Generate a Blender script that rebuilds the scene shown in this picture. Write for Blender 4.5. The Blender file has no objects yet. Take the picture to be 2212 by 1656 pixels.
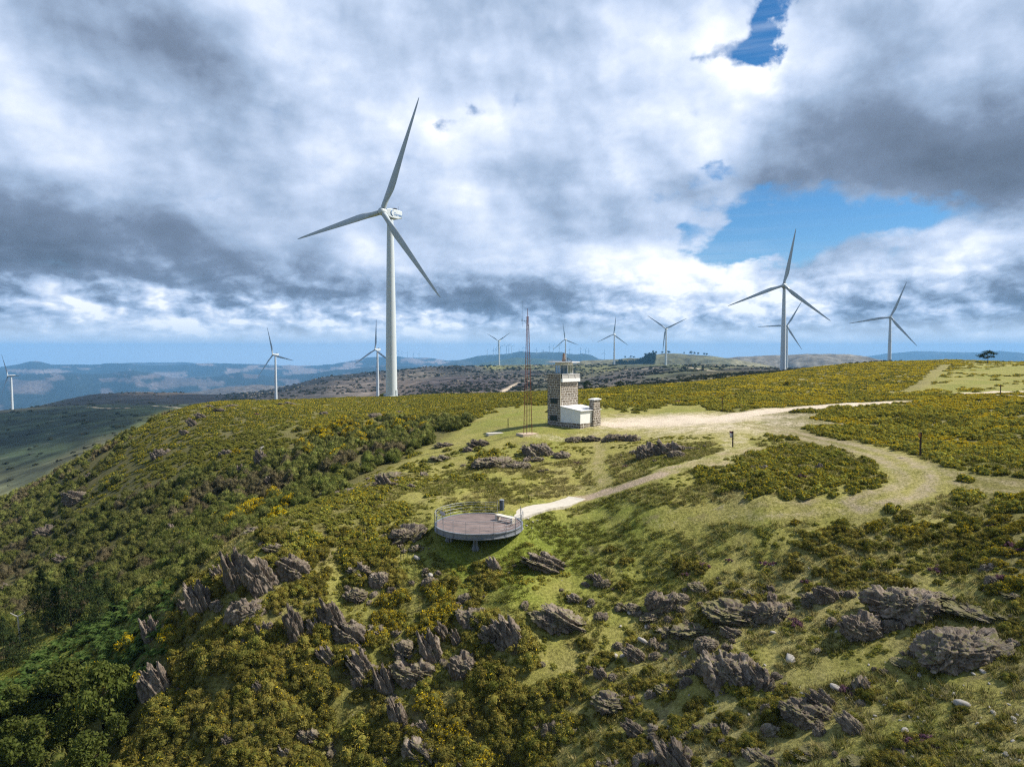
import bpy, math, random
import numpy as np
from mathutils import Vector, Matrix, Euler

# ------------------------------------------------------------------ camera, sky, sun, exposure
scene = bpy.context.scene
COL = scene.collection
F = 1475.0            # focal length in the 2211 x 1656 working frame
CX, CY, EYE = 1105.5, 828.0, 762.0
PITCH = math.atan((CY - EYE) / F)
cam_d = bpy.data.cameras.new("camera")
cam = bpy.data.objects.new("camera", cam_d)
COL.objects.link(cam)
cam_d.sensor_fit = 'HORIZONTAL'
cam_d.sensor_width = 36.0
cam_d.lens = 36.0 * F / 2211.0
cam_d.clip_start = 0.5
cam_d.clip_end = 90000.0
cam.location = (0, 0, 0)
cam.rotation_euler = (math.pi / 2 - PITCH, 0, 0)
scene.camera = cam

SUN_AZ, SUN_EL = 80.0, 47.0      # azimuth clockwise from the view direction
SUN_STRENGTH = 5.0
sun_d = bpy.data.lights.new("sun", 'SUN')
sun_d.energy = SUN_STRENGTH
sun_d.angle = math.radians(0.53)
sun_d.color = (1.0, 0.93, 0.82)
sun = bpy.data.objects.new("sun", sun_d)
COL.objects.link(sun)
_a, _e = math.radians(SUN_AZ), math.radians(SUN_EL)
SUN_DIR = Vector((math.sin(_a) * math.cos(_e), math.cos(_a) * math.cos(_e), math.sin(_e)))
sun.rotation_euler = SUN_DIR.to_track_quat('Z', 'Y').to_euler()
sun.location = (60, 10, 90)

scene.view_settings.view_transform = 'Standard'
scene.view_settings.look = 'None'
scene.view_settings.exposure = 0.52
scene.view_settings.gamma = 1.0
scene.render.engine = 'CYCLES'
cy = scene.cycles
DENOISE = False      # keeps the fine grain of the heath
scene.cycles.filter_width = 1.25
cy.max_bounces = 4
cy.diffuse_bounces = 2
cy.glossy_bounces = 2
cy.transmission_bounces = 3
cy.transparent_max_bounces = 24
cy.volume_bounces = 2
cy.caustics_reflective = False
cy.caustics_refractive = False
try:
    cy.use_denoising = DENOISE
    cy.denoiser = 'OPENIMAGEDENOISE'
    cy.denoising_input_passes = 'RGB_ALBEDO_NORMAL'
    cy.denoising_prefilter = 'ACCURATE'
except Exception as ex:
    print("denoise", ex)


# ------------------------------------------------------------------ node helpers
def nd(nt, typ, **kw):
    n = nt.nodes.new(typ)
    for k, v in kw.items():
        if hasattr(n, k) and k not in n.inputs:
            setattr(n, k, v)
        else:
            s = n.inputs[k]
            s.default_value = v
    return n


def put(nt, sock, v):
    if isinstance(v, (int, float, tuple, list)):
        sock.default_value = v
    else:
        nt.links.new(v, sock)


def mth(nt, op, a, b=None, c=None, clamp=False):
    n = nt.nodes.new('ShaderNodeMath')
    n.operation = op
    n.use_clamp = clamp
    put(nt, n.inputs[0], a)
    if b is not None:
        put(nt, n.inputs[1], b)
    if c is not None:
        put(nt, n.inputs[2], c)
    return n.outputs[0]


def vmth(nt, op, a, b=None, c=None):
    n = nt.nodes.new('ShaderNodeVectorMath')
    n.operation = op
    put(nt, n.inputs[0], a)
    if b is not None:
        put(nt, n.inputs[1], b)
    if c is not None:
        put(nt, n.inputs[2], c)
    return n.outputs['Value'] if op in ('DOT_PRODUCT', 'LENGTH', 'DISTANCE') else n.outputs['Vector']


def mixc(nt, f, a, b, blend='MIX'):
    n = nt.nodes.new('ShaderNodeMix')
    n.data_type = 'RGBA'
    n.blend_type = blend
    n.clamp_factor = True
    put(nt, n.inputs[0], f)
    put(nt, n.inputs[6], a if not (isinstance(a, tuple) and len(a) == 3) else a + (1,))
    put(nt, n.inputs[7], b if not (isinstance(b, tuple) and len(b) == 3) else b + (1,))
    return n.outputs[2]


def noise(nt, vec, scale, detail=4.0, rough=0.55, dist=0.0, lac=2.0, dims='3D'):
    n = nt.nodes.new('ShaderNodeTexNoise')
    n.noise_dimensions = dims
    if vec is not None:
        nt.links.new(vec, n.inputs['Vector'])
    n.inputs['Scale'].default_value = scale
    n.inputs['Detail'].default_value = detail
    n.inputs['Roughness'].default_value = rough
    n.inputs['Lacunarity'].default_value = lac
    n.inputs['Distortion'].default_value = dist
    return n


def smooth(nt, v, lo, hi, a=0.0, b=1.0):
    n = nt.nodes.new('ShaderNodeMapRange')
    n.interpolation_type = 'SMOOTHSTEP'
    put(nt, n.inputs[0], v)
    for i, q in ((1, lo), (2, hi), (3, a), (4, b)):
        put(nt, n.inputs[i], q)
    return n.outputs[0]


def ramp(nt, v, stops):
    n = nt.nodes.new('ShaderNodeValToRGB')
    e = n.color_ramp.elements
    while len(e) < len(stops):
        e.new(0.5)
    for q, (p, c) in zip(e, stops):
        q.position = p
        q.color = tuple(c) + (1,) if len(c) == 3 else c
    put(nt, n.inputs[0], v)
    return n.outputs[0]


# ------------------------------------------------------------------ pixel <-> ray
_cp, _sp = math.cos(PITCH), math.sin(PITCH)


def ray(px, py):
    x, y = (px - CX) / F, (CY - py) / F
    d = np.array([x, _cp + y * _sp, -_sp + y * _cp])
    return d


def azs(px, py):
    d = ray(px, py)
    h = math.hypot(d[0], d[1])
    return math.atan2(d[0], d[1]), d[2] / h


def project(x, y, z):
    f = y * _cp - z * _sp
    u = y * _sp + z * _cp
    f = np.where(np.abs(f) < 1e-6, 1e-6, f)
    return CX + F * x / f, CY - F * u / f


# ------------------------------------------------------------------ sky: Nishita behind procedural cloud
world = bpy.data.worlds.new("World")
scene.world = world
world.use_nodes = True
wt = world.node_tree
wt.nodes.clear()
SKY_K = 0.10
CLOUD_BASE = 0.51
# (x, y, rx, ry, brightness change)
CLOUD_TONE = [
    (110, 20, 260, 100, -.20), (90, 330, 200, 170, .22), (330, 400, 160, 110, .10), (430, 140, 240, 120, -.18),
    (-60, 520, 320, 100, -.50), (170, 560, 280, 74, -.32), (400, 605, 240, 46, -.30), (620, 640, 170, 24, -.20),
    (330, 500, 240, 60, -.16), (740, 200, 240, 90, .04), (520, 300, 120, 150, .08), (830, 310, 230, 110, .26),
    (1010, 330, 150, 90, .18),
    (640, 470, 160, 60, -.04), (980, 655, 170, 20, -.26), (1130, 640, 150, 30, -.18), (1050, 545, 190, 45, .16),
    (800, 560, 130, 60, .10), (110, 645, 140, 38, .40), (300, 665, 160, 34, .26), (500, 690, 85, 26, .46), (370, 712, 70, 18, .34), (760, 690, 90, 18, .22),
    (930, 705, 60, 12, .20), (130, 738, 190, 9, -.20), (480, 728, 160, 8, -.14), (1180, 700, 60, 20, .06),
    (1420, 240, 230, 150, .26), (1640, 175, 80, 50, .34), (1520, 330, 150, 70, .20), (1390, 570, 220, 70, .32), (1560, 590, 130, 45, .22),
    (1230, 400, 70, 130, -.10), (1270, 480, 120, 40, -.14), (1880, 300, 210, 90, -.16), (2130, 350, 230, 90, -.50),
    (2260, 300, 140, 120, -.20), (1980, 190, 120, 60, -.10), (1780, 60, 130, 70, .14), (2160, 60, 120, 80, .02), (1830, 200, 90, 60, -.08),
    (1660, 380, 130, 30, .10), (2000, 560, 160, 45, .34), (2170, 510, 90, 50, .30), (1800, 600, 120, 30, .26), (1730, 650, 160, 30, .16),
    (2170, 610, 90, 34, -.30), (2080, 660, 200, 16, -.20), (1900, 690, 200, 12, -.08), (1650, 700, 250, 12, -.04), (1170, 610, 90, 22, -.10),
    (1000, 150, 260, 120, -.02), (1250, 100, 200, 120, .06),
]
# (x, y, rx, ry, amount of clear sky)
CLEAR = [
    (1674, 36, 22, 70, 1.0), (1655, 106, 30, 24, 1.0), (1590, 112, 60, 20, .8), (1510, 132, 30, 12, .5), (1000, 243, 34, 18, .72), (948, 280, 26, 12, .6),
    (1110, 200, 34, 16, .34), (1536, 380, 40, 16, .78), (1460, 405, 26, 30, .5), (1600, 470, 70, 40, .95), (1570, 535, 70, 34, 1.0),
    (1480, 497, 26, 18, .6), (1720, 470, 120, 40, .95), (1740, 540, 60, 28, .95), (1880, 480, 120, 34, .95), (2000, 452, 110, 24, .7),
    (1680, 490, 60, 60, .6), (1640, 545, 60, 20, .8),
]


def sky_nodes():
    nt = wt
    out = nt.nodes.new('ShaderNodeOutputWorld')
    sky = nt.nodes.new('ShaderNodeTexSky')
    sky.sky_type = 'NISHITA'
    sky.sun_disc = False
    sky.sun_elevation = math.radians(SUN_EL)
    sky.sun_rotation = math.radians(SUN_AZ)
    sky.altitude = 900
    sky.air_density = 1.0
    sky.dust_density = 0.1
    sky.ozone_density = 3.0
    tc = nt.nodes.new('ShaderNodeTexCoord')
    d = vmth(nt, 'NORMALIZE', tc.outputs['Generated'])
    sep = nt.nodes.new('ShaderNodeSeparateXYZ')
    nt.links.new(d, sep.inputs[0])
    az = mth(nt, 'ARCTAN2', sep.outputs[0], sep.outputs[1])
    el = mth(nt, 'ARCSINE', sep.outputs[2])
    elc = mth(nt, 'MAXIMUM', el, -0.2)
    # billows flatten towards the horizon, as a cloud deck does
    lg = mth(nt, 'LOGARITHM', mth(nt, 'ADD', elc, 0.50), math.e)
    cb = nt.nodes.new('ShaderNodeCombineXYZ')
    nt.links.new(mth(nt, 'MULTIPLY', az, 2.6), cb.inputs[0])
    nt.links.new(mth(nt, 'MULTIPLY', lg, 2.9), cb.inputs[1])
    P = cb.outputs[0]
    wn = noise(nt, P, 2.4, 2, 0.45, dims='2D')
    warp = vmth(nt, 'SUBTRACT', wn.outputs['Color'], (0.5, 0.5, 0.5))
    # layout coordinates, warped so that no blob keeps a smooth outline
    cb2 = nt.nodes.new('ShaderNodeCombineXYZ')
    nt.links.new(az, cb2.inputs[0])
    nt.links.new(el, cb2.inputs[1])
    wn2 = noise(nt, P, 6.5, 6, 0.55, dims='2D')
    w2 = vmth(nt, 'SUBTRACT', wn2.outputs['Color'], (0.5, 0.5, 0.5))
    L = vmth(nt, 'MULTIPLY_ADD', warp, (0.10, 0.04, 0), cb2.outputs[0])
    L = vmth(nt, 'MULTIPLY_ADD', w2, (0.09, 0.05, 0), L)

    def field(items, grow=1.0):
        acc = None
        for (x, y, rx, ry, w) in items:
            a, s = azs(x, y)
            e = math.atan(s)
            ra, re = grow * rx / F * math.cos(a) ** 2, grow * ry / F
            q = vmth(nt, 'MULTIPLY', vmth(nt, 'SUBTRACT', L, (a, e, 0)), (1 / ra, 1 / re, 0))
            g = mth(nt, 'POWER', 0.36788, vmth(nt, 'DOT_PRODUCT', q, q))
            acc = mth(nt, 'MULTIPLY_ADD', g, w, acc if acc is not None else 0.0)
        return acc

    tone = field(CLOUD_TONE)
    clear = field(CLEAR, 1.10)
    wn3 = noise(nt, P, 9.0, 3, 0.5, dims='2D')
    w3 = vmth(nt, 'SUBTRACT', wn3.outputs['Color'], (0.5, 0.5, 0.5))
    P2 = vmth(nt, 'MULTIPLY_ADD', w3, (0.05, 0.05, 0), P)

    def off(vec, dx, dy):
        return vmth(nt, 'ADD', vec, (dx, dy, 0.0))

    def billow(vec, scale, sm):
        v = nt.nodes.new('ShaderNodeTexVoronoi')
        v.voronoi_dimensions = '2D'
        v.feature = 'SMOOTH_F1'
        v.normalize = True
        nt.links.new(vec, v.inputs['Vector'])
        v.inputs['Scale'].default_value = scale
        v.inputs['Detail'].default_value = 3.0
        v.inputs['Roughness'].default_value = 0.55
        v.inputs['Lacunarity'].default_value = 2.1
        v.inputs['Smoothness'].default_value = sm
        return mth(nt, 'SUBTRACT', 1.0, v.outputs['Distance'])
    n1 = noise(nt, P, 1.5, 6, 0.46, dims='2D')
    n2 = noise(nt, P2, 6.5, 7, 0.50, dims='2D')
    b1 = billow(P2, 6.0, .55)
    # light falls on the billows from the upper right: compare each point with its sunward neighbour
    e2 = mth(nt, 'SUBTRACT', b1, billow(off(P2, .030, .036), 6.0, .55))
    e1 = mth(nt, 'SUBTRACT', n1.outputs[0], noise(nt, off(P, .10, .12), 1.5, 6, 0.46, dims='2D').outputs[0])
    low = smooth(nt, el, 0.03, 0.155, 1.0, 0.12)       # crisper cumulus low down
    t = mth(nt, 'ADD', tone, CLOUD_BASE)
    # unseen sky overhead and behind, darkened to weaken the ambient light
    t = mth(nt, 'SUBTRACT', t, smooth(nt, el, 0.52, 0.95, 0.0, 0.30))
    t = mth(nt, 'SUBTRACT', t, smooth(nt, sep.outputs[1], -0.05, -0.5, 0.0, 0.22))
    t = mth(nt, 'MULTIPLY_ADD', mth(nt, 'SUBTRACT', n1.outputs[0], 0.5), 0.78, t)
    t = mth(nt, 'MULTIPLY_ADD', mth(nt, 'SUBTRACT', n2.outputs[0], 0.5), mth(nt, 'MULTIPLY_ADD', low, 0.18, 0.09), t)
    t = mth(nt, 'MULTIPLY_ADD', e1, 0.70, t)
    t = mth(nt, 'MULTIPLY_ADD', mth(nt, 'MULTIPLY', mth(nt, 'SUBTRACT', b1, .62), low), 0.60, t)
    t = mth(nt, 'MULTIPLY_ADD', mth(nt, 'MULTIPLY', e2, low), 1.85, t)
    # the darkest bases keep some modelling
    t = mth(nt, 'MAXIMUM', t, mth(nt, 'MULTIPLY_ADD', t, 0.45, 0.10))
    ccol = ramp(nt, t, [(0.0, (0.088, 0.112, 0.158)), (0.22, (0.155, 0.200, 0.285)), (0.45, (0.280, 0.360, 0.495)), (0.66, (0.445, 0.525, 0.675)),
                        (0.83, (0.61, 0.665, 0.765)), (1.0, (0.84, 0.855, 0.885))])
    # near the horizon everything thins to pale blue air
    hz = smooth(nt, el, 0.0, 0.055, 0.95, 0.0)
    ccol = mixc(nt, hz, ccol, (0.80, 0.86, 0.93))
    cl = mth(nt, 'MULTIPLY_ADD', mth(nt, 'SUBTRACT', n2.outputs[0], 0.5), 1.15, clear)
    cl = mth(nt, 'MULTIPLY_ADD', mth(nt, 'SUBTRACT', b1, 0.62), -0.8, cl)
    k = smooth(nt, cl, 0.16, 0.92)
    # wisps of high ice cloud across the clear part
    cb3 = nt.nodes.new('ShaderNodeCombineXYZ')
    nt.links.new(mth(nt, 'MULTIPLY', az, 1.5), cb3.inputs[0])
    nt.links.new(mth(nt, 'MULTIPLY', el, 34.0), cb3.inputs[1])
    wi = noise(nt, cb3.outputs[0], 1.6, 5, 0.5, dims='2D')
    k = mth(nt, 'MULTIPLY', k, smooth(nt, wi.outputs[0], 0.45, 0.85, 1.0, 0.74))
    b1 = nt.nodes.new('ShaderNodeBackground')
    hs = nt.nodes.new('ShaderNodeHueSaturation')
    hs.inputs['Saturation'].default_value = 1.32
    hs.inputs['Value'].default_value = 0.80
    nt.links.new(sky.outputs[0], hs.inputs['Color'])
    nt.links.new(hs.outputs[0], b1.inputs[0])
    b1.inputs[1].default_value = SKY_K
    b2 = nt.nodes.new('ShaderNodeBackground')
    nt.links.new(ccol, b2.inputs[0])
    b2.inputs[1].default_value = 1.0
    mx = nt.nodes.new('ShaderNodeMixShader')
    nt.links.new(k, mx.inputs[0])
    nt.links.new(b2.outputs[0], mx.inputs[1])
    nt.links.new(b1.outputs[0], mx.inputs[2])
    nt.links.new(mx.outputs[0], out.inputs[0])


sky_nodes()
try:
    world.cycles.sampling_method = 'MANUAL'
    world.cycles.sample_map_resolution = 512
except Exception:
    pass


# ------------------------------------------------------------------ object helpers
def tag(o, label=None, cat=None, group=None, kind=None):
    if label:
        o["label"] = label
    if cat:
        o["category"] = cat
    if group:
        o["group"] = group
    if kind:
        o["kind"] = kind
    return o


def empty(name, loc, rz=0.0):
    o = bpy.data.objects.new(name, None)
    o.empty_display_size = 0.3
    COL.objects.link(o)
    o.location = loc
    o.rotation_euler = (0, 0, rz)
    return o


def mesh_np(name, V, faces, mats=(), midx=None, smooth_=False, attrs=None):
    """faces: an (n,k) array or a list of such arrays"""
    me = bpy.data.meshes.new(name)
    V = np.asarray(V, dtype=np.float32)
    if not isinstance(faces, list):
        faces = [faces]
    faces = [np.asarray(f, dtype=np.int32) for f in faces if len(f)]
    loops = np.concatenate([f.ravel() for f in faces])
    tot = np.concatenate([np.full(len(f), f.shape[1], dtype=np.int32) for f in faces])
    start = np.concatenate([[0], np.cumsum(tot)[:-1]]).astype(np.int32)
    me.vertices.add(len(V))
    me.vertices.foreach_set("co", V.ravel())
    me.loops.add(len(loops))
    me.loops.foreach_set("vertex_index", loops)
    me.polygons.add(len(tot))
    me.polygons.foreach_set("loop_start", start)
    me.polygons.foreach_set("loop_total", tot)
    for m in mats:
        me.materials.append(m)
    if midx is not None:
        me.polygons.foreach_set("material_index", np.asarray(midx, dtype=np.int32))
    if smooth_:
        me.polygons.foreach_set("use_smooth", np.ones(len(tot), dtype=bool))
    for k, (typ, arr) in (attrs or {}).items():
        at = me.attributes.new(k, typ, 'POINT')
        arr = np.asarray(arr, dtype=np.float32)
        at.data.foreach_set("color" if typ == 'FLOAT_COLOR' else ("vector" if typ == 'FLOAT_VECTOR' else "value"), arr.ravel())
    me.update(calc_edges=True)
    return me


def obj_of(name, me, parent=None, loc=None):
    o = bpy.data.objects.new(name, me)
    COL.objects.link(o)
    if parent is not None:
        o.parent = parent
    if loc is not None:
        o.location = loc
    return o


class MB:
    """collects boxes, tubes and lofts into one mesh"""

    def __init__(self):
        self.v, self.f, self.m = [], [], []

    def add(self, vs, fs, m=0):
        b = len(self.v)
        self.v += [tuple(p) for p in vs]
        self.f += [tuple(i + b for i in f) for f in fs]
        self.m += [m] * len(fs)

    def box(self, lo, hi, m=0, M=None):
        x0, y0, z0 = lo
        x1, y1, z1 = hi
        vs = [Vector(p) for p in ((x0, y0, z0), (x1, y0, z0), (x1, y1, z0), (x0, y1, z0), (x0, y0, z1), (x1, y0, z1), (x1, y1, z1), (x0, y1, z1))]
        if M is not None:
            vs = [M @ p for p in vs]
        self.add(vs, [(0, 3, 2, 1), (4, 5, 6, 7), (0, 1, 5, 4), (1, 2, 6, 5), (2, 3, 7, 6), (3, 0, 4, 7)], m)

    def loft(self, rings, m=0, caps=True, closed=True):
        n = len(rings[0])
        vs = [p for r in rings for p in r]
        fs = []
        for i in range(len(rings) - 1):
            for j in range(n if closed else n - 1):
                k = (j + 1) % n
                fs.append((i * n + j, i * n + k, (i + 1) * n + k, (i + 1) * n + j))
        if caps:
            fs.append(tuple(range(n - 1, -1, -1)))
            fs.append(tuple((len(rings) - 1) * n + j for j in range(n)))
        self.add(vs, fs, m)

    def tube(self, p0, p1, r0, r1=None, n=8, m=0):
        r1 = r0 if r1 is None else r1
        p0, p1 = Vector(p0), Vector(p1)
        d = (p1 - p0).normalized()
        a = d.orthogonal().normalized()
        b = d.cross(a)
        rings = []
        for p, r in ((p0, r0), (p1, r1)):
            rings.append([p + a * (r * math.cos(2 * math.pi * j / n)) + b * (r * math.sin(2 * math.pi * j / n)) for j in range(n)])
        self.loft(rings, m)

    def path(self, pts, r, n=6, m=0):
        pts = [Vector(p) for p in pts]
        rings = []
        for i, p in enumerate(pts):
            d = (pts[min(i + 1, len(pts) - 1)] - pts[max(i - 1, 0)]).normalized()
            a = d.cross(Vector((0, 0, 1)))
            a = a.normalized() if a.length > 1e-4 else d.orthogonal().normalized()
            b = a.cross(d)
            rr = r[i] if isinstance(r, (list, tuple)) else r
            rings.append([p + a * (rr * math.cos(2 * math.pi * j / n)) + b * (rr * math.sin(2 * math.pi * j / n)) for j in range(n)])
        self.loft(rings, m)

    def build(self, name, mats, parent=None, loc=None, smooth_=False, bevel=0.0):
        me = bpy.data.meshes.new(name)
        me.from_pydata(self.v, [], self.f)
        for m in (mats if isinstance(mats, (list, tuple)) else [mats]):
            me.materials.append(m)
        me.polygons.foreach_set("material_index", np.array(self.m, dtype=np.int32))
        if smooth_:
            me.polygons.foreach_set("use_smooth", np.ones(len(self.f), dtype=bool))
        me.update()
        o = obj_of(name, me, parent, loc)
        if smooth_:
            try:
                me.set_sharp_from_angle(angle=math.radians(40))
            except Exception:
                pass
        if bevel:
            b = o.modifiers.new("edge", 'BEVEL')
            b.width = bevel
            b.segments = 2
            b.limit_method = 'ANGLE'
        return o


# ------------------------------------------------------------------ numpy noise
def _hash(ix, iy, iz, seed):
    h = (ix.astype(np.int64) * 374761393 + iy.astype(np.int64) * 668265263 + iz.astype(np.int64) * 2147483647 + seed * 1274126177) & 0xFFFFFFFF
    h = ((h ^ (h >> 13)) * 1274126177) & 0xFFFFFFFF
    h = (h ^ (h >> 16)) & 0xFFFFFFFF
    return h.astype(np.float64) / 4294967295.0


def vnoise(x, y, z=None, seed=0):
    x = np.asarray(x, dtype=np.float64)
    y = np.asarray(y, dtype=np.float64)
    ix, iy = np.floor(x), np.floor(y)
    fx, fy = x - ix, y - iy
    fx, fy = fx * fx * fx * (fx * (fx * 6 - 15) + 10), fy * fy * fy * (fy * (fy * 6 - 15) + 10)
    if z is None:
        zz = np.zeros_like(ix)
        a, b = _hash(ix, iy, zz, seed), _hash(ix + 1, iy, zz, seed)
        c, d = _hash(ix, iy + 1, zz, seed), _hash(ix + 1, iy + 1, zz, seed)
        return ((a + (b - a) * fx) * (1 - fy) + (c + (d - c) * fx) * fy) * 2 - 1
    z = np.asarray(z, dtype=np.float64)
    iz = np.floor(z)
    fz = z - iz
    fz = fz * fz * (3 - 2 * fz)
    r = 0
    for k in (0, 1):
        a, b = _hash(ix, iy, iz + k, seed), _hash(ix + 1, iy, iz + k, seed)
        c, d = _hash(ix, iy + 1, iz + k, seed), _hash(ix + 1, iy + 1, iz + k, seed)
        q = (a + (b - a) * fx) * (1 - fy) + (c + (d - c) * fx) * fy
        r = r + q * (fz if k else 1 - fz)
    return r * 2 - 1


def fbm(x, y, z=None, o=5, seed=0, gain=0.5):
    a, s, f, t = 1.0, 0.0, 1.0, 0.0
    for i in range(o):
        s = s + a * vnoise(x * f + 17.3 * i, y * f - 9.1 * i, None if z is None else z * f + 5.7 * i, seed + i)
        t += a
        a *= gain
        f *= 2.03
    return s / t


def sstep(lo, hi, v):
    t = np.clip((v - lo) / (hi - lo), 0, 1)
    return t * t * (3 - 2 * t)

# ------------------------------------------------------------------ terrain: one sheet from under the camera to the horizon
# (x, y, distance): points of the land read in the working frame
LAND = [
    # right edge
    (2700, 1656, 29), (2700, 1300, 41), (2700, 1050, 55), (2700, 880, 115), (2700, 800, 260), (2700, 786, 340), (2700, 805, 800), (2700, 830, 2400),
    (2211, 1800, 25), (2211, 1656, 29), (2211, 1500, 34), (2211, 1300, 41), (2211, 1150, 47), (2211, 1050, 55), (2211, 950, 75), (2211, 880, 115),
    (2211, 850, 150), (2211, 800, 260), (2211, 783, 335), (2211, 788, 470), (2211, 805, 800), (2211, 830, 2400),
    (2040, 778, 330), (2040, 800, 245), (2120, 782, 330), (2000, 781, 330), (2040, 784, 430),
    (1900, 1800, 25), (1900, 1656, 29), (1900, 1450, 36), (1900, 1250, 43.5), (1900, 1100, 50), (1900, 1000, 61), (1900, 920, 88), (1900, 870, 127),
    (1900, 830, 190), (1900, 800, 262), (1900, 783, 335), (1900, 787, 440), (1900, 800, 800), (1922, 806, 900), (1900, 830, 2400),
    (1650, 1800, 26), (1650, 1656, 30), (1650, 1450, 36.5), (1650, 1250, 44.5), (1650, 1100, 50), (1650, 1000, 62), (1650, 920, 88), (1650, 870, 128),
    (1650, 835, 185), (1650, 808.5, 275), (1693, 805, 290), (1650, 811, 380), (1693, 803.5, 531), (1650, 802, 700), (1605, 795, 1000), (1701, 797, 1086), (1700, 815, 1700),
    (1538, 812, 480), (1538, 800, 750), (1538, 790, 1200), (1538, 797, 1700), (1600, 830, 2400),
    (1750, 796, 300), (1800, 791, 310),
    (1400, 1800, 27), (1400, 1656, 31.5), (1400, 1450, 38.5), (1400, 1250, 46), (1400, 1110, 52), (1400, 1000, 66), (1400, 925, 90), (1400, 870, 130),
    (1400, 833, 195), (1480, 828, 200), (1400, 841, 260), (1440, 826, 520), (1440, 803, 900), (1438, 789, 1250), (1440, 793, 1700), (1440, 830, 2500),
    (1325, 838, 200), (1325, 845, 260), (1325, 834, 520), (1325, 812, 850), (1325, 796, 1200), (1325, 788.5, 1497), (1325, 795, 2000),
    (1230, 843, 200), (1230, 852, 270), (1250, 838, 620), (1250, 818, 900), (1250, 802, 1300), (1250, 789, 1750), (1250, 797, 2300),
    (1100, 1800, 31), (1100, 1656, 35.5), (1100, 1450, 39.5), (1100, 1300, 44), (1100, 1208, 48.6), (1030, 1208, 48.8), (1100, 1150, 51), (1120, 1114.5, 54.6), (1180, 1097, 57.8), (1246, 1077.5, 61.3), (1034, 1112, 55.6), (980, 1120, 54.2), (1110, 1062, 62),
    (1100, 1000, 73), (1100, 940, 88), (1180, 925, 91), (1260, 922, 92), (1100, 890, 120), (1100, 849.5, 195), (1100, 858, 270), (1100, 850, 600),
    (1100, 826, 900), (1100, 806, 1300), (1076, 790, 1830), (1076, 798, 2400),
    (950, 1050, 66), (950, 1000, 78), (950, 950, 96), (950, 895, 135), (950, 853, 222), (950, 862, 300), (950, 850, 650), (950, 822, 1050), (950, 793, 1700), (950, 805, 2400),
    (841, 857.5, 250), (841, 880, 175), (841, 866, 320), (815, 862, 800), (815, 857, 940), (815, 833, 1200), (815, 803, 1700), (815, 815, 2400),
    (720, 1800, 34), (720, 1656, 38.5), (720, 1450, 42.5), (720, 1300, 47.5), (720, 1200, 51.5), (720, 1120, 57), (720, 1080, 66), (720, 1050, 80), (720, 1000, 96),
    (720, 930, 128), (720, 882, 185), (720, 861.5, 235), (720, 870, 310), (700, 880, 520), (700, 860, 900), (700, 838, 1200), (700, 815.5, 1600), (700, 830, 2400),
    (560, 1140, 66), (560, 1190, 53), (560, 1100, 90), (560, 1000, 115), (560, 920, 155), (560, 868, 222), (560, 878, 300), (594, 866, 1018), (594, 845, 1500), (594, 862, 2300),
    (400, 1800, 37), (400, 1656, 42), (400, 1450, 48), (400, 1320, 53), (400, 1250, 62), (400, 1200, 77), (400, 1150, 92), (400, 1050, 122), (400, 950, 162), (400, 886, 200),
    (440, 873.5, 208), (440, 885, 280), (400, 905, 290), (400, 930, 420), (400, 902, 650), (400, 884, 900), (400, 868, 1250), (400, 850, 1700), (400, 870, 2400),
    (300, 935, 202), (300, 950, 280), (300, 950, 430), (300, 905, 720), (300, 878, 1000), (290, 847, 1700), (290, 870, 2400),
    (200, 1800, 41), (200, 1656, 47), (200, 1500, 55), (200, 1400, 63), (200, 1330, 76), (200, 1280, 92), (200, 1200, 112), (200, 1100, 148), (200, 1020, 185), (200, 984, 208),
    (200, 1004, 285), (200, 985, 430), (200, 930, 680), (200, 880, 1050), (200, 872, 1300), (200, 853, 1750), (200, 880, 2400),
    (0, 1800, 44), (0, 1656, 50), (0, 1550, 58), (0, 1440, 71), (0, 1380, 88), (0, 1300, 112), (0, 1200, 152), (0, 1120, 202), (0, 1085, 232), (0, 1108, 312), (0, 1075, 430),
    (0, 1000, 600), (0, 930, 900), (22, 886.5, 1330), (100, 881, 1200), (0, 900, 1800), (0, 920, 2400),
    (-500, 1656, 50), (-500, 1400, 85), (-500, 1150, 220), (-500, 1140, 420), (-500, 950, 900), (-500, 890, 1400), (-500, 920, 2400),
]
FLOOR = -430.0
KA = 2.4
_ctl = []
for (px, py, d) in LAND:
    a, s = azs(px, py)
    _ctl.append((a * KA, math.log(d), s))
_ctl = np.array(_ctl)


def _tps_fit(C, lam=2e-4):
    n = len(C)
    d2 = (C[:, None, 0] - C[None, :, 0]) ** 2 + (C[:, None, 1] - C[None, :, 1]) ** 2
    K = 0.5 * d2 * np.log(d2 + 1e-12) + lam * np.eye(n)
    Pm = np.c_[np.ones(n), C[:, :2]]
    A = np.zeros((n + 3, n + 3))
    A[:n, :n] = K
    A[:n, n:] = Pm
    A[n:, :n] = Pm.T
    return np.linalg.solve(A, np.r_[C[:, 2], 0, 0, 0])


_w = _tps_fit(_ctl)


def tps(u, v):
    u, v = np.ravel(u), np.ravel(v)
    o = np.empty(len(u))
    n = len(_ctl)
    for i in range(0, len(u), 20000):
        a, b = u[i:i + 20000], v[i:i + 20000]
        d2 = (a[:, None] - _ctl[None, :, 0]) ** 2 + (b[:, None] - _ctl[None, :, 1]) ** 2
        o[i:i + 20000] = (0.5 * d2 * np.log(d2 + 1e-12)) @ _w[:n] + _w[n] + _w[n + 1] * a + _w[n + 2] * b
    return o


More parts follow.
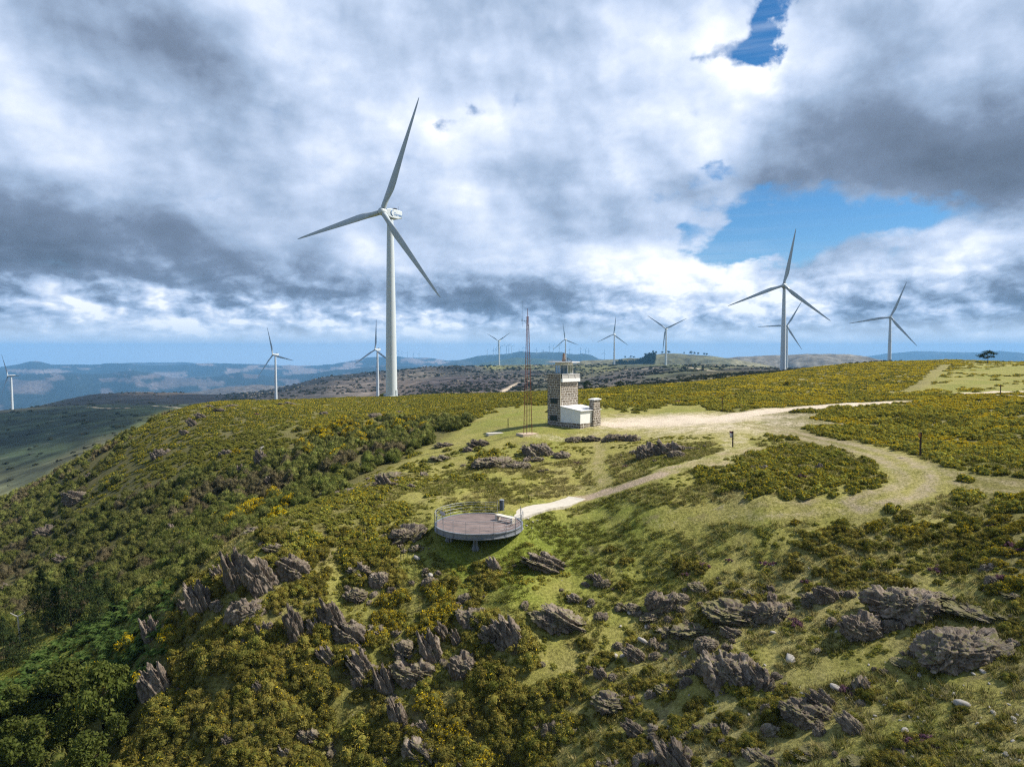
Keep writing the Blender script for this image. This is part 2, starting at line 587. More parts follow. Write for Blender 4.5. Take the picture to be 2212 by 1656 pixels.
# far ridges: (distance, width in log distance, spur size, crest as (x, y))
RIDGES = [
    (2350, .22, 260, [(1150, 812), (1215, 796), (1254, 779), (1330, 776), (1385, 772), (1412, 765), (1440, 763), (1475, 764), (1537, 769), (1600, 778), (1700, 796), (1800, 815)]),
    (2700, .22, 260, [(1380, 800), (1450, 788), (1520, 776), (1583, 772), (1650, 768), (1741, 765), (1821, 765), (1867, 770), (1911, 779), (1960, 790), (2050, 810)]),
    (3700, .20, 500, [(200, 905), (330, 868), (430, 848), (500, 837), (560, 833), (620, 836), (680, 842), (760, 850), (850, 870)]),
    (7500, .24, 1100, [(-300, 830), (-100, 820), (0, 824), (60, 812), (130, 806), (200, 812), (290, 801), (380, 818), (450, 815), (520, 806), (600, 816), (680, 806), (750, 797), (830, 790), (900, 793), (980, 800), (1100, 815)]),
    (6000, .22, 900, [(950, 806), (1000, 793), (1060, 779), (1115, 772), (1180, 774), (1250, 781), (1330, 790), (1420, 805)]),
    (8600, .22, 1100, [(900, 795), (960, 785), (1019, 772), (1042, 767), (1088, 764), (1127, 758), (1150, 761), (1174, 761), (1214, 761), (1240, 765), (1258, 764), (1275, 766), (1292, 774), (1340, 778), (1450, 790)]),
    (11200, .22, 1500, [(-300, 800), (-100, 790), (0, 794), (40, 787), (63, 781), (80, 780), (112, 788), (157, 789), (235, 786), (277, 785), (323, 789), (380, 788), (430, 786), (482, 784), (553, 786), (600, 789),
                       (686, 790), (720, 787), (747, 782), (793, 771), (833, 771), (853, 769), (882, 772), (920, 772), (960, 777), (1010, 778), (1080, 782), (1200, 795)]),
    (14800, .16, 1800, [(1500, 800), (1700, 785), (1800, 778), (1866, 770), (1910, 765), (1951, 760), (2045, 759), (2075, 762), (2105, 760), (2163, 759), (2211, 763), (2400, 760), (2600, 768)]),
    (14600, .12, 3000, [(150, 792), (230, 786), (300, 783), (350, 783), (480, 784), (600, 790)]),
]

AZ = np.concatenate([np.radians(np.arange(-180, -60, 2.0)), np.radians(np.arange(-60, -40, 0.5)), np.radians(np.arange(-40, 40.001, 0.12)),
                     np.radians(np.arange(40.5, 60, 0.5)), np.radians(np.arange(60, 180, 2.0))])
R = np.concatenate([np.linspace(5, 27, 10), np.exp(np.arange(math.log(27.3), math.log(450), 0.0055)), np.exp(np.arange(math.log(451), math.log(3400), 0.0105)),
                    np.exp(np.arange(math.log(3420), math.log(17300), 0.014))])
NA, NR = len(AZ), len(R)


def build_heights():
    A, RR = np.meshgrid(AZ, R)
    ac = np.clip(A, math.radians(-46), math.radians(46))
    rc = np.clip(RR, 26, 2500)
    # the sheet is smooth: evaluate on a coarser lattice, then interpolate
    au = np.radians(np.arange(-46.5, 46.6, 0.5))
    lu = np.arange(math.log(25.5), math.log(2560), 0.02)
    G = tps(*[q.ravel() for q in np.meshgrid(au * KA, lu)]).reshape(len(lu), len(au))
    fi = (np.log(rc) - lu[0]) / 0.02
    fj = (ac - au[0]) / math.radians(0.5)
    i0, j0 = np.clip(fi.astype(int), 0, len(lu) - 2), np.clip(fj.astype(int), 0, len(au) - 2)
    ti, tj = fi - i0, fj - j0
    s = (G[i0, j0] * (1 - tj) + G[i0, j0 + 1] * tj) * (1 - ti) + (G[i0 + 1, j0] * (1 - tj) + G[i0 + 1, j0 + 1] * tj) * ti
    near = np.where(RR < 26, 26 * (1 + (1 - RR / 26) * 0.3), rc)
    z = s * near
    X, Y = RR * np.sin(A), RR * np.cos(A)
    # relief
    wn = 1 - sstep(330, 600, RR)
    z = z + wn * (0.34 * fbm(X / 11, Y / 11, seed=3) + 0.16 * fbm(X / 3.1, Y / 3.1, o=3, seed=9)) * sstep(20, 40, RR)
    wm = sstep(350, 700, RR) * (1 - sstep(2300, 3000, RR))
    z = z + wm * (RR * 0.0021 * fbm(X / 130, Y / 130, seed=21) + 0.9 * fbm(X / 22, Y / 22, o=3, seed=5))
    z = z + (FLOOR - z) * sstep(2250, 3300, RR)
    lay = np.zeros_like(z, dtype=np.int8)
    # beyond the side of the frame the land simply falls to the floor
    for k, (D, w, sp, crest) in enumerate(RIDGES):
        cx = np.array([azs(*p)[0] for p in crest])
        cs = np.array([azs(*p)[1] for p in crest])
        sc = np.interp(A, cx, cs)
        edge = np.exp(-np.clip(np.maximum(cx[0] - A, A - cx[-1]), 0, None) / 0.06)
        zc = sc * D
        zc = zc + D * 0.0012 * fbm(A * 60, A * 0 + k, o=4, seed=50 + k)
        wob = 0.06 * fbm(A * 9, A * 0 + 3.3 * k, o=3, seed=70 + k)
        q = (np.log(RR / D) - wob) / w
        g = np.exp(-q * q)
        spur = 1 - np.abs(fbm(X / sp, Y / sp, o=5, seed=90 + k)) * 2.2
        g2 = np.clip(g + (spur - 0.55) * 0.55 * g * (1 - g) * 2, 0, 1)
        zr = FLOOR + (zc - FLOOR) * g2 * edge
        up = zr > z
        z = np.where(up, zr, z)
        lay = np.where(up, k + 1, lay)
    return A, RR, X, Y, z, lay


GA, GR, GX, GY, GZ, GL = build_heights()
GS = GZ / GR
_LR = np.log(R)


def _ri(r):
    return np.interp(r, R, np.arange(NR))


def ground_z(x, y):
    x, y = np.asarray(x, float), np.asarray(y, float)
    r, a = np.hypot(x, y), np.arctan2(x, y)
    fi, fj = _ri(r), np.interp(a, AZ, np.arange(NA))
    i0, j0 = np.clip(fi.astype(int), 0, NR - 2), np.clip(fj.astype(int), 0, NA - 2)
    ti, tj = fi - i0, fj - j0
    return (GZ[i0, j0] * (1 - tj) + GZ[i0, j0 + 1] * tj) * (1 - ti) + (GZ[i0 + 1, j0] * (1 - tj) + GZ[i0 + 1, j0 + 1] * tj) * ti


RUNMAX = np.maximum.accumulate(np.where(GR < 24, -9, GS), axis=0)


def hit(px, py, rmin=24.0):
    """where the line of sight first meets the land"""
    a, s = azs(px, py)
    fj = np.interp(a, AZ, np.arange(NA))
    j = int(min(fj, NA - 2))
    t = fj - j
    col = GS[:, j] * (1 - t) + GS[:, j + 1] * t
    i = np.argmax((col >= s) & (R >= rmin))
    if i == 0:
        return None
    s0, s1 = col[i - 1], col[i]
    k = (s - s0) / (s1 - s0) if s1 != s0 else 0
    r = R[i - 1] + (R[i] - R[i - 1]) * min(max(k, 0), 1)
    x, y = r * math.sin(a), r * math.cos(a)
    return Vector((x, y, float(ground_z(x, y))))


def on_ground(px, dist):
    """a point of the land in the direction of column px at a distance"""
    a, _ = azs(px, EYE)
    x, y = dist * math.sin(a), dist * math.cos(a)
    return Vector((x, y, float(ground_z(x, y))))


def at_depth(px, py, dist):
    a, s = azs(px, py)
    return Vector((dist * math.sin(a), dist * math.cos(a), s * dist))


# ------------------------------------------------------------------ tracks and bare ground, in the world
TRACKS = [  # (half width m, strength, colour index, points)
    (2.6, 1.0, 0, [(1330, 915), (1420, 912), (1500, 908), (1600, 897), (1680, 887), (1760, 880), (1840, 874), (1925, 869)]),
    (1.5, .60, 1, [(1600, 912), (1660, 925), (1720, 938), (1830, 963), (1920, 988), (1970, 1015), (1985, 1040), (1950, 1066), (1870, 1083)]),
    (1.05, .50, 1, [(1930, 1072), (1890, 1081), (1810, 1092), (1720, 1098), (1640, 1101)]),
    (.95, .34, 1, [(1650, 1101), (1580, 1104), (1500, 1110), (1430, 1120)]),
    (1.7, .44, 1, [(1960, 1005), (2040, 1030), (2120, 1045), (2211, 1056), (2330, 1070)]),
    (.95, .80, 2, [(1250, 1077), (1300, 1064), (1360, 1047), (1420, 1026)]),
    (1.1, .50, 2, [(1420, 1026), (1470, 1008), (1530, 993), (1590, 975), (1640, 968)]),
    (1.5, .40, 0, [(1600, 968), (1585, 945), (1540, 925)]),
    (1.0, .55, 2, [(1440, 1012), (1500, 1004), (1560, 1000)]),
    (.7, .38, 2, [(1290, 940), (1297, 970), (1290, 1010), (1310, 1045)]),
    (1.2, .38, 0, [(1150, 940), (1220, 950), (1290, 935), (1360, 925)]),
    (1.6, .55, 3, [(1960, 845), (1990, 832), (2008, 818), (2022, 803), (2042, 788)]),
    (1.3, .95, 0, [(2080, 849), (2120, 848), (2160, 846), (2230, 845)]),
    (1.6, .95, 0, [(2160, 853), (2211, 857), (2260, 860)]),
]
FAR_TRACKS = [
    (3.0, 1.0, 0, [(1083, 846.5), (1100, 837), (1118, 827), (1140, 822), (1185, 819)]),
    (2.6, .9, 0, [(330, 876), (360, 878), (390, 881), (415, 885)]),
    (2.0, .6, 0, [(190, 879.5), (240, 882), (290, 881.5)]),
    (3.5, .8, 0, [(1280, 806), (1330, 802), (1370, 798), (1400, 796), (1425, 794)]),
    (3.5, .7, 0, [(1480, 793), (1510, 797), (1540, 800)]),
    (3.0, .7, 0, [(1100, 785), (1130, 788), (1180, 790)]),
    (2.0, .6, 0, [(320, 905), (350, 903), (395, 899), (420, 903)]),
]
TRACK_COL = np.array([(.56, .48, .38), (.33, .27, .19), (.40, .31, .23), (.24, .21, .08)])


def _polyline(pts, rmin=24.0):
    out = []
    for p in pts:
        h = hit(p[0], p[1], rmin)
        if h is not None:
            out.append((h.x, h.y))
    return np.array(out)


def track_mask(X, Y, tracks, rmin=24.0, soft=1.0):
    m = np.zeros(X.shape)
    c = np.zeros(X.shape + (3,))
    for (hw, st, ci, pts) in tracks:
        P = _polyline(pts, rmin)
        if len(P) < 2:
            continue
        d = np.full(X.shape, 1e9)
        for i in range(len(P) - 1):
            ax, ay = P[i]
            bx, by = P[i + 1]
            L2 = (bx - ax) ** 2 + (by - ay) ** 2 + 1e-9
            t = np.clip(((X - ax) * (bx - ax) + (Y - ay) * (by - ay)) / L2, 0, 1)
            d = np.minimum(d, np.hypot(X - ax - t * (bx - ax), Y - ay - t * (by - ay)))
        k = st * (1 - sstep(hw * 0.55, hw * (1.25 + soft * .4), d))
        if ci == 1:      # grass keeps the middle between the wheels
            k = k * (1 - .55 * np.exp(-(d / .42) ** 2))
        up = k > m
        m = np.where(up, k, m)
        c[up] = TRACK_COL[ci]
    return m, c


# bare, worn clearings: (x, y, rx m, ry m, strength)
BARE = [(1420, 910, 13, 9, .92), (1500, 906, 15, 11, .95), (1350, 920, 7, 4, .48), (1600, 903, 12, 7, .72), (1690, 915, 9, 6, .5), (1540, 925, 12, 7, .62), (1640, 930, 8, 6, .5), (1590, 975, 4, 3, .5), (1530, 990, 6, 3, .45), (1600, 925, 8, 6, .35), (1500, 935, 9, 6, .25)]


def bare_mask(X, Y):
    m = np.zeros(X.shape)
    for (px, py, rx, ry, s) in BARE:
        h = hit(px, py)
        q = ((X - h.x) / rx) ** 2 + ((Y - h.y) / ry) ** 2
        m = np.maximum(m, s * np.exp(-q))
    return m


# plant cover read across the near land: (x, y, gorse, broom scrub, green of the grass 0 straw .. 1 lush)
COVER = [
    (1100, 900, .05, 0, .7), (1200, 935, .02, 0, .75), (1330, 905, .0, 0, .5), (1450, 905, 0, 0, .3), (1560, 915, 0, 0, .35), (1300, 890, .05, 0, .6), (1450, 890, .03, 0, .6), (1060, 925, .05, .0, .7),
    (1700, 900, .95, 0, .5), (1800, 930, .97, 0, .5), (1950, 900, .97, 0, .4), (2100, 950, .97, 0, .4), (2211, 1000, .97, 0, .4), (2050, 1000, .9, 0, .4), (2130, 1030, .9, 0, .5), (2200, 900, .95, 0, .4),
    (1800, 855, .95, 0, .4), (1600, 860, .97, 0, .4), (1450, 855, .97, 0, .4), (1300, 860, .97, 0, .4), (1600, 880, .85, 0, .5), (1400, 880, .6, 0, .5), (1300, 875, .7, 0, .5),
    (1100, 870, .9, 0, .45), (1000, 870, .9, 0, .5), (1000, 895, .8, .05, .5), (900, 870, .9, 0, .5), (1700, 820, .85, 0, .3), (1850, 800, .9, 0, .3), (1950, 830, .9, 0, .3), (2000, 860, .8, 0, .3), (2100, 870, .9, 0, .4),
    (2120, 800, .3, 0, .6), (2180, 830, .35, 0, .6), (2100, 825, .35, 0, .6), (2060, 835, .4, 0, .6), (1980, 795, .8, 0, .3),
    (1740, 1020, .8, 0, .35), (1620, 1020, .6, 0, .45), (1600, 1050, .8, 0, .4), (1850, 1030, .8, 0, .35), (1740, 1060, .75, 0, .4), (1700, 985, .75, 0, .4), (1940, 1045, .3, 0, .4),
    (1980, 1050, .0, 0, .35), (1500, 1100, .02, 0, .6), (1400, 1110, .02, 0, .8), (1650, 1125, .05, 0, .5), (1300, 1110, .0, 0, .85), (1200, 1140, .0, 0, .95), (1250, 1180, .02, 0, .85), (1400, 1180, .06, 0, .6), (1800, 1115, .1, 0, .5), (1550, 1160, .1, 0, .55),
    (1480, 1060, .02, 0, .6), (1400, 1060, .02, 0, .55), (1300, 1030, .08, 0, .5), (1200, 1050, .12, 0, .5), (1100, 1050, .22, 0, .5), (1000, 1040, .35, 0, .5), (1150, 1010, .12, 0, .55), (1350, 985, .08, 0, .5), (1250, 985, .1, 0, .5), (1500, 960, .03, 0, .5), (1430, 1000, .06, 0, .7),
    (900, 1020, .5, .0, .5), (800, 1080, .85, 0, .4), (900, 1080, .55, 0, .5), (700, 1130, .9, 0, .4), (800, 1150, .85, 0, .4), (650, 1170, .8, 0, .4), (900, 1170, .35, 0, .6), (1000, 1200, .15, 0, .9), (1100, 1210, .1, 0, 1.0),
    (950, 985, .3, 0, .5), (1020, 960, .25, 0, .5), (900, 955, .2, .6, .6), (800, 930, .3, .5, .5), (950, 920, .15, .75, .6), (850, 975, .2, .7, .5), (700, 980, .1, .85, .5), (750, 1010, .3, .6, .5), (620, 1010, .2, .7, .5), (640, 950, .5, .3, .5),
    (560, 960, .85, 0, .4), (700, 900, .95, 0, .4), (450, 930, .9, .0, .4), (350, 990, .8, .1, .4), (250, 1040, .6, .3, .4), (560, 900, .95, 0, .4), (800, 880, .95, 0, .45), (480, 1000, .7, .2, .4),
    (150, 1080, .3, .6, .4), (60, 1120, .2, .7, .4), (250, 1120, .1, .85, .4), (400, 1080, .1, .85, .4), (500, 1060, .2, .75, .5), (550, 1090, .1, .85, .5), (620, 1080, .0, .8, .8), (480, 1130, .05, .9, .5), (350, 1180, .0, .95, .4), (150, 1200, .0, .95, .4), (20, 1230, .05, .9, .4),
    (300, 1240, .0, .95, .4), (100, 1280, .0, .9, .4), (350, 1270, .0, .9, .5), (400, 1230, .0, .9, .5),
    (250, 1360, .0, .25, .9), (150, 1420, .0, .15, .9), (50, 1470, .0, .2, .9), (330, 1400, .3, .4, .6), (250, 1450, .1, .5, .8), (60, 1560, .0, .6, .7), (200, 1620, .1, .6, .7),
    (500, 1280, .45, .1, .5), (550, 1220, .4, 0, .6), (600, 1180, .5, 0, .5), (450, 1400, .75, .1, .4), (380, 1480, .8, .1, .4), (350, 1580, .9, .05, .4), (500, 1500, .9, 0, .4), (500, 1620, .92, 0, .4), (620, 1450, .8, 0, .4), (650, 1560, .9, 0, .4), (750, 1600, .75, 0, .4),
    (800, 1300, .6, 0, .5), (850, 1330, .7, 0, .4), (730, 1260, .45, 0, .5), (950, 1320, .45, 0, .5), (1050, 1270, .4, 0, .6), (1000, 1420, .45, 0, .6), (900, 1500, .6, 0, .5), (1050, 1500, .6, 0, .5), (1000, 1580, .8, 0, .4), (1150, 1450, .5, 0, .5), (1150, 1600, .85, 0, .4), (1250, 1400, .5, 0, .5),
    (1250, 1500, .6, 0, .45), (1300, 1580, .6, 0, .45), (1300, 1300, .12, 0, .6), (1200, 1290, .15, 0, .6), (1400, 1250, .15, 0, .5), (1330, 1215, .3, 0, .55), (1500, 1230, .25, 0, .45), (1600, 1250, .2, 0, .35), (1500, 1450, .45, 0, .45), (1450, 1380, .35, 0, .45), (1450, 1560, .4, 0, .4), (1550, 1600, .45, 0, .4),
    (1650, 1400, .25, 0, .45), (1700, 1350, .2, 0, .45), (1750, 1450, .3, 0, .5), (1850, 1450, .2, 0, .6), (1700, 1550, .4, 0, .45), (1850, 1560, .3, 0, .5), (1950, 1550, .25, 0, .6), (2050, 1480, .15, 0, .7), (2150, 1480, .2, 0, .65), (2100, 1560, .3, 0, .5), (2180, 1600, .5, 0, .4), (1950, 1640, .45, 0, .4),
    (2000, 1280, .2, 0, .5), (2100, 1280, .15, 0, .5), (1850, 1290, .35, 0, .45), (1750, 1240, .35, 0, .4), (1700, 1200, .5, 0, .4), (1850, 1200, .5, 0, .4), (1950, 1140, .75, 0, .4), (2080, 1170, .92, 0, .4), (2180, 1220, .92, 0, .4), (2150, 1130, .9, 0, .4), (1800, 1160, .4, 0, .45), (2200, 1330, .4, 0, .5), (2050, 1230, .4, 0, .45), (2180, 1400, .3, 0, .5),
]
_cov = []
for c in COVER:
    h = hit(c[0], c[1])
    if h is not None:
        _cov.append((math.atan2(h.x, h.y) * 3.2, math.log(math.hypot(h.x, h.y)), c[2], c[3], c[4]))
_cov = np.array(_cov)


def cover(x, y):
    u, v = np.arctan2(x, y) * 3.2, np.log(np.hypot(x, y))
    out = np.empty((len(u), 3))
    for i in range(0, len(u), 20000):
        d2 = (u[i:i + 20000, None] - _cov[None, :, 0]) ** 2 + (v[i:i + 20000, None] - _cov[None, :, 1]) ** 2
        w = 1 / (d2 + 0.0012) ** 2.2
        out[i:i + 20000] = (w @ _cov[:, 2:5]) / w.sum(1)[:, None]
    return out


# colours of the middle distance: (x, y, distance, rgb)
HILL_COL = [  # left slope: dark heath with cloud shade put in, pale strip with sun
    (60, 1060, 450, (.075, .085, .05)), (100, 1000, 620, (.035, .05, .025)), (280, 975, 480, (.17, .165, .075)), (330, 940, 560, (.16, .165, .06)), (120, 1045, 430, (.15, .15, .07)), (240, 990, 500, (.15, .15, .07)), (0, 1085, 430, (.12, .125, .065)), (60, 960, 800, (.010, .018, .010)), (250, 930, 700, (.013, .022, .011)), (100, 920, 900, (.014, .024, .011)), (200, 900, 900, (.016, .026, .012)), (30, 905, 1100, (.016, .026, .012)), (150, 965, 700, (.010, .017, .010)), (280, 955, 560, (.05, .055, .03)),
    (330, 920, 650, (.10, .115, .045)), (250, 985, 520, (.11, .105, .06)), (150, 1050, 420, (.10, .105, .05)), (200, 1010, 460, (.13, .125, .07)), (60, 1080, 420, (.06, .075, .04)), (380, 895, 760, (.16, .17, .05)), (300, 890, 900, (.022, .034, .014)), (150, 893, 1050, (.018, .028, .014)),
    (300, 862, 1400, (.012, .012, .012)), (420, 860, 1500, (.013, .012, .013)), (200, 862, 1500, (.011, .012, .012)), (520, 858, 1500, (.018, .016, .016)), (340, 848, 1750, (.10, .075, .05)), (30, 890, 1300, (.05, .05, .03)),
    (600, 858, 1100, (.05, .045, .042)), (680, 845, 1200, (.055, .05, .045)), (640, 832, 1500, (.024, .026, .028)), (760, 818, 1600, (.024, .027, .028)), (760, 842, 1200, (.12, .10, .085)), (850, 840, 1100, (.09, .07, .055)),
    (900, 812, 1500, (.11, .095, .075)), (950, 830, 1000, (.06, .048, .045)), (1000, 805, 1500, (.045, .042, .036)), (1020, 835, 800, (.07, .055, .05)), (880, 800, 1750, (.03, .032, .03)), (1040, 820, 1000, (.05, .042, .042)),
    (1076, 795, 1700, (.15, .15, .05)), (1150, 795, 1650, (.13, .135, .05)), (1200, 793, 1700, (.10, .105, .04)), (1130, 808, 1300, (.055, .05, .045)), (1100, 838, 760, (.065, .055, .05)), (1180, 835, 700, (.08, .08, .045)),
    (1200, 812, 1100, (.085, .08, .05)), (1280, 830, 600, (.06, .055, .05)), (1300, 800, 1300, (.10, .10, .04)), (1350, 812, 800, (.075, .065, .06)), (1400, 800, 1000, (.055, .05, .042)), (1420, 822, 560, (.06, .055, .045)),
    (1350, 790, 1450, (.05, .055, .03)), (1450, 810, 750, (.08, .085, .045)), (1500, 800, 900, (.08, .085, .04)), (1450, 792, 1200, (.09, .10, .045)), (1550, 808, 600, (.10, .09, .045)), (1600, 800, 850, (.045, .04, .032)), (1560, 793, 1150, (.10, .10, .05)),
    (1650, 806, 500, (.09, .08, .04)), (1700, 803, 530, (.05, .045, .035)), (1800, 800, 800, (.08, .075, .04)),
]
LAYER_COL = np.array([(.05, .055, .03), (.105, .105, .06), (.155, .145, .125), (.10, .088, .08), (.018, .026, .024), (.045, .065, .04), (.025, .034, .028), (.026, .034, .032), (.05, .055, .05), (.06, .06, .06)])  # dark tone: cloud shade put into the ridge colour, along with forest
LAYER_LIGHT = np.array([(.1, .1, .06), (.16, .15, .09), (.22, .205, .175), (.13, .115, .10), (.12, .10, .095), (.10, .095, .07), (.055, .06, .05), (.22, .18, .165), (.08, .08, .075), (.08, .08, .08)])  # light tone for ridge patches outside the painted cloud shade
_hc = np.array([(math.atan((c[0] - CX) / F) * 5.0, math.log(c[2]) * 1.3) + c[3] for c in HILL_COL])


def build_ground():
    X, Y, Z, Rr = GX.ravel(), GY.ravel(), GZ.ravel(), GR.ravel()
    n = len(X)
    colr = np.zeros((n, 4), dtype=np.float32)
    colr[:, 3] = 1
    msk = np.zeros((n, 4), dtype=np.float32)
    front = (np.abs(GA.ravel()) < math.radians(48))
    # near: grass from straw to lush
    near = np.where(front & (Rr < 520))[0]
    cv = cover(X[near], Y[near])
    g = np.clip(cv[:, 2] + 0.30 * fbm(X[near] / 5.0, Y[near] / 5.0, o=5, seed=31) + 0.16 * fbm(X[near] / 1.3, Y[near] / 1.3, o=3, seed=37), 0, 1)
    straw, mid, lush = np.array((.31, .27, .125)), np.array((.235, .218, .058)), np.array((.15, .178, .026))
    base = np.where(g[:, None] < .5, straw + (mid - straw) * (g[:, None] * 2), mid + (lush - mid) * (g[:, None] * 2 - 1))
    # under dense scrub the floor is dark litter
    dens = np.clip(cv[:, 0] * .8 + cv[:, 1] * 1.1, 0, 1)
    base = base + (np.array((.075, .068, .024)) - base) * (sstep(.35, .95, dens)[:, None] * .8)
    tm, tcol = track_mask(X[near], Y[near], TRACKS)
    bm = bare_mask(X[near], Y[near])
    bcol = np.where((bm > tm)[:, None], TRACK_COL[0], tcol)
    msk[near, 0] = np.maximum(tm, bm)
    tcolr = np.zeros((n, 4), dtype=np.float32)
    tcolr[near, :3] = bcol
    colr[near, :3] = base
    msk[near, 1] = 1 - sstep(300, 500, Rr[near])
    # middle distance
    far = np.where(Rr >= 300)[0]
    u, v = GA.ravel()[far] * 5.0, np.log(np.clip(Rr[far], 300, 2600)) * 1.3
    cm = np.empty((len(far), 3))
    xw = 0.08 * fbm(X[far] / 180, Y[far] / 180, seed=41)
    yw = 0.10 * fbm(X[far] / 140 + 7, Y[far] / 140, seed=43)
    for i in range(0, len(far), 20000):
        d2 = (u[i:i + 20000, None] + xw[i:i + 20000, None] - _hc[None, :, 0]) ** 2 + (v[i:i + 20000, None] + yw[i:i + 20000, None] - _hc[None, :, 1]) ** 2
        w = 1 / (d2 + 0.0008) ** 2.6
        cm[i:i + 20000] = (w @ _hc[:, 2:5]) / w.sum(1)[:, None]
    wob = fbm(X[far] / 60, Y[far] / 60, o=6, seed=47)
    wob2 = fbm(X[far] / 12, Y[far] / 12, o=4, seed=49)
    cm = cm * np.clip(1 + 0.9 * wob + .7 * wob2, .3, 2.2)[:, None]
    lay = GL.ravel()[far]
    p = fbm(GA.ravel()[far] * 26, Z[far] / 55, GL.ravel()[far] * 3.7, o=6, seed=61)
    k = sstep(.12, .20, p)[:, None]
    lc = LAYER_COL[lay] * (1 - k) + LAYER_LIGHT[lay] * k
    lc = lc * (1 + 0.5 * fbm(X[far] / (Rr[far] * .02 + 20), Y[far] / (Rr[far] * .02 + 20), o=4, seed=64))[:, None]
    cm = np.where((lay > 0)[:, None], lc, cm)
    ft, fc = track_mask(X[far], Y[far], FAR_TRACKS, rmin=300, soft=.4)
    ft = np.where(lay > 0, 0, ft)
    cm = cm * (1 - ft[:, None]) + np.array((.46, .38, .28)) * ft[:, None]
    t = sstep(330, 480, Rr[far])[:, None]
    hadnear = np.isin(far, near)
    t = np.where(hadnear[:, None], t, 1)
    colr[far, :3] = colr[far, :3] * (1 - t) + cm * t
    rest = np.where(~front & (Rr < 300))[0]
    colr[rest, :3] = (.12, .12, .035)
    msk[rest, 1] = 1
    colr = np.clip(colr, 0.004, 1)
    idx = np.arange(NR * NA).reshape(NR, NA)
    a, b, c, d = idx[:-1, :-1], idx[:-1, 1:], idx[1:, 1:], idx[1:, :-1]
    q = np.stack([a, b, c, d], -1).reshape(-1, 4)
    wa, wb, wc, wd = idx[:-1, -1], idx[:-1, 0], idx[1:, 0], idx[1:, -1]
    q = np.concatenate([q, np.stack([wa, wb, wc, wd], -1)])
    # faces wind so that normals look up
    q = q[:, ::-1]
    cen = len(X)
    V = np.c_[X, Y, Z]
    V = np.vstack([V, [0, 0, Z[:NA].mean() - 2]])
    tri = np.array([(cen, int(idx[0, (j + 1) % NA]), int(idx[0, j])) for j in range(NA)], dtype=np.int32)
    ex = lambda arr: np.vstack([arr, arr[:1]])
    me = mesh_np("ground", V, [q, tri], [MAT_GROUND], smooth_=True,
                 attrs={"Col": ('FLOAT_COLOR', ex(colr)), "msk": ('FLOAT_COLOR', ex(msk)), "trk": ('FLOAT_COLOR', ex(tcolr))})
    o = obj_of("ground", me)
    return tag(o, kind="structure")


def mat_new(name):
    m = bpy.data.materials.new(name)
    m.use_nodes = True
    nt = m.node_tree
    nt.nodes.clear()
    out = nt.nodes.new('ShaderNodeOutputMaterial')
    return m, nt, out


def principled(nt, out, col, rough=0.8, bump=None, spec=0.3, metal=0.0):
    b = nt.nodes.new('ShaderNodeBsdfPrincipled')
    put(nt, b.inputs['Base Color'], col + (1,) if isinstance(col, tuple) and len(col) == 3 else col)
    put(nt, b.inputs['Roughness'], rough)
    b.inputs['Specular IOR Level'].default_value = spec
    put(nt, b.inputs['Metallic'], metal)
    if bump is not None:
        nt.links.new(bump, b.inputs['Normal'])
    nt.links.new(b.outputs[0], out.inputs[0])
    return b


def bump(nt, h, strength=0.5, dist=0.05):
    n = nt.nodes.new('ShaderNodeBump')
    n.inputs['Strength'].default_value = strength
    n.inputs['Distance'].default_value = dist
    nt.links.new(h, n.inputs['Height'])
    return n.outputs[0]


def attr(nt, name, geo='GEOMETRY'):
    n = nt.nodes.new('ShaderNodeAttribute')
    n.attribute_name = name
    n.attribute_type = geo
    return n


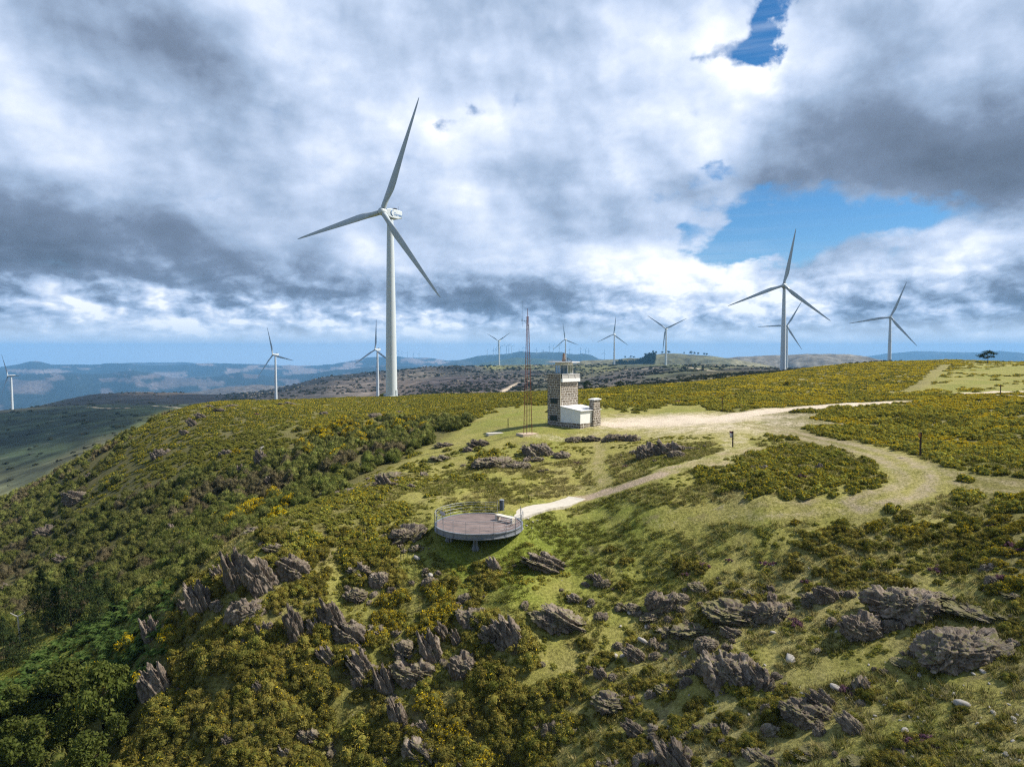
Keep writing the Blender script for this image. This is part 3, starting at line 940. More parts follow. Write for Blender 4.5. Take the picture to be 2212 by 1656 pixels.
def make_ground_mat():
    m, nt, out = mat_new("ground_cover")
    col = attr(nt, "Col").outputs['Color']
    mk = nt.nodes.new('ShaderNodeSeparateColor')
    nt.links.new(attr(nt, "msk").outputs['Color'], mk.inputs[0])
    path, near = mk.outputs[0], mk.outputs[1]
    trk = attr(nt, "trk").outputs['Color']
    tc = nt.nodes.new('ShaderNodeTexCoord').outputs['Object']
    n1 = noise(nt, tc, 0.9, 6, 0.65).outputs[0]
    n2 = noise(nt, tc, 5.0, 5, 0.65).outputs[0]
    n3 = noise(nt, tc, 21.0, 3, 0.6).outputs[0]
    nf = noise(nt, tc, 0.035, 8, 0.62).outputs[0]
    v = mth(nt, 'MULTIPLY_ADD', n2, 1.1, mth(nt, 'MULTIPLY_ADD', n3, 0.8, mth(nt, 'MULTIPLY', n1, 0.5)))   # about 1.2
    v = smooth(nt, v, 0.78, 1.60, 0.30, 1.75)
    g = mixc(nt, 1.0, col, v, 'MULTIPLY')
    # dry blades and moss in the turf
    g = mixc(nt, mth(nt, 'MULTIPLY', smooth(nt, n2, 0.54, 0.70), 0.45), g, (.32, .27, .13))
    g = mixc(nt, mth(nt, 'MULTIPLY', smooth(nt, n1, 0.56, 0.70), 0.55), g, (.045, .052, .014))
    soil = mth(nt, 'MULTIPLY', smooth(nt, noise(nt, tc, 0.33, 7, 0.68).outputs[0], 0.57, 0.68), 0.55)
    g = mixc(nt, soil, g, mixc(nt, smooth(nt, n3, .35, .65), (.13, .10, .06), (.26, .21, .13)))
    fv = smooth(nt, nf, 0.30, 0.72, 0.55, 1.5)
    gf = mixc(nt, 1.0, col, fv, 'MULTIPLY')
    # bushes and boulders strewn over the moors behind
    vf = nt.nodes.new('ShaderNodeTexVoronoi')
    vf.inputs['Scale'].default_value = 0.11
    nt.links.new(tc, vf.inputs['Vector'])
    nm = noise(nt, tc, 0.014, 5, 0.6).outputs[0]
    db = mth(nt, 'MULTIPLY', smooth(nt, vf.outputs['Distance'], 0.22, 0.42, 1.0, 0.0), smooth(nt, nm, 0.44, 0.60))
    gf = mixc(nt, mth(nt, 'MULTIPLY', db, 0.75), gf, mixc(nt, 0.45, gf, (0.012, 0.016, 0.008)))
    v2 = nt.nodes.new('ShaderNodeTexVoronoi')
    v2.inputs['Scale'].default_value = 0.075
    nt.links.new(tc, v2.inputs['Vector'])
    rb = mth(nt, 'MULTIPLY', smooth(nt, v2.outputs['Distance'], 0.14, 0.30, 1.0, 0.0), smooth(nt, nf, 0.50, 0.64))
    gf = mixc(nt, mth(nt, 'MULTIPLY', rb, 0.5), gf, mixc(nt, 0.6, gf, (0.20, 0.18, 0.16)))
    g = mixc(nt, near, gf, g)
    # worn track, ragged at its edge
    k = mth(nt, 'MULTIPLY_ADD', mth(nt, 'SUBTRACT', n1, 0.5), 1.1, path)
    k = mth(nt, 'MULTIPLY_ADD', mth(nt, 'SUBTRACT', n2, 0.5), 0.9, k)
    k = mth(nt, 'MULTIPLY', smooth(nt, k, 0.22, 0.95), smooth(nt, path, 0.02, 0.25))
    pc = mixc(nt, 1.0, trk, smooth(nt, mth(nt, 'ADD', n3, n2), 0.7, 1.3, 0.72, 1.3), 'MULTIPLY')
    g = mixc(nt, k, g, pc)
    # grit and small stones
    vo = nt.nodes.new('ShaderNodeTexVoronoi')
    vo.inputs['Scale'].default_value = 2.6
    nt.links.new(tc, vo.inputs['Vector'])
    st = mth(nt, 'MULTIPLY', smooth(nt, vo.outputs['Distance'], 0.10, 0.15, 1.0, 0.0), smooth(nt, n1, 0.50, 0.62))
    g = mixc(nt, mth(nt, 'MULTIPLY', mth(nt, 'MULTIPLY', st, near), 0.7), g, (.30, .275, .25))
    hgt = mth(nt, 'MULTIPLY_ADD', n2, 0.7, mth(nt, 'MULTIPLY', n3, 0.35))
    principled(nt, out, g, 0.95, bump(nt, hgt, 0.9, 0.12), 0.15)
    return m


MAT_GROUND = make_ground_mat()
GROUND = build_ground()


def simple_mat(name, col, rough=0.6, var=0.15, scale=3.0, metal=0.0, spec=0.4, bmp=0.0, dirt=None):
    m, nt, out = mat_new(name)
    tc = nt.nodes.new('ShaderNodeTexCoord').outputs['Object']
    n = noise(nt, tc, scale, 6, 0.6).outputs[0]
    c = mixc(nt, smooth(nt, n, 0.25, 0.75), tuple(x * (1 - var) for x in col), tuple(min(1, x * (1 + var)) for x in col))
    if dirt:
        n2 = noise(nt, tc, scale * 0.4, 8, 0.7).outputs[0]
        c = mixc(nt, smooth(nt, n2, 0.5, 0.75, 0.0, 0.7), c, dirt)
    principled(nt, out, c, rough, bump(nt, n, bmp, 0.02) if bmp else None, spec, metal)
    return m


# ------------------------------------------------------------------ the air
def make_haze():
    m, nt, out = mat_new("haze_air")
    v = nt.nodes.new('ShaderNodeVolumePrincipled')
    v.inputs['Color'].default_value = HAZE_COL + (1,)
    v.inputs['Density'].default_value = HAZE_DENSITY
    v.inputs['Anisotropy'].default_value = 0.0
    nt.links.new(v.outputs[0], out.inputs['Volume'])
    # a closed box, its faces cut into panels
    n, L, z0, z1 = 28, 20000.0, FLOOR - 1, 250.0
    g = np.linspace(-L, L, n + 1)
    V, idx = [], {}

    def vid(p):
        if p not in idx:
            idx[p] = len(V)
            V.append(p)
        return idx[p]
    Fq = []
    for i in range(n):
        for j in range(n):
            a, b, c, d = (g[i], g[j]), (g[i + 1], g[j]), (g[i + 1], g[j + 1]), (g[i], g[j + 1])
            Fq.append([vid(q + (z1,)) for q in (a, b, c, d)])
            Fq.append([vid(q + (z0,)) for q in (d, c, b, a)])
        for s_ in (0, n):
            a, b = (g[i], g[s_]), (g[i + 1], g[s_])
            Fq.append([vid(q) for q in ((a + (z0,), b + (z0,), b + (z1,), a + (z1,)) if s_ == 0 else (b + (z0,), a + (z0,), a + (z1,), b + (z1,)))])
            a, b = (g[s_], g[i]), (g[s_], g[i + 1])
            Fq.append([vid(q) for q in ((b + (z0,), a + (z0,), a + (z1,), b + (z1,)) if s_ == 0 else (a + (z0,), b + (z0,), b + (z1,), a + (z1,)))])
    o = obj_of("haze", mesh_np("haze", np.array(V), np.array(Fq), [m]))
    return tag(o, kind="stuff")


HAZE_COL = (0.20, 0.50, 0.88)
HAZE_DENSITY = 0.88e-4
make_haze()

# ------------------------------------------------------------------ watch tower, mast, platform
def stone_mat():
    """dark schist blocks in white pointed mortar, courses of uneven length"""
    m, nt, out = mat_new("schist_masonry")
    tc = nt.nodes.new('ShaderNodeTexCoord')
    obn = tc.outputs['Object']
    sep = nt.nodes.new('ShaderNodeSeparateXYZ')
    nt.links.new(obn, sep.inputs[0])
    cb = nt.nodes.new('ShaderNodeCombineXYZ')
    nt.links.new(mth(nt, 'ADD', sep.outputs[0], mth(nt, 'MULTIPLY', sep.outputs[1], 1.0)), cb.inputs[0])
    nt.links.new(sep.outputs[2], cb.inputs[1])
    wv = noise(nt, obn, 1.1, 3, 0.5)
    vec = vmth(nt, 'MULTIPLY_ADD', vmth(nt, 'SUBTRACT', wv.outputs['Color'], (.5, .5, .5)), (.55, .34, 0), cb.outputs[0])
    br = nt.nodes.new('ShaderNodeTexBrick')
    br.offset = 0.43
    br.offset_frequency = 2
    br.squash = 0.62
    br.squash_frequency = 3
    nt.links.new(vec, br.inputs['Vector'])
    br.inputs['Scale'].default_value = 1.0
    br.inputs['Brick Width'].default_value = 0.70
    br.inputs['Row Height'].default_value = 0.32
    br.inputs['Mortar Size'].default_value = 0.022
    br.inputs['Mortar Smooth'].default_value = 0.25
    br.inputs['Bias'].default_value = 0.0
    br.inputs['Color1'].default_value = (0.150, 0.125, 0.098, 1)
    br.inputs['Color2'].default_value = (0.250, 0.208, 0.162, 1)
    br.inputs['Mortar'].default_value = (0.74, 0.72, 0.66, 1)
    n = noise(nt, obn, 7.0, 6, 0.65).outputs[0]
    c = mixc(nt, 1.0, br.outputs['Color'], smooth(nt, n, 0.25, 0.75, 0.55, 1.4), 'MULTIPLY')
    h = mth(nt, 'MULTIPLY_ADD', br.outputs['Fac'], 0.6, mth(nt, 'MULTIPLY', n, 0.5))
    principled(nt, out, c, 0.9, bump(nt, h, 0.6, 0.03), 0.2)
    return m


M_STONE = stone_mat()
M_WHITE = simple_mat("white_render", (.82, .82, .80), .75, .04, 1.5, dirt=(.72, .71, .67))
M_CREAM = simple_mat("white_painted_metal", (.74, .74, .73), .5, .05, 4)
M_ROOF = simple_mat("pale_roof_sheet", (.66, .67, .69), .55, .06, 2.0, dirt=(.50, .50, .50))
M_CONC = simple_mat("pale_concrete", (.56, .53, .47), .9, .10, 4.0, bmp=.3, dirt=(.42, .39, .33))
M_DECK = None
M_STEEL = simple_mat("galvanised_steel", (.24, .26, .29), .5, .10, 5.0, metal=.3, dirt=(.18, .19, .21))
M_RAIL = simple_mat("rail_steel", (.40, .42, .45), .4, .06, 9.0, metal=.5)
M_RUST = simple_mat("rust_red_steel", (.17, .048, .030), .8, .3, 3.0, dirt=(.07, .03, .024))
M_DKGREEN = simple_mat("dark_green_shutter", (.010, .028, .022), .5, .2, 5)
M_DARK = simple_mat("dark_metal", (.03, .03, .034), .45, .2, 5)
M_BROWN = simple_mat("brown_concrete_post", (.27, .20, .16), .85, .15, 5)
M_BIN = simple_mat("slate_blue_bin", (.075, .095, .13), .5, .1, 5)
M_WOOD = simple_mat("dark_weathered_wood", (.055, .035, .025), .85, .3, 8)
M_PALEWOOD = simple_mat("silver_bare_wood", (.50, .47, .42), .85, .15, 6)
M_STONEWHITE = simple_mat("bench_stone", (.66, .60, .50), .85, .08, 5, bmp=.2, dirt=(.52, .46, .37))


def glass_mat():
    m, nt, out = mat_new("window_glass")
    b = principled(nt, out, (.10, .15, .17), .06, None, 0.8)
    b.inputs['Transmission Weight'].default_value = 0.25
    return m


M_GLASS = glass_mat()


def solar_mat():
    m, nt, out = mat_new("solar_cells")
    tc = nt.nodes.new('ShaderNodeTexCoord').outputs['Object']
    br = nt.nodes.new('ShaderNodeTexBrick')
    br.offset = 0
    nt.links.new(tc, br.inputs['Vector'])
    br.inputs['Scale'].default_value = 1
    br.inputs['Brick Width'].default_value = .16
    br.inputs['Row Height'].default_value = .16
    br.inputs['Mortar Size'].default_value = .006
    br.inputs['Color1'].default_value = (.012, .014, .022, 1)
    br.inputs['Color2'].default_value = (.016, .018, .028, 1)
    br.inputs['Mortar'].default_value = (.1, .1, .11, 1)
    principled(nt, out, br.outputs['Color'], .2, None, .6)
    return m


M_SOLAR = solar_mat()


def axes(a, b):
    return Matrix(((a.x, b.x, 0, 0), (a.y, b.y, 0, 0), (a.z, b.z, 1, 0), (0, 0, 0, 1)))


def octa(r, z, rot, n=8, cx=0, cy_=0):
    return [(cx + r * math.sin(rot + 2 * math.pi * i / n), cy_ - r * math.cos(rot + 2 * math.pi * i / n), z) for i in range(n)]


def build_tower():
    p = hit(1210, 921)
    t = empty("watch_tower", (p.x, p.y, p.z), math.radians(45))
    tag(t, "stone fire watch tower with glazed white cabin and white lean-to on the ridge", "watch tower")
    W, D = 3.7, 2.35
    # stone shaft, with the taller wall on the left side
    mb = MB()
    mb.box((0.0, 0.0, -0.8), (W, D, 6.02))
    mb.box((-0.012, 0.012, 6.02), (0.46, D + 0.012, 7.07))
    mb.box((0.46, D - 0.36, 6.02), (W - .02, D - .01, 6.9))
    o = mb.build("stone_wall", M_STONE, t)
    # thin pale quoin line on the front left corner
    mb = MB()
    mb.box((-0.03, -0.03, 0.0), (0.06, 0.05, 7.1))
    mb.build("corner_trim", simple_mat("mortar_line", (.62, .55, .42), .9, .1, 5), t)
    mb = MB()
    mb.box((-0.06, -0.02, 7.10), (0.50, D + 0.05, 7.17))
    mb.build("coping", M_CONC, t)
    for z0, z1 in ((3.10, 3.78), (0.72, 1.42)):
        mb = MB()
        mb.box((-0.05, 0.55, z0), (0.02, 1.78, z1))
        w = mb.build("window", M_DKGREEN, t)
        mb = MB()
        for y in (0.55, 1.16, 1.73):
            mb.box((-0.075, y, z0), (-0.052, y + 0.05, z1))
        mb.box((-0.072, 0.55, z1 - .05), (-0.053, 1.78, z1 - .002))
        mb.build("shutter_frame", M_DARK, w)
    # balcony
    mb = MB()
    mb.box((0.02, -0.34, 6.03), (W + .05, -0.01, 6.48))
    mb.box((0.475, 0.0, 6.04), (W + .05, D - .38, 6.44))
    bal = mb.build("balcony", M_WHITE, t)
    mb = MB()
    z0, z1 = 6.48, 7.10
    M_PANEL = simple_mat("parapet_sheet", (.42, .41, .39), .6, .08, 3)
    mb.box((0.05, -0.27, z0), (W - .02, -0.24, z1 - .05), 0)
    mb.box((W - .05, -0.24, z0), (W - .02, D - .4, z1 - .05), 0)
    for x in (0.04, 1.35, W - .06):
        mb.box((x, -0.31, z0), (x + .055, -0.272, z1 - .05), 1)
    mb.box((0.03, -0.32, z1 - .046), (W + .02, -0.235, z1), 1)
    mb.box((W - .06, -0.232, z1 - .046), (W + .02, D - .4, z1), 1)
    mb.tube((2.62, -.33, z1 - .05), (2.95, -.33, z0 + .02), .022, n=6, m=1)
    mb.build("parapet", [M_PANEL, M_CREAM], bal)
    # octagonal cabin
    cx, cy_, rot, r = 1.95, 1.05, math.radians(-45 + 16.7), 1.32
    mb = MB()
    mb.loft([octa(r, 6.45, rot, cx=cx, cy_=cy_), octa(r, 7.10, rot, cx=cx, cy_=cy_)], 0)
    mb.loft([octa(r, 8.24, rot, cx=cx, cy_=cy_), octa(r, 8.62, rot, cx=cx, cy_=cy_)], 0)
    cab = mb.build("cabin", M_CREAM, t)
    ring = octa(r, 0, rot, cx=cx, cy_=cy_)
    for i in range(8):
        a, b = Vector(ring[i]), Vector(ring[(i + 1) % 8])
        u = (b - a).normalized()
        nrm = Vector((u.y, -u.x, 0))
        if nrm.dot(Vector((cx, cy_, 0)) - a) > 0:
            nrm = -nrm
        M = Matrix.Translation(a) @ axes(u, nrm)
        M[0][3], M[1][3], M[2][3] = a.x, a.y, 0
        L = (b - a).length
        mb = MB()
        mb.box((0.05, -0.05, 7.10), (L - .05, -0.03, 8.24), 0, M)
        w = mb.build("window", M_GLASS, t)
        mb = MB()
        for x in (0.0, L / 2 - .025, L - .07):
            mb.box((x, -0.04, 7.102), (x + (.07 if x != L / 2 - .025 else .05), 0.025, 8.238), 0, M)
        mb.box((0.071, -0.035, 7.106), (L / 2 - .026, 0.02, 7.17), 0, M)
        mb.box((L / 2 + .026, -0.035, 7.106), (L - .071, 0.02, 7.17), 0, M)
        mb.box((0.071, -0.035, 7.98), (L / 2 - .026, 0.02, 8.02), 0, M)
        mb.box((L / 2 + .026, -0.035, 7.98), (L - .071, 0.02, 8.02), 0, M)
        mb.build("window_frame", M_CREAM, w)
    mb = MB()
    mb.loft([octa(2.25, 8.64, rot + .12, cx=cx, cy_=cy_), octa(2.25, 8.77, rot + .12, cx=cx, cy_=cy_)])
    roof = mb.build("roof", M_ROOF, t)
    mb = MB()
    mb.loft([octa(.26, 8.79, 0, 12, cx - .05, cy_), octa(.15, 9.9, 0, 12, cx - .05, cy_)])
    mb.tube((cx - .05, cy_, 9.9), (cx - .05, cy_, 10.0), .05)
    mb.build("mast_stub", M_BROWN, roof)
    mb = MB()
    M = Matrix.Translation((cx + .55, cy_ - .45, 9.05)) @ Matrix.Rotation(math.radians(-45), 4, 'Z') @ Matrix.Rotation(math.radians(32), 4, 'Y')
    mb.box((-.45, -.42, 0), (.45, .42, .04), 0, M)
    for x, y in ((-.36, -.36), (-.36, .36), (.36, -.36), (.36, .36)):
        q = M @ Vector((x, y, 0))
        mb.tube(q, (q.x, q.y, 8.78), .022, n=5, m=1)
    mb.build("solar_panel", [M_SOLAR, M_DARK], roof)
    # lean-to
    L = 3.46
    mb = MB()
    x1 = 3.95
    mb.box((-0.03, -L - .03, -1.0), (x1, -0.002, .62))
    mb.build("stone_plinth", M_STONE, t)
    mb = MB()
    mb.add([(0, -L, .621), (x1 - .05, -L, .621), (x1 - .05, -.002, .621), (0, -.002, .621), (0, -L, 2.30), (x1 - .05, -L, 2.30), (x1 - .05, -.002, 2.72), (0, -.002, 2.72)],
           [(0, 3, 2, 1), (4, 5, 6, 7), (0, 1, 5, 4), (1, 2, 6, 5), (2, 3, 7, 6), (3, 0, 4, 7)])
    mb.build("shed_wall", M_WHITE, t)
    mb = MB()
    sl = (2.72 - 2.30) / L

    def zt(y):
        return 2.30 + sl * (y + L) + .006
    ya, yb, xa, xb = -L - .22, -.003, -.14, x1 + .35
    mb.add([(xa, ya, zt(ya)), (xb, ya, zt(ya)), (xb, yb, zt(yb)), (xa, yb, zt(yb)), (xa, ya, zt(ya) + .07), (xb, ya, zt(ya) + .07), (xb, yb, zt(yb) + .07), (xa, yb, zt(yb) + .07)],
           [(0, 3, 2, 1), (4, 5, 6, 7), (0, 1, 5, 4), (1, 2, 6, 5), (2, 3, 7, 6), (3, 0, 4, 7)])
    mb.build("shed_roof", M_ROOF, t)
    # chimney block at the front right of the lean-to
    mb = MB()
    a, b, c, d = 2.42, 3.98, -L - .30, -L + .52
    mb.loft([[(a, c, -1), (b, c, -1), (b, d, -1), (a, d, -1)], [(a, c, 1.2), (b, c, 1.2), (b, d, 1.2), (a, d, 1.2)], [(a + .12, c + .06, 3.55), (b - .12, c + .06, 3.55), (b - .12, d - .04, 3.55), (a + .12, d - .04, 3.55)]])
    ch = mb.build("chimney", M_STONE, t)
    mb = MB()
    mb.box((a + .18, c + .12, 3.552), (b - .18, d - .1, 3.66), 1)
    z0 = 3.66
    mb.loft([[(a - .04, c - .10, z0), (b + .04, c - .10, z0), (b + .04, d + .10, z0), (a - .04, d + .10, z0)], [(a - .04, c - .10, z0 + .08), (b + .04, c - .10, z0 + .08), (b + .04, d + .10, z0 + .08), (a - .04, d + .10, z0 + .08)],
             [(a + .3, c + .2, z0 + .2), (b - .3, c + .2, z0 + .2), (b - .3, d - .2, z0 + .2), (a + .3, d - .2, z0 + .2)]], 0)
    mb.build("chimney_cap", [M_WHITE, M_DARK], ch)


def build_mast():
    p = hit(1139, 938)
    t = empty("antenna_mast", (p.x, p.y, p.z))
    tag(t, "slender rust red lattice radio mast standing on a concrete slab left of the stone tower", "antenna mast")
    d = math.hypot(p.x, p.y)
    H = (938 - 688) / F * d * 1.02
    mb = MB()
    M = Matrix.Rotation(.5, 4, 'Z')
    mb.box((-1.15, -.95, -.5), (1.15, .95, .14), 0, M)
    mb.build("concrete_base", simple_mat("rusty_concrete", (.50, .40, .30), .9, .12, 3, dirt=(.40, .22, .14)), t)
    feet, tops = [], []
    for k in range(3):
        a = .35 + k * 2 * math.pi / 3
        feet.append(Vector((.62 * math.cos(a), .62 * math.sin(a), .141)))
        tops.append(Vector((.13 * math.cos(a), .13 * math.sin(a), H)))
    for k in range(3):
        mb = MB()
        mb.tube(feet[k], tops[k], .043, .036, 6)
        mb.build("leg", M_RUST, t)
    mb = MB()
    n = 26
    for i in range(n):
        for k in range(3):
            z0, z1 = i / n, (i + 1) / n
            a = feet[k].lerp(tops[k], z0)
            b = feet[(k + 1) % 3].lerp(tops[(k + 1) % 3], z1)
            c = feet[(k + 1) % 3].lerp(tops[(k + 1) % 3], z0)
            if i:
                mb.tube(a, c, .005, n=4)
            mb.tube(a, b, .004, n=4)
    mb.build("bracing", M_RUST, t)
    mb = MB()
    mb.tube((0, 0, H - 1.2), (0, 0, H + 1.0), .035, n=6)
    mb.build("top_pole", M_RUST, t)
    mb = MB()
    z = H - .55
    mb.tube((0, 0, z), (-.72, -.1, z + .02), .022, n=5)
    mb.tube((-.15, 0, z - .35), (-.45, -.06, z), .018, n=5)
    mb.tube((-.72, -.1, z - .1), (-.70, -.1, z + .25), .04, n=6)
    mb.tube((-.70, -.1, z + .2), (-.62, -.1, z + 2.6), .012, .006, 5)
    mb.tube((-.68, -.1, z - .1), (-.66, -.1, z - .8), .012, n=5)
    mb.build("antenna", M_DARK, t)
    mb = MB()
    mb.path([(.30, .2, .2), (.26, .15, 3), (.2, .1, 7), (.1, .05, H - 1)], .018, 5)
    mb.build("cable", M_DARK, t)


DECK_Z, DECK_R = -13.0, 3.30
DECK_C = None


def deck_mat():
    m, nt, out = mat_new("reddish_deck_boards")
    tc = nt.nodes.new('ShaderNodeTexCoord').outputs['Object']
    mp = nt.nodes.new('ShaderNodeMapping')
    mp.inputs['Rotation'].default_value = (0, 0, math.radians(24))
    nt.links.new(tc, mp.inputs[0])
    br = nt.nodes.new('ShaderNodeTexBrick')
    br.offset = .5
    nt.links.new(mp.outputs[0], br.inputs['Vector'])
    br.inputs['Scale'].default_value = 1
    br.inputs['Brick Width'].default_value = 2.4
    br.inputs['Row Height'].default_value = .145
    br.inputs['Mortar Size'].default_value = .006
    br.inputs['Color1'].default_value = (.180, .138, .128, 1)
    br.inputs['Color2'].default_value = (.215, .168, .156, 1)
    br.inputs['Mortar'].default_value = (.05, .035, .03, 1)
    n = noise(nt, tc, .8, 6, .6).outputs[0]
    c = mixc(nt, 1.0, br.outputs['Color'], smooth(nt, n, .3, .7, .75, 1.2), 'MULTIPLY')
    principled(nt, out, c, .7, None, .3)
    return m


def build_platform():
    global DECK_C
    d = ray(1034, 1130)
    k = DECK_Z / d[2]
    c = Vector((d[0] * k, d[1] * k, DECK_Z))
    DECK_C = c
    t = empty("viewing_platform", c)
    tag(t, "round steel viewing platform with reddish deck and ring railing jutting over the slope", "viewing platform")
    n = 72
    cs = [(math.cos(2 * math.pi * i / n), math.sin(2 * math.pi * i / n)) for i in range(n)]
    mb = MB()
    r = DECK_R - .07
    mb.loft([[(x * r, y * r, -.08) for x, y in cs], [(x * r, y * r, 0) for x, y in cs]])
    mb.build("deck", deck_mat(), t)
    # rim: a deep channel section
    mb = MB()
    R0, R1, R2 = DECK_R - .068, DECK_R, DECK_R + .07
    prof = [(R0, .05), (R2, .05), (R2, -.02), (R1, -.03), (R1, -.30), (R2, -.31), (R2, -.38), (R0 - .1, -.38), (R0 - .1, -.33), (R0, -.30)]
    m_ = len(prof)
    vs = [(rr * x, rr * y, z) for (x, y) in cs for (rr, z) in prof]
    fs = [(i * m_ + j, ((i + 1) % n) * m_ + j, ((i + 1) % n) * m_ + (j + 1) % m_, i * m_ + (j + 1) % m_) for i in range(n) for j in range(m_)]
    mb.add(vs, fs)
    mb.build("rim", M_STEEL, t)
    mb = MB()
    for i in range(-5, 6):
        x = i * .58
        y = math.sqrt(max(0, (DECK_R - .2) ** 2 - x * x))
        mb.box((x - .05, -y, -.30), (x + .05, y, -.085))
    mb.box((-DECK_R + .3, -.1, -.52), (DECK_R - .3, .1, -.302))
    mb.box((-.1, -DECK_R + .3, -.50), (.1, DECK_R - .3, -.304))
    mb.build("under_frame", simple_mat("shaded_steel", (.16, .17, .18), .6, .1, 4), t)

    def pillar(x, y):
        gz = float(ground_z(c.x + x, c.y + y)) - c.z
        mb = MB()
        q = [(gz - .6, .34), (gz + .02, .30), (gz + .25, .20), (-.62, .15), (-.36, .19)]
        rings = []
        for z, rr in q:
            rings.append([(x + rr * (1 if j % 2 == 0 else .55) * math.cos(2 * math.pi * j / 16), y + rr * (1 if j % 2 == 0 else .55) * math.sin(2 * math.pi * j / 16), z) for j in range(16)])
        mb.loft(rings)
        mb.build("pillar", M_STEEL, t)
    for x, y in ((-.15, -2.1), (-2.2, -.9), (1.6, -1.0)):
        pillar(x, y)
    # railing, open where the path comes in
    a_open0, a_open1 = math.radians(18), math.radians(66)
    a0, a1 = a_open1, a_open0 + 2 * math.pi
    posts = 19
    rail = DECK_R + .02
    HT = .94
    mb = MB()
    arc = [a0 + (a1 - a0) * i / 90 for i in range(91)]
    mb.path([(rail * math.cos(a), rail * math.sin(a), HT) for a in arc], .017, 7)
    rl = mb.build("handrail", M_RAIL, t)
    for z in (.26, .52, .78):
        mb = MB()
        mb.path([((rail - .02) * math.cos(a), (rail - .02) * math.sin(a), z) for a in arc], .010, 6)
        mb.build("rail_bar", M_RAIL, t)
    for i in range(posts):
        a = a0 + (a1 - a0) * i / (posts - 1)
        x, y = (rail + .045) * math.cos(a), (rail + .045) * math.sin(a)
        mb = MB()
        u = Vector((math.cos(a), math.sin(a), 0))
        w = Vector((-u.y, u.x, 0))
        M = Matrix.Translation((x, y, 0)) @ axes(u, w)
        M[0][3], M[1][3], M[2][3] = x, y, 0
        mb.box((-.022, -.007, -.36), (.022, .007, HT - .02 if i not in (0, posts - 1) else HT + .16), 0, M)
        mb.build("post", M_STEEL, t)
    # dark reading board on the rail
    a = math.radians(187)
    b = empty("information_board", (c.x + 2.75 * math.cos(a), c.y + 2.75 * math.sin(a), c.z), a + math.pi / 2)
    tag(b, "small dark tilted reading board on the platform railing, left end of the deck", "information board")
    mb = MB()
    M = Matrix.Translation((0, 0, .86)) @ Matrix.Rotation(math.radians(-26), 4, 'X')
    mb.box((-.55, -.22, -.015), (.55, .22, .015), 0, M)
    mb.build("board", M_DARK, b, bevel=.008)
    for x in (-.35, .35):
        mb = MB()
        mb.tube((x, 0.02, .001), (x, 0.02, .835), .022, n=6)
        mb.build("leg", M_STEEL, b)
    # bench
    q = ray(1091, 1126)
    k = DECK_Z / q[2]
    bn = empty("bench", (q[0] * k, q[1] * k, DECK_Z), math.radians(-44))
    tag(bn, "pale stone bench standing on the round deck", "bench")
    mb = MB()
    mb.box((-.95, -.22, .34), (.95, .24, .44))
    mb.build("seat", M_STONEWHITE, bn, bevel=.012)
    for x in (-.94, .74):
        mb = MB()
        mb.box((x, -.20, .001), (x + .20, .22, .338))
        mb.build("leg", M_STONEWHITE, bn, bevel=.01)
    # bin by the entrance
    h = hit(1083.5, 1101)
    bi = empty("litter_bin", h)
    tag(bi, "slate blue cylindrical litter bin beside the platform entrance", "litter bin")
    mb = MB()
    cs2 = [(math.cos(2 * math.pi * i / 28), math.sin(2 * math.pi * i / 28)) for i in range(28)]
    mb.loft([[(x * .19, y * .19, -.06) for x, y in cs2], [(x * .19, y * .19, .82) for x, y in cs2]])
    mb.build("body", M_BIN, bi, smooth_=True)
    mb = MB()
    mb.loft([[(x * .205, y * .205, .822) for x, y in cs2], [(x * .205, y * .205, .855) for x, y in cs2], [(x * .15, y * .15, .875) for x, y in cs2]])
    mb.build("lid", M_RAIL, bi, smooth_=True)
    mb = MB()
    a = math.radians(215)
    M = Matrix.Translation((.186 * math.cos(a), .186 * math.sin(a), .68)) @ Matrix.Rotation(a, 4, 'Z')
    mb.box((-.01, -.09, -.05), (.012, .09, .05), 0, M)
    mb.build("slot", M_DARK, bi)
    # concrete path from the deck to the dirt track
    e0 = Vector((math.cos(math.radians(42)), math.sin(math.radians(42)), 0))
    st = c + e0 * (DECK_R + .05)
    en = hit(1246, 1077)
    mb = MB()
    N = 26
    rng = random.Random(4)
    side = None
    for i in range(N + 1):
        f = i / N
        p = st.lerp(en, f)
        dirv = (en - st).normalized()
        s = Vector((-dirv.y, dirv.x, 0))
        w = 1.02 - .12 * f
        wl, wr = w + rng.uniform(-.05, .05), w + rng.uniform(-.05, .05)
        L_, R_ = p + s * wl, p - s * wr
        gl = max(float(ground_z(*(p + s * (wl * q_)).to_2d())) for q_ in (-1, -.5, 0, .5, 1))
        z = max(gl + .03, (DECK_Z - .0) * (1 - f) + (gl + .04) * f) if f < .5 else gl + .04
        z = DECK_Z * max(0, 1 - f * 3) + z * min(1, f * 3)
        mb.v += [(L_.x, L_.y, z), (R_.x, R_.y, z), (L_.x, L_.y, z - 1.2), (R_.x, R_.y, z - 1.2)]
        if i:
            b0, b1 = (i - 1) * 4, i * 4
            mb.f += [(b0, b0 + 1, b1 + 1, b1), (b0 + 1, b0 + 3, b1 + 3, b1 + 1), (b0, b1, b1 + 2, b0 + 2)]
            mb.m += [0] * 3
    e = N * 4
    mb.f += [(0, 2, 3, 1), (e, e + 1, e + 3, e + 2)]
    mb.m += [0, 0]
    o = mb.build("path", simple_mat("pale_path_concrete", (.50, .465, .40), .95, .12, 2.2, bmp=.4, dirt=(.40, .35, .28)))
    tag(o, kind="structure")


build_tower()
build_mast()
build_platform()


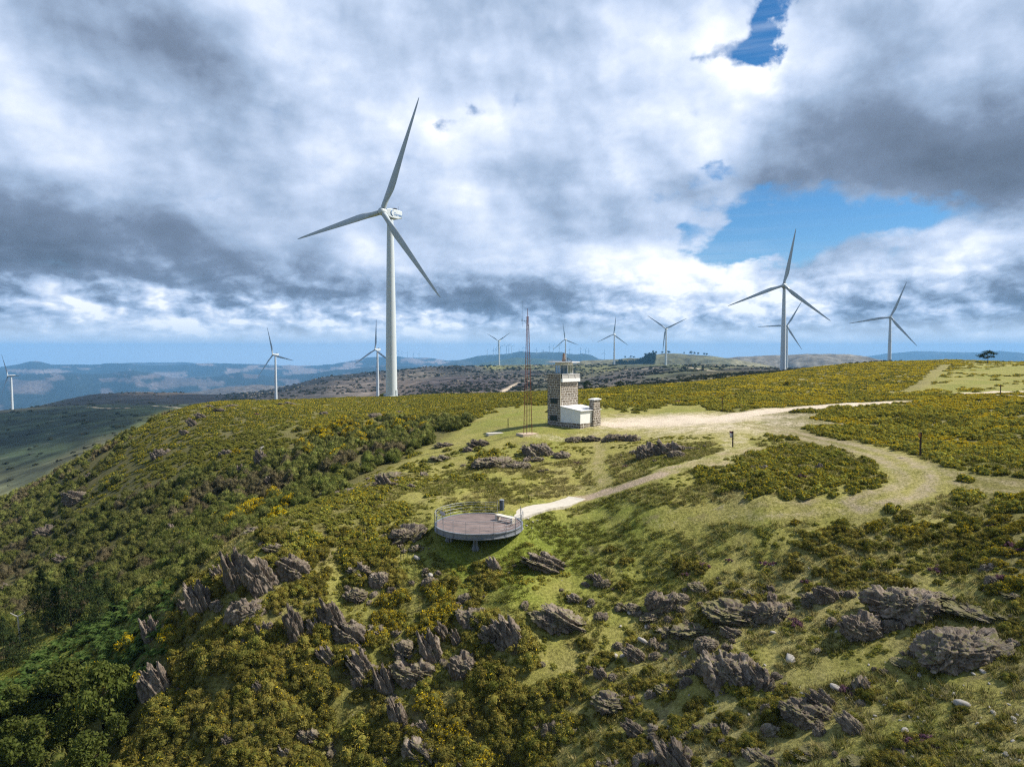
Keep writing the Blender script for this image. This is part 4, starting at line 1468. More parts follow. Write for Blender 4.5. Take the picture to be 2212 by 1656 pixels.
# ------------------------------------------------------------------ wind turbines
M_TURB = simple_mat("turbine_white", (.58, .635, .665), .42, .04, .08, dirt=(.52, .57, .59))
M_TURBGREY = simple_mat("blade_grey", (.46, .52, .56), .42, .05, .15)
M_BLUE = simple_mat("lettering_blue", (.03, .16, .40), .5, .05, 3)
ROTOR_AZ = math.radians(207.8)
HUB_D = 4.6


def blade_mesh(detail=16):
    secs = []
    Rb = 40.5
    for f, ch, th, tw in ((.02, 1.9, 1.9, 0), (.06, 1.9, 1.85, 0), (.10, 2.05, 1.6, 12), (.15, 2.4, 1.2, 13), (.20, 2.72, .95, 12), (.26, 2.75, .78, 10), (.36, 2.45, .6, 8), (.5, 2.0, .42, 5), (.65, 1.55, .30, 3), (.8, 1.12, .2, 1),
                          (.9, .82, .13, 0), (.96, .55, .09, -1), (.99, .30, .06, -1), (1.0, .08, .03, -1)):
        ring = []
        round_ = max(0, 1 - (f - .06) / .12) if f > .06 else 1
        for j in range(detail):
            a = 2 * math.pi * j / detail
            cxv, cyv = math.cos(a), math.sin(a)
            x = ch * (.5 * cxv) * round_ + (1 - round_) * ch * (.5 * cxv + .18)
            taper = 1 - (1 - round_) * .65 * max(0, cxv)
            y = th * .5 * cyv * taper
            t = math.radians(tw)
            ring.append((x * math.cos(t) - y * math.sin(t), x * math.sin(t) + y * math.cos(t), f * Rb + .6))
        secs.append(ring)
    mb = MB()
    mb.loft(secs)
    return mb


def cyl_rings(prof, n):
    return [[(r * math.cos(2 * math.pi * j / n), r * math.sin(2 * math.pi * j / n), z) for j in range(n)] for z, r in prof]


_turb = {}


def wind_turbine(base, hub, phase, label, dist, detailed=False, scale=1.0):
    """base: point on the land under the tower axis; hub: rotor centre"""
    t = empty("wind_turbine", base)
    tag(t, label, "wind turbine", "white three bladed wind turbines along the hills")
    H = hub.z - base.z
    mb = MB()
    if detailed:
        pr = [(-2.0, 2.12), (.02, 2.12), (.02, 2.3), (.5, 2.3), (.5, 2.08), (H * .17, 1.97), (H * .33, 1.86), (H * .5, 1.69), (H * .66, 1.52), (H * .83, 1.33), (H - 2.2, 1.12)]
    else:
        pr = [(-6.0, 2.12 * scale), (H * .5, 1.7 * scale), (H - 2.0, 1.12 * scale)]
    mb.loft(cyl_rings(pr, 40 if detailed else 14))
    tw = mb.build("tower", M_TURB, t, smooth_=True)
    if detailed:
        for f, r in ((.33, 1.865), (.66, 1.525)):
            mb = MB()
            mb.loft(cyl_rings([(H * f - .06, r), (H * f - .05, r + .012), (H * f + .05, r + .012), (H * f + .06, r)], 40))
            mb.build("section_seam", M_TURBGREY, tw)
        mb = MB()
        M = Matrix.Rotation(math.radians(-20), 4, 'Z')
        mb.box((1.9, -.5, .52), (2.24, .5, 2.7), 0, M)
        mb.box((2.0, -.9, -1), (3.0, .9, .45), 0, M)
        mb.build("door", M_TURBGREY, tw, bevel=.04)
        mb = MB()
        mb.box((-3.2, 1.2, -1), (-2.2, 2.0, 1.2), 0)
        mb.build("transformer_box", M_TURB, tw)
    # rotor frame: x right along the rotor plane, y towards the nacelle, z up
    nz = ROTOR_AZ + math.pi
    fwd = Vector((math.sin(nz), math.cos(nz), 0))      # from the hub to the nacelle
    rx = Vector((fwd.y, -fwd.x, 0))
    if "nac" not in _turb:
        mb = MB()
        def ring(y, w, z0, z1, b=.25):
            return [(-w + b, y, z0), (w - b, y, z0), (w, y, z0 + b), (w, y, z1 - b), (w - b, y, z1), (-w + b, y, z1), (-w, y, z1 - b), (-w, y, z0 + b)]
        mb.loft([ring(1.5, 1.15, -1.35, 1.2), ring(3.0, 1.55, -1.75, 1.55), ring(7.2, 1.6, -1.75, 1.70), ring(9.8, 1.45, -1.0, 1.70), ring(10.0, 1.3, -.8, 1.55)])
        o = mb.build("nacelle", M_TURB)
        _turb["nac"] = o.data
        bpy.data.objects.remove(o)
        mb = MB()
        mb.box((-.7, 6.4, 1.71), (.7, 7.9, 2.35))
        mb.box((-.95, 8.6, 1.705), (-.9, 8.65, 3.0))
        mb.box((.6, 8.6, 1.705), (.65, 8.65, 3.3))
        o = mb.build("roof_vent", M_DARK)
        _turb["vent"] = o.data
        bpy.data.objects.remove(o)
        mb = MB()
        rings = []
        for y, r in ((-1.55, .15), (-1.4, .7), (-1.0, 1.15), (-.3, 1.42), (.7, 1.45), (1.3, 1.3), (1.48, 1.2)):
            rings.append([(r * math.cos(2 * math.pi * j / 24), y, r * math.sin(2 * math.pi * j / 24)) for j in range(24)])
        mb.loft(rings)
        o = mb.build("hub", M_TURB, smooth_=True)
        _turb["hub"] = o.data
        bpy.data.objects.remove(o)
        o = blade_mesh().build("blade", M_TURBGREY, smooth_=True)
        _turb["blade"] = o.data
        bpy.data.objects.remove(o)
        o = blade_mesh(8).build("blade", M_TURBGREY, smooth_=True)
        _turb["blade_far"] = o.data
        bpy.data.objects.remove(o)
    frame = axes(rx, fwd)
    for i in range(3):
        frame[i][3] = (hub - base)[i]
    tilt = frame @ Matrix.Rotation(math.radians(-4), 4, 'X') @ Matrix.Scale(scale, 4)
    parts = []
    n = obj_of("nacelle", _turb["nac"], t)
    n.matrix_local = frame @ Matrix.Scale(scale, 4)
    v = obj_of("roof_vent", _turb["vent"], n)
    h = obj_of("hub", _turb["hub"], t)
    h.matrix_local = tilt
    for k in range(3):
        b = obj_of("blade", _turb["blade" if detailed else "blade_far"], t)
        b.matrix_local = tilt @ Matrix.Rotation(phase + k * 2 * math.pi / 3, 4, 'Y') @ Matrix.Rotation(math.radians(0), 4, 'Z')
    if detailed:
        # maker's lettering and swoosh on the nacelle side that faces us
        cu = bpy.data.curves.new("lettering", 'FONT')
        cu.body = "Gamesa"
        cu.size = 1.55
        cu.extrude = .01
        cu.shear = .12
        cu.materials.append(M_BLUE)
        tmp = bpy.data.objects.new("lettering", cu)
        COL.objects.link(tmp)
        dg = bpy.context.evaluated_depsgraph_get()
        me = bpy.data.meshes.new_from_object(tmp.evaluated_get(dg))
        bpy.data.objects.remove(tmp)
        me.name = "lettering"
        me.materials.clear()
        me.materials.append(M_BLUE)
        side = 1 if (rx.dot(Vector((0, -1, 0))) > 0) else -1
        o = obj_of("lettering", me, n)
        M = Matrix.Translation((side * 1.625, 4.6 if side > 0 else 9.4, -.62)) @ Matrix.Rotation(math.radians(90 * side), 4, 'Z') @ Matrix.Rotation(math.radians(90), 4, 'X')
        o.matrix_local = M
        mb = MB()
        pts = []
        for i in range(13):
            a = math.radians(75 + 200 * i / 12)
            pts.append((side * 1.64, 4.3 + side * (1.25 * math.cos(a)), .05 + 1.05 * math.sin(a)))
        mb.path(pts, [.03 + .16 * math.sin(math.pi * i / 12) for i in range(13)], 6)
        mb.build("emblem", M_BLUE, n)
    return t


# hub pixel, base pixel, distance, pixel of one blade tip, label
TURB = [
    ((825, 457), (838.5, 857), 250, (893, 224), "huge white wind turbine with blue lettering on its nacelle, nearest of all the turbines"),
    ((589, 766), (594, 863), 1018, (577, 714), "lone white wind turbine on the ridge over the blue valley, second from the left"),
    ((810, 755), (815, 857.5), 940, (810, 691), "small white wind turbine tucked just left of the huge turbine's tower"),
    ((17, 812), (21.5, 886), 1330, (6.5, 774), "pale wind turbine at the far left above the dark green slope"),
    ((1076, 736), (1077, 790), 1830, (1057.7, 724.6), "small white wind turbine on the yellow green knoll left of the lattice mast"),
    ((1219.6, 733), (1221, 789), 1700, (1214.6, 699.7), "white wind turbine rising straight behind the roof of the stone watch tower"),
    ((1325, 722), (1325, 788.5), 1497, (1328.5, 684), "white wind turbine beside the dark plantation, first one right of the watch tower"),
    ((1437, 709.5), (1438, 789), 1250, (1402, 684), "white wind turbine with two blades raised in a wide V"),
    ((1692, 616), (1693.5, 803), 531, (1711.8, 504.5), "tall white wind turbine at the right, largest one right of the watch tower"),
    ((1699, 703.5), (1701, 795.5), 1086, (1725, 655.8), "smaller wind turbine half hidden behind the tall turbine at the right"),
    ((1922.7, 684.7), (1922, 786), 855, (1948.5, 617.7), "grey white wind turbine standing behind the gorse crest, rightmost of the turbines"),
]


def turbine_phase(hp, tp, frame_rx):
    """blade angle in the rotor plane, from the foreshortened tip"""
    c = abs(frame_rx)
    return math.atan2((tp[0] - hp[0]) / c, hp[1] - tp[1])


for i, (hp, bp, dist, tp, lab) in enumerate(TURB):
    hub = at_depth(hp[0], hp[1], dist)
    nz = ROTOR_AZ + math.pi
    fwd = Vector((math.sin(nz), math.cos(nz), 0))
    rx = Vector((fwd.y, -fwd.x, 0))
    va = math.atan2(hub.x, hub.y)
    right = Vector((math.cos(va), -math.sin(va), 0))
    c = rx.dot(right)
    ph = math.atan2((tp[0] - hp[0]) / c, hp[1] - tp[1])
    ax = hub + fwd * HUB_D
    gz = float(ground_z(ax.x, ax.y))
    base = Vector((ax.x, ax.y, gz))
    wind_turbine(base, hub, ph, lab, dist, detailed=(i == 0))

# the turbines far off on the blue ridge: one mesh each
FAR_T = [(1234, 380, 44), (1240, 372, 48), (1252, 345, 50), (1266, 345, 52), (1272, 340, 50), (1279, 350, 48), (1308, 355, 46), (1341, 378, 52), (1358, 382, 44), (1374, 348, 46), (1383, 345, 52), (1398, 345, 58),
         (1424, 372, 44), (1452, 362, 50), (1464, 375, 46), (1472, 382, 60), (1429, 420, 46), (1511, 408, 48), (1298, 385, 40), (1218, 385, 44)]


def far_turbines():
    rng = random.Random(8)
    m = M_TURB
    items = []
    for (sx, cy_, h) in FAR_T:
        items.append(((sx) * .8637, 673.7 + cy_ * .2265 - 4, h * .2265 * 1.15, 8350))
    for (x, y, h) in ((861, 758, 12), (868, 760, 11), (880, 761, 10), (893, 763, 10), (905, 763, 10)):
        items.append((x, y, h, 11000))
    items.sort()
    n = len(items)
    for i, (x, y, h, dist) in enumerate(items):
        hub = at_depth(x, y, dist)
        gz = float(ground_z(hub.x, hub.y))
        H = max(hub.z - gz, 40)
        s = 1.0
        mb = MB()
        mb.loft(cyl_rings([(-H - 25, 3.2), (0, 2.4)], 6))
        a0 = rng.uniform(0, 2.1)
        nz = ROTOR_AZ + math.pi
        fwd = Vector((math.sin(nz), math.cos(nz), 0))
        rx = Vector((fwd.y, -fwd.x, 0))
        bl = H * .55
        for k in range(3):
            a = a0 + k * 2.0944
            d = rx * math.sin(a) + Vector((0, 0, 1)) * math.cos(a)
            mb.tube(-fwd * 3, -fwd * 3 + d * bl, 2.6, .8, 5)
        mb.box((-1.5, -4, -1.6), (1.5, 4, 1.6))
        o = mb.build("distant_wind_turbine", m, None, hub)
        side = "on the far blue ridge behind the radio mast and watch tower" if dist < 9000 else "on the blue mountain right of the huge turbine tower"
        tag(o, f"tiny pale wind turbine {side}", "wind turbine", "distant wind turbines on the blue ridges")
        o["_n"] = i


far_turbines()


# ------------------------------------------------------------------ posts, slab, poles
def marker_post(px, py, hpx, label, kind=0):
    p = hit(px, py)
    d = math.hypot(p.x, p.y)
    H = hpx / F * d
    t = empty("marker_post", p)
    tag(t, label, "marker post", "dark trail marker posts in the gorse")
    mb = MB()
    mb.box((-.055, -.055, -.3), (.055, .055, H))
    mb.build("post", M_WOOD, t, bevel=.012)
    if kind == 1:
        mb = MB()
        M = Matrix.Translation((-.20, -.04, H - .22)) @ Matrix.Rotation(.35, 4, 'Z') @ Matrix.Rotation(math.radians(14), 4, 'Y')
        mb.add([M @ Vector(q) for q in ((-.26, 0, .2), (.2, 0, .2), (.2, 0, -.42), (-.02, 0, -.42), (-.26, -.03, .2), (.2, -.03, .2), (.2, -.03, -.42), (-.02, -.03, -.42))], [(0, 1, 2, 3), (7, 6, 5, 4), (0, 4, 5, 1), (1, 5, 6, 2), (2, 6, 7, 3), (3, 7, 4, 0)])
        mb.add([M @ Vector(q) for q in ((-.22, -.035, .0), (.18, -.035, .02), (.18, -.035, -.36), (0, -.035, -.38), (-.22, -.045, .0), (.18, -.045, .02), (.18, -.045, -.36), (0, -.045, -.38))], [(0, 1, 2, 3), (7, 6, 5, 4), (0, 4, 5, 1), (1, 5, 6, 2), (2, 6, 7, 3), (3, 7, 4, 0)], 1)
        mb.build("sign_panel", [simple_mat("sign_maroon", (.10, .025, .04), .5, .1, 5), simple_mat("sign_pale", (.5, .5, .55), .5, .2, 9)], t)
    if kind == 2:
        mb = MB()
        mb.box((-.17, -.07, H - .42), (-.058, .05, H - .08))
        mb.build("waymark_plate", simple_mat("waymark_orange", (.42, .17, .03), .5, .1, 5), t)
    if kind != 1:
        mb = MB()
        mb.box((-.06, -.06, H - .30), (.06, .06, H - .22))
        mb.build("paint_band", simple_mat("band_red", (.16, .03, .02), .6, .1, 5), t)


marker_post(1582, 965, 33, "dark post with small maroon and white sign beside the dirt track", 1)
marker_post(1987, 985, 45, "brown marker post with orange plate among yellow gorse above the track bend", 2)
marker_post(1559, 889, 30, "thin dark post at the far edge of the gravel clearing")
marker_post(1870, 841, 13, "small dark post in the far gorse below the crest path")
marker_post(2160, 854, 19, "thin dark post between the two white tracks")
marker_post(1097, 923, 20, "short dark stake in the grass left of the mast base")


def slab():
    p = hit(1075, 936)
    t = MB()
    M = Matrix.Rotation(.35, 4, 'Z')
    t.box((-1.5, -.55, -.5), (1.5, .55, .12), 0, M)
    o = t.build("concrete_slab", M_CONC, None, p, bevel=.02)
    tag(o, "low pale concrete slab lying in the grass left of the mast", "slab")


slab()


def utility_pole(px, py, hpx, dist, label):
    a, s = azs(px, py)
    x, y = dist * math.sin(a), dist * math.cos(a)
    g = float(ground_z(x, y))
    top = (EYE - (py - hpx)) / F * dist
    t = empty("utility_pole", (x, y, g))
    tag(t, label, "utility pole")
    H = max(top - g, 3.0)
    mb = MB()
    mb.tube((0, 0, -.5), (-.08 * H, 0, H), .085, .06, 8)
    mb.build("pole", M_PALEWOOD, t)
    mb = MB()
    w = 26 / F * dist * .5
    mb.path([(-.08 * H - w, 0, H + .42 * w), (-.08 * H - w * .4, 0, H + .08 * w), (-.08 * H, 0, H - .05), (-.08 * H + w * .45, 0, H + .1 * w), (-.08 * H + w, 0, H + .5 * w)], [.03, .05, .06, .05, .03], 6)
    mb.build("crossarm", M_PALEWOOD, t)


utility_pole(44, 1348, 68, 78, "bare pale pole with V shaped arms among the dark conifers")

# ------------------------------------------------------------------ rocks
def rock_mat():
    m, nt, out = mat_new("schist_rock")
    tc = nt.nodes.new('ShaderNodeTexCoord')
    geo = nt.nodes.new('ShaderNodeNewGeometry')
    pos = geo.outputs['Position']
    oi = nt.nodes.new('ShaderNodeObjectInfo')
    # bedding: stretched along the leaning planes
    mp = nt.nodes.new('ShaderNodeMapping')
    mp.inputs['Rotation'].default_value = (.25, -.55, .3)
    mp.inputs['Scale'].default_value = (5.5, 1.3, 1.1)
    nt.links.new(pos, mp.inputs[0])
    bed = noise(nt, mp.outputs[0], 1.0, 7, .62).outputs[0]
    n1 = noise(nt, pos, 1.6, 7, .65).outputs[0]
    n2 = noise(nt, pos, 9.0, 5, .6).outputs[0]
    c = ramp(nt, mth(nt, 'MULTIPLY_ADD', bed, .75, mth(nt, 'MULTIPLY', n1, .3)), [(.35, (.045, .036, .028)), (.46, (.150, .119, .093)), (.57, (.255, .208, .166)), (.70, (.41, .35, .295))])
    c = mixc(nt, mth(nt, 'MULTIPLY', smooth(nt, n2, .55, .68), .55), c, (.26, .25, .225))         # lichen
    c = mixc(nt, mth(nt, 'MULTIPLY', smooth(nt, n1, .56, .68), .65), c, (.10, .098, .04))           # moss
    c = mixc(nt, mth(nt, 'MULTIPLY', oi.outputs['Random'], .40), c, (.075, .058, .044))
    # grass and moss hold on the ledges
    sp = nt.nodes.new('ShaderNodeSeparateXYZ')
    nt.links.new(geo.outputs['True Normal'], sp.inputs[0])
    led = mth(nt, 'MULTIPLY', smooth(nt, mth(nt, 'MULTIPLY_ADD', mth(nt, 'SUBTRACT', n1, .5), 1.2, sp.outputs[2]), .78, .98), .75)
    c = mixc(nt, led, c, (.15, .145, .045))
    h = mth(nt, 'MULTIPLY_ADD', bed, .9, mth(nt, 'MULTIPLY', n2, .35))
    principled(nt, out, c, .92, bump(nt, h, .9, .10), .2)
    return m


M_ROCK = rock_mat()
M_QUARTZ = simple_mat("pale_stone", (.38, .355, .32), .9, .15, 6, bmp=.4, dirt=(.33, .30, .26))
_ico = {}


def ico(sub):
    if sub not in _ico:
        import bmesh
        bm = bmesh.new()
        bmesh.ops.create_icosphere(bm, subdivisions=sub, radius=1)
        bm.verts.ensure_lookup_table()
        V = np.array([v.co[:] for v in bm.verts])
        Fc = np.array([[v.index for v in f.verts] for f in bm.faces])
        bm.free()
        _ico[sub] = (V, Fc)
    return _ico[sub]


def rock_mesh(seed, kind="fin", sub=6):
    """one craggy outcrop, half extents about 1, base at z = 0"""
    V0, Fc = ico(sub)
    rng = np.random.RandomState(seed)
    V = V0.copy()
    p = np.sign(V) * np.abs(V) ** .82
    n = {"fin": (.86, .18, .46), "slab": (.66, .2, .72), "crag": (.82, .30, .48), "dome": (.80, .42, .42), "rubble": (.72, .3, .6)}[kind]
    n = np.array(n) + rng.uniform(-.14, .14, 3)
    n /= np.linalg.norm(n)
    t = np.cross(n, (0.2, 1, .15))
    t /= np.linalg.norm(t)
    s = np.cross(n, t)
    k, k2, k3 = {"fin": (5.0, 1.9, 2.6), "slab": (4.2, 1.6, 2.2), "crag": (3.8, 2.4, 2.8), "dome": (2.4, 1.8, 1.8), "rubble": (5.0, 4.2, 4.2)}[kind]
    wob = fbm(V[:, 0] * 1.7, V[:, 1] * 1.7, V[:, 2] * 1.7, o=3, seed=seed)
    wob2 = fbm(V[:, 0] * 2.2 + 9, V[:, 1] * 2.2, V[:, 2] * 2.2, o=3, seed=seed + 5)

    def steps(u, lo, hi, sharp, sd):
        i = np.floor(u)
        f = u - i
        h = lambda q: lo + (hi - lo) * _hash(q, q * 0 + sd, q * 0, seed)
        a, b = h(i), h(i + 1)
        return a + (b - a) * sstep(1 - sharp, 1, f)
    amp = {"fin": .55, "slab": .40, "crag": .45, "dome": .22, "rubble": .6}[kind]
    u1 = (V @ n) * k + .55 * wob + rng.uniform(0, 9)
    u2 = (V @ t) * k2 + .8 * wob2 + rng.uniform(0, 9) + steps(u1, 0, 1.2, .12, 3)
    u3 = (V @ s) * k3 + .7 * wob + rng.uniform(0, 9) + steps(u1, 0, 1.5, .12, 4)
    f = steps(u1, 1 - amp, 1 + amp * .35, .10, 1)
    f2 = steps(u2, 1 - amp * .7, 1.1, .12, 7)
    f3 = steps(u3, 1 - amp * .8, 1.12, .12, 11)
    r = f * .5 + f2 * .22 + f3 * .28
    if kind == "dome":
        r = r * .7 + .3
    q = p * r[:, None]
    q[:, 2] *= np.clip(f * .55 + f3 * .45, .62, 1.12)
    # open cleavage: narrow gashes along the bedding, blunter ones across it, then roughness
    a1, b1, c1 = V @ n, V @ t, V @ s
    gash = 1 - np.abs(fbm(a1 * 8 + .6 * wob, b1 * 1.6, c1 * 1.8, o=3, seed=seed + 31)) * 3.2
    gash = np.clip(gash, 0, 1) ** 2
    crack = np.clip(1 - np.abs(fbm(a1 * 2.2, b1 * 4.5, c1 * 4.5, o=3, seed=seed + 35)) * 4.5, 0, 1) ** 2
    fine = fbm(a1 * 16, b1 * 5, c1 * 5, o=3, seed=seed + 41)
    fine2 = fbm(V[:, 0] * 7, V[:, 1] * 7, V[:, 2] * 7, o=4, seed=seed + 45)
    q *= (1 - .13 * gash - .10 * crack + .06 * fine + .12 * fine2)[:, None]
    lean = {"fin": -.62, "slab": -.1, "crag": -.15, "dome": -.05, "rubble": -.1}[kind]
    q[:, 0] += lean * q[:, 2]
    lo, hi = q.min(0), q.max(0)
    q[:, :2] = (q[:, :2] - (lo + hi)[:2] / 2) / (hi - lo)[:2] * np.array([1.8, 1.75])
    q[:, 2] = q[:, 2] / hi[2] * .95 + .35
    me = mesh_np("rock_outcrop", q, Fc, [M_ROCK])
    return me


ROCK_KINDS = {"fin": 6, "crag": 5, "slab": 3, "dome": 2, "rubble": 3}
ROCKS = {k: [rock_mesh(100 + 17 * i + 7 * len(k), k) for i in range(n)] for k, n in ROCK_KINDS.items()}
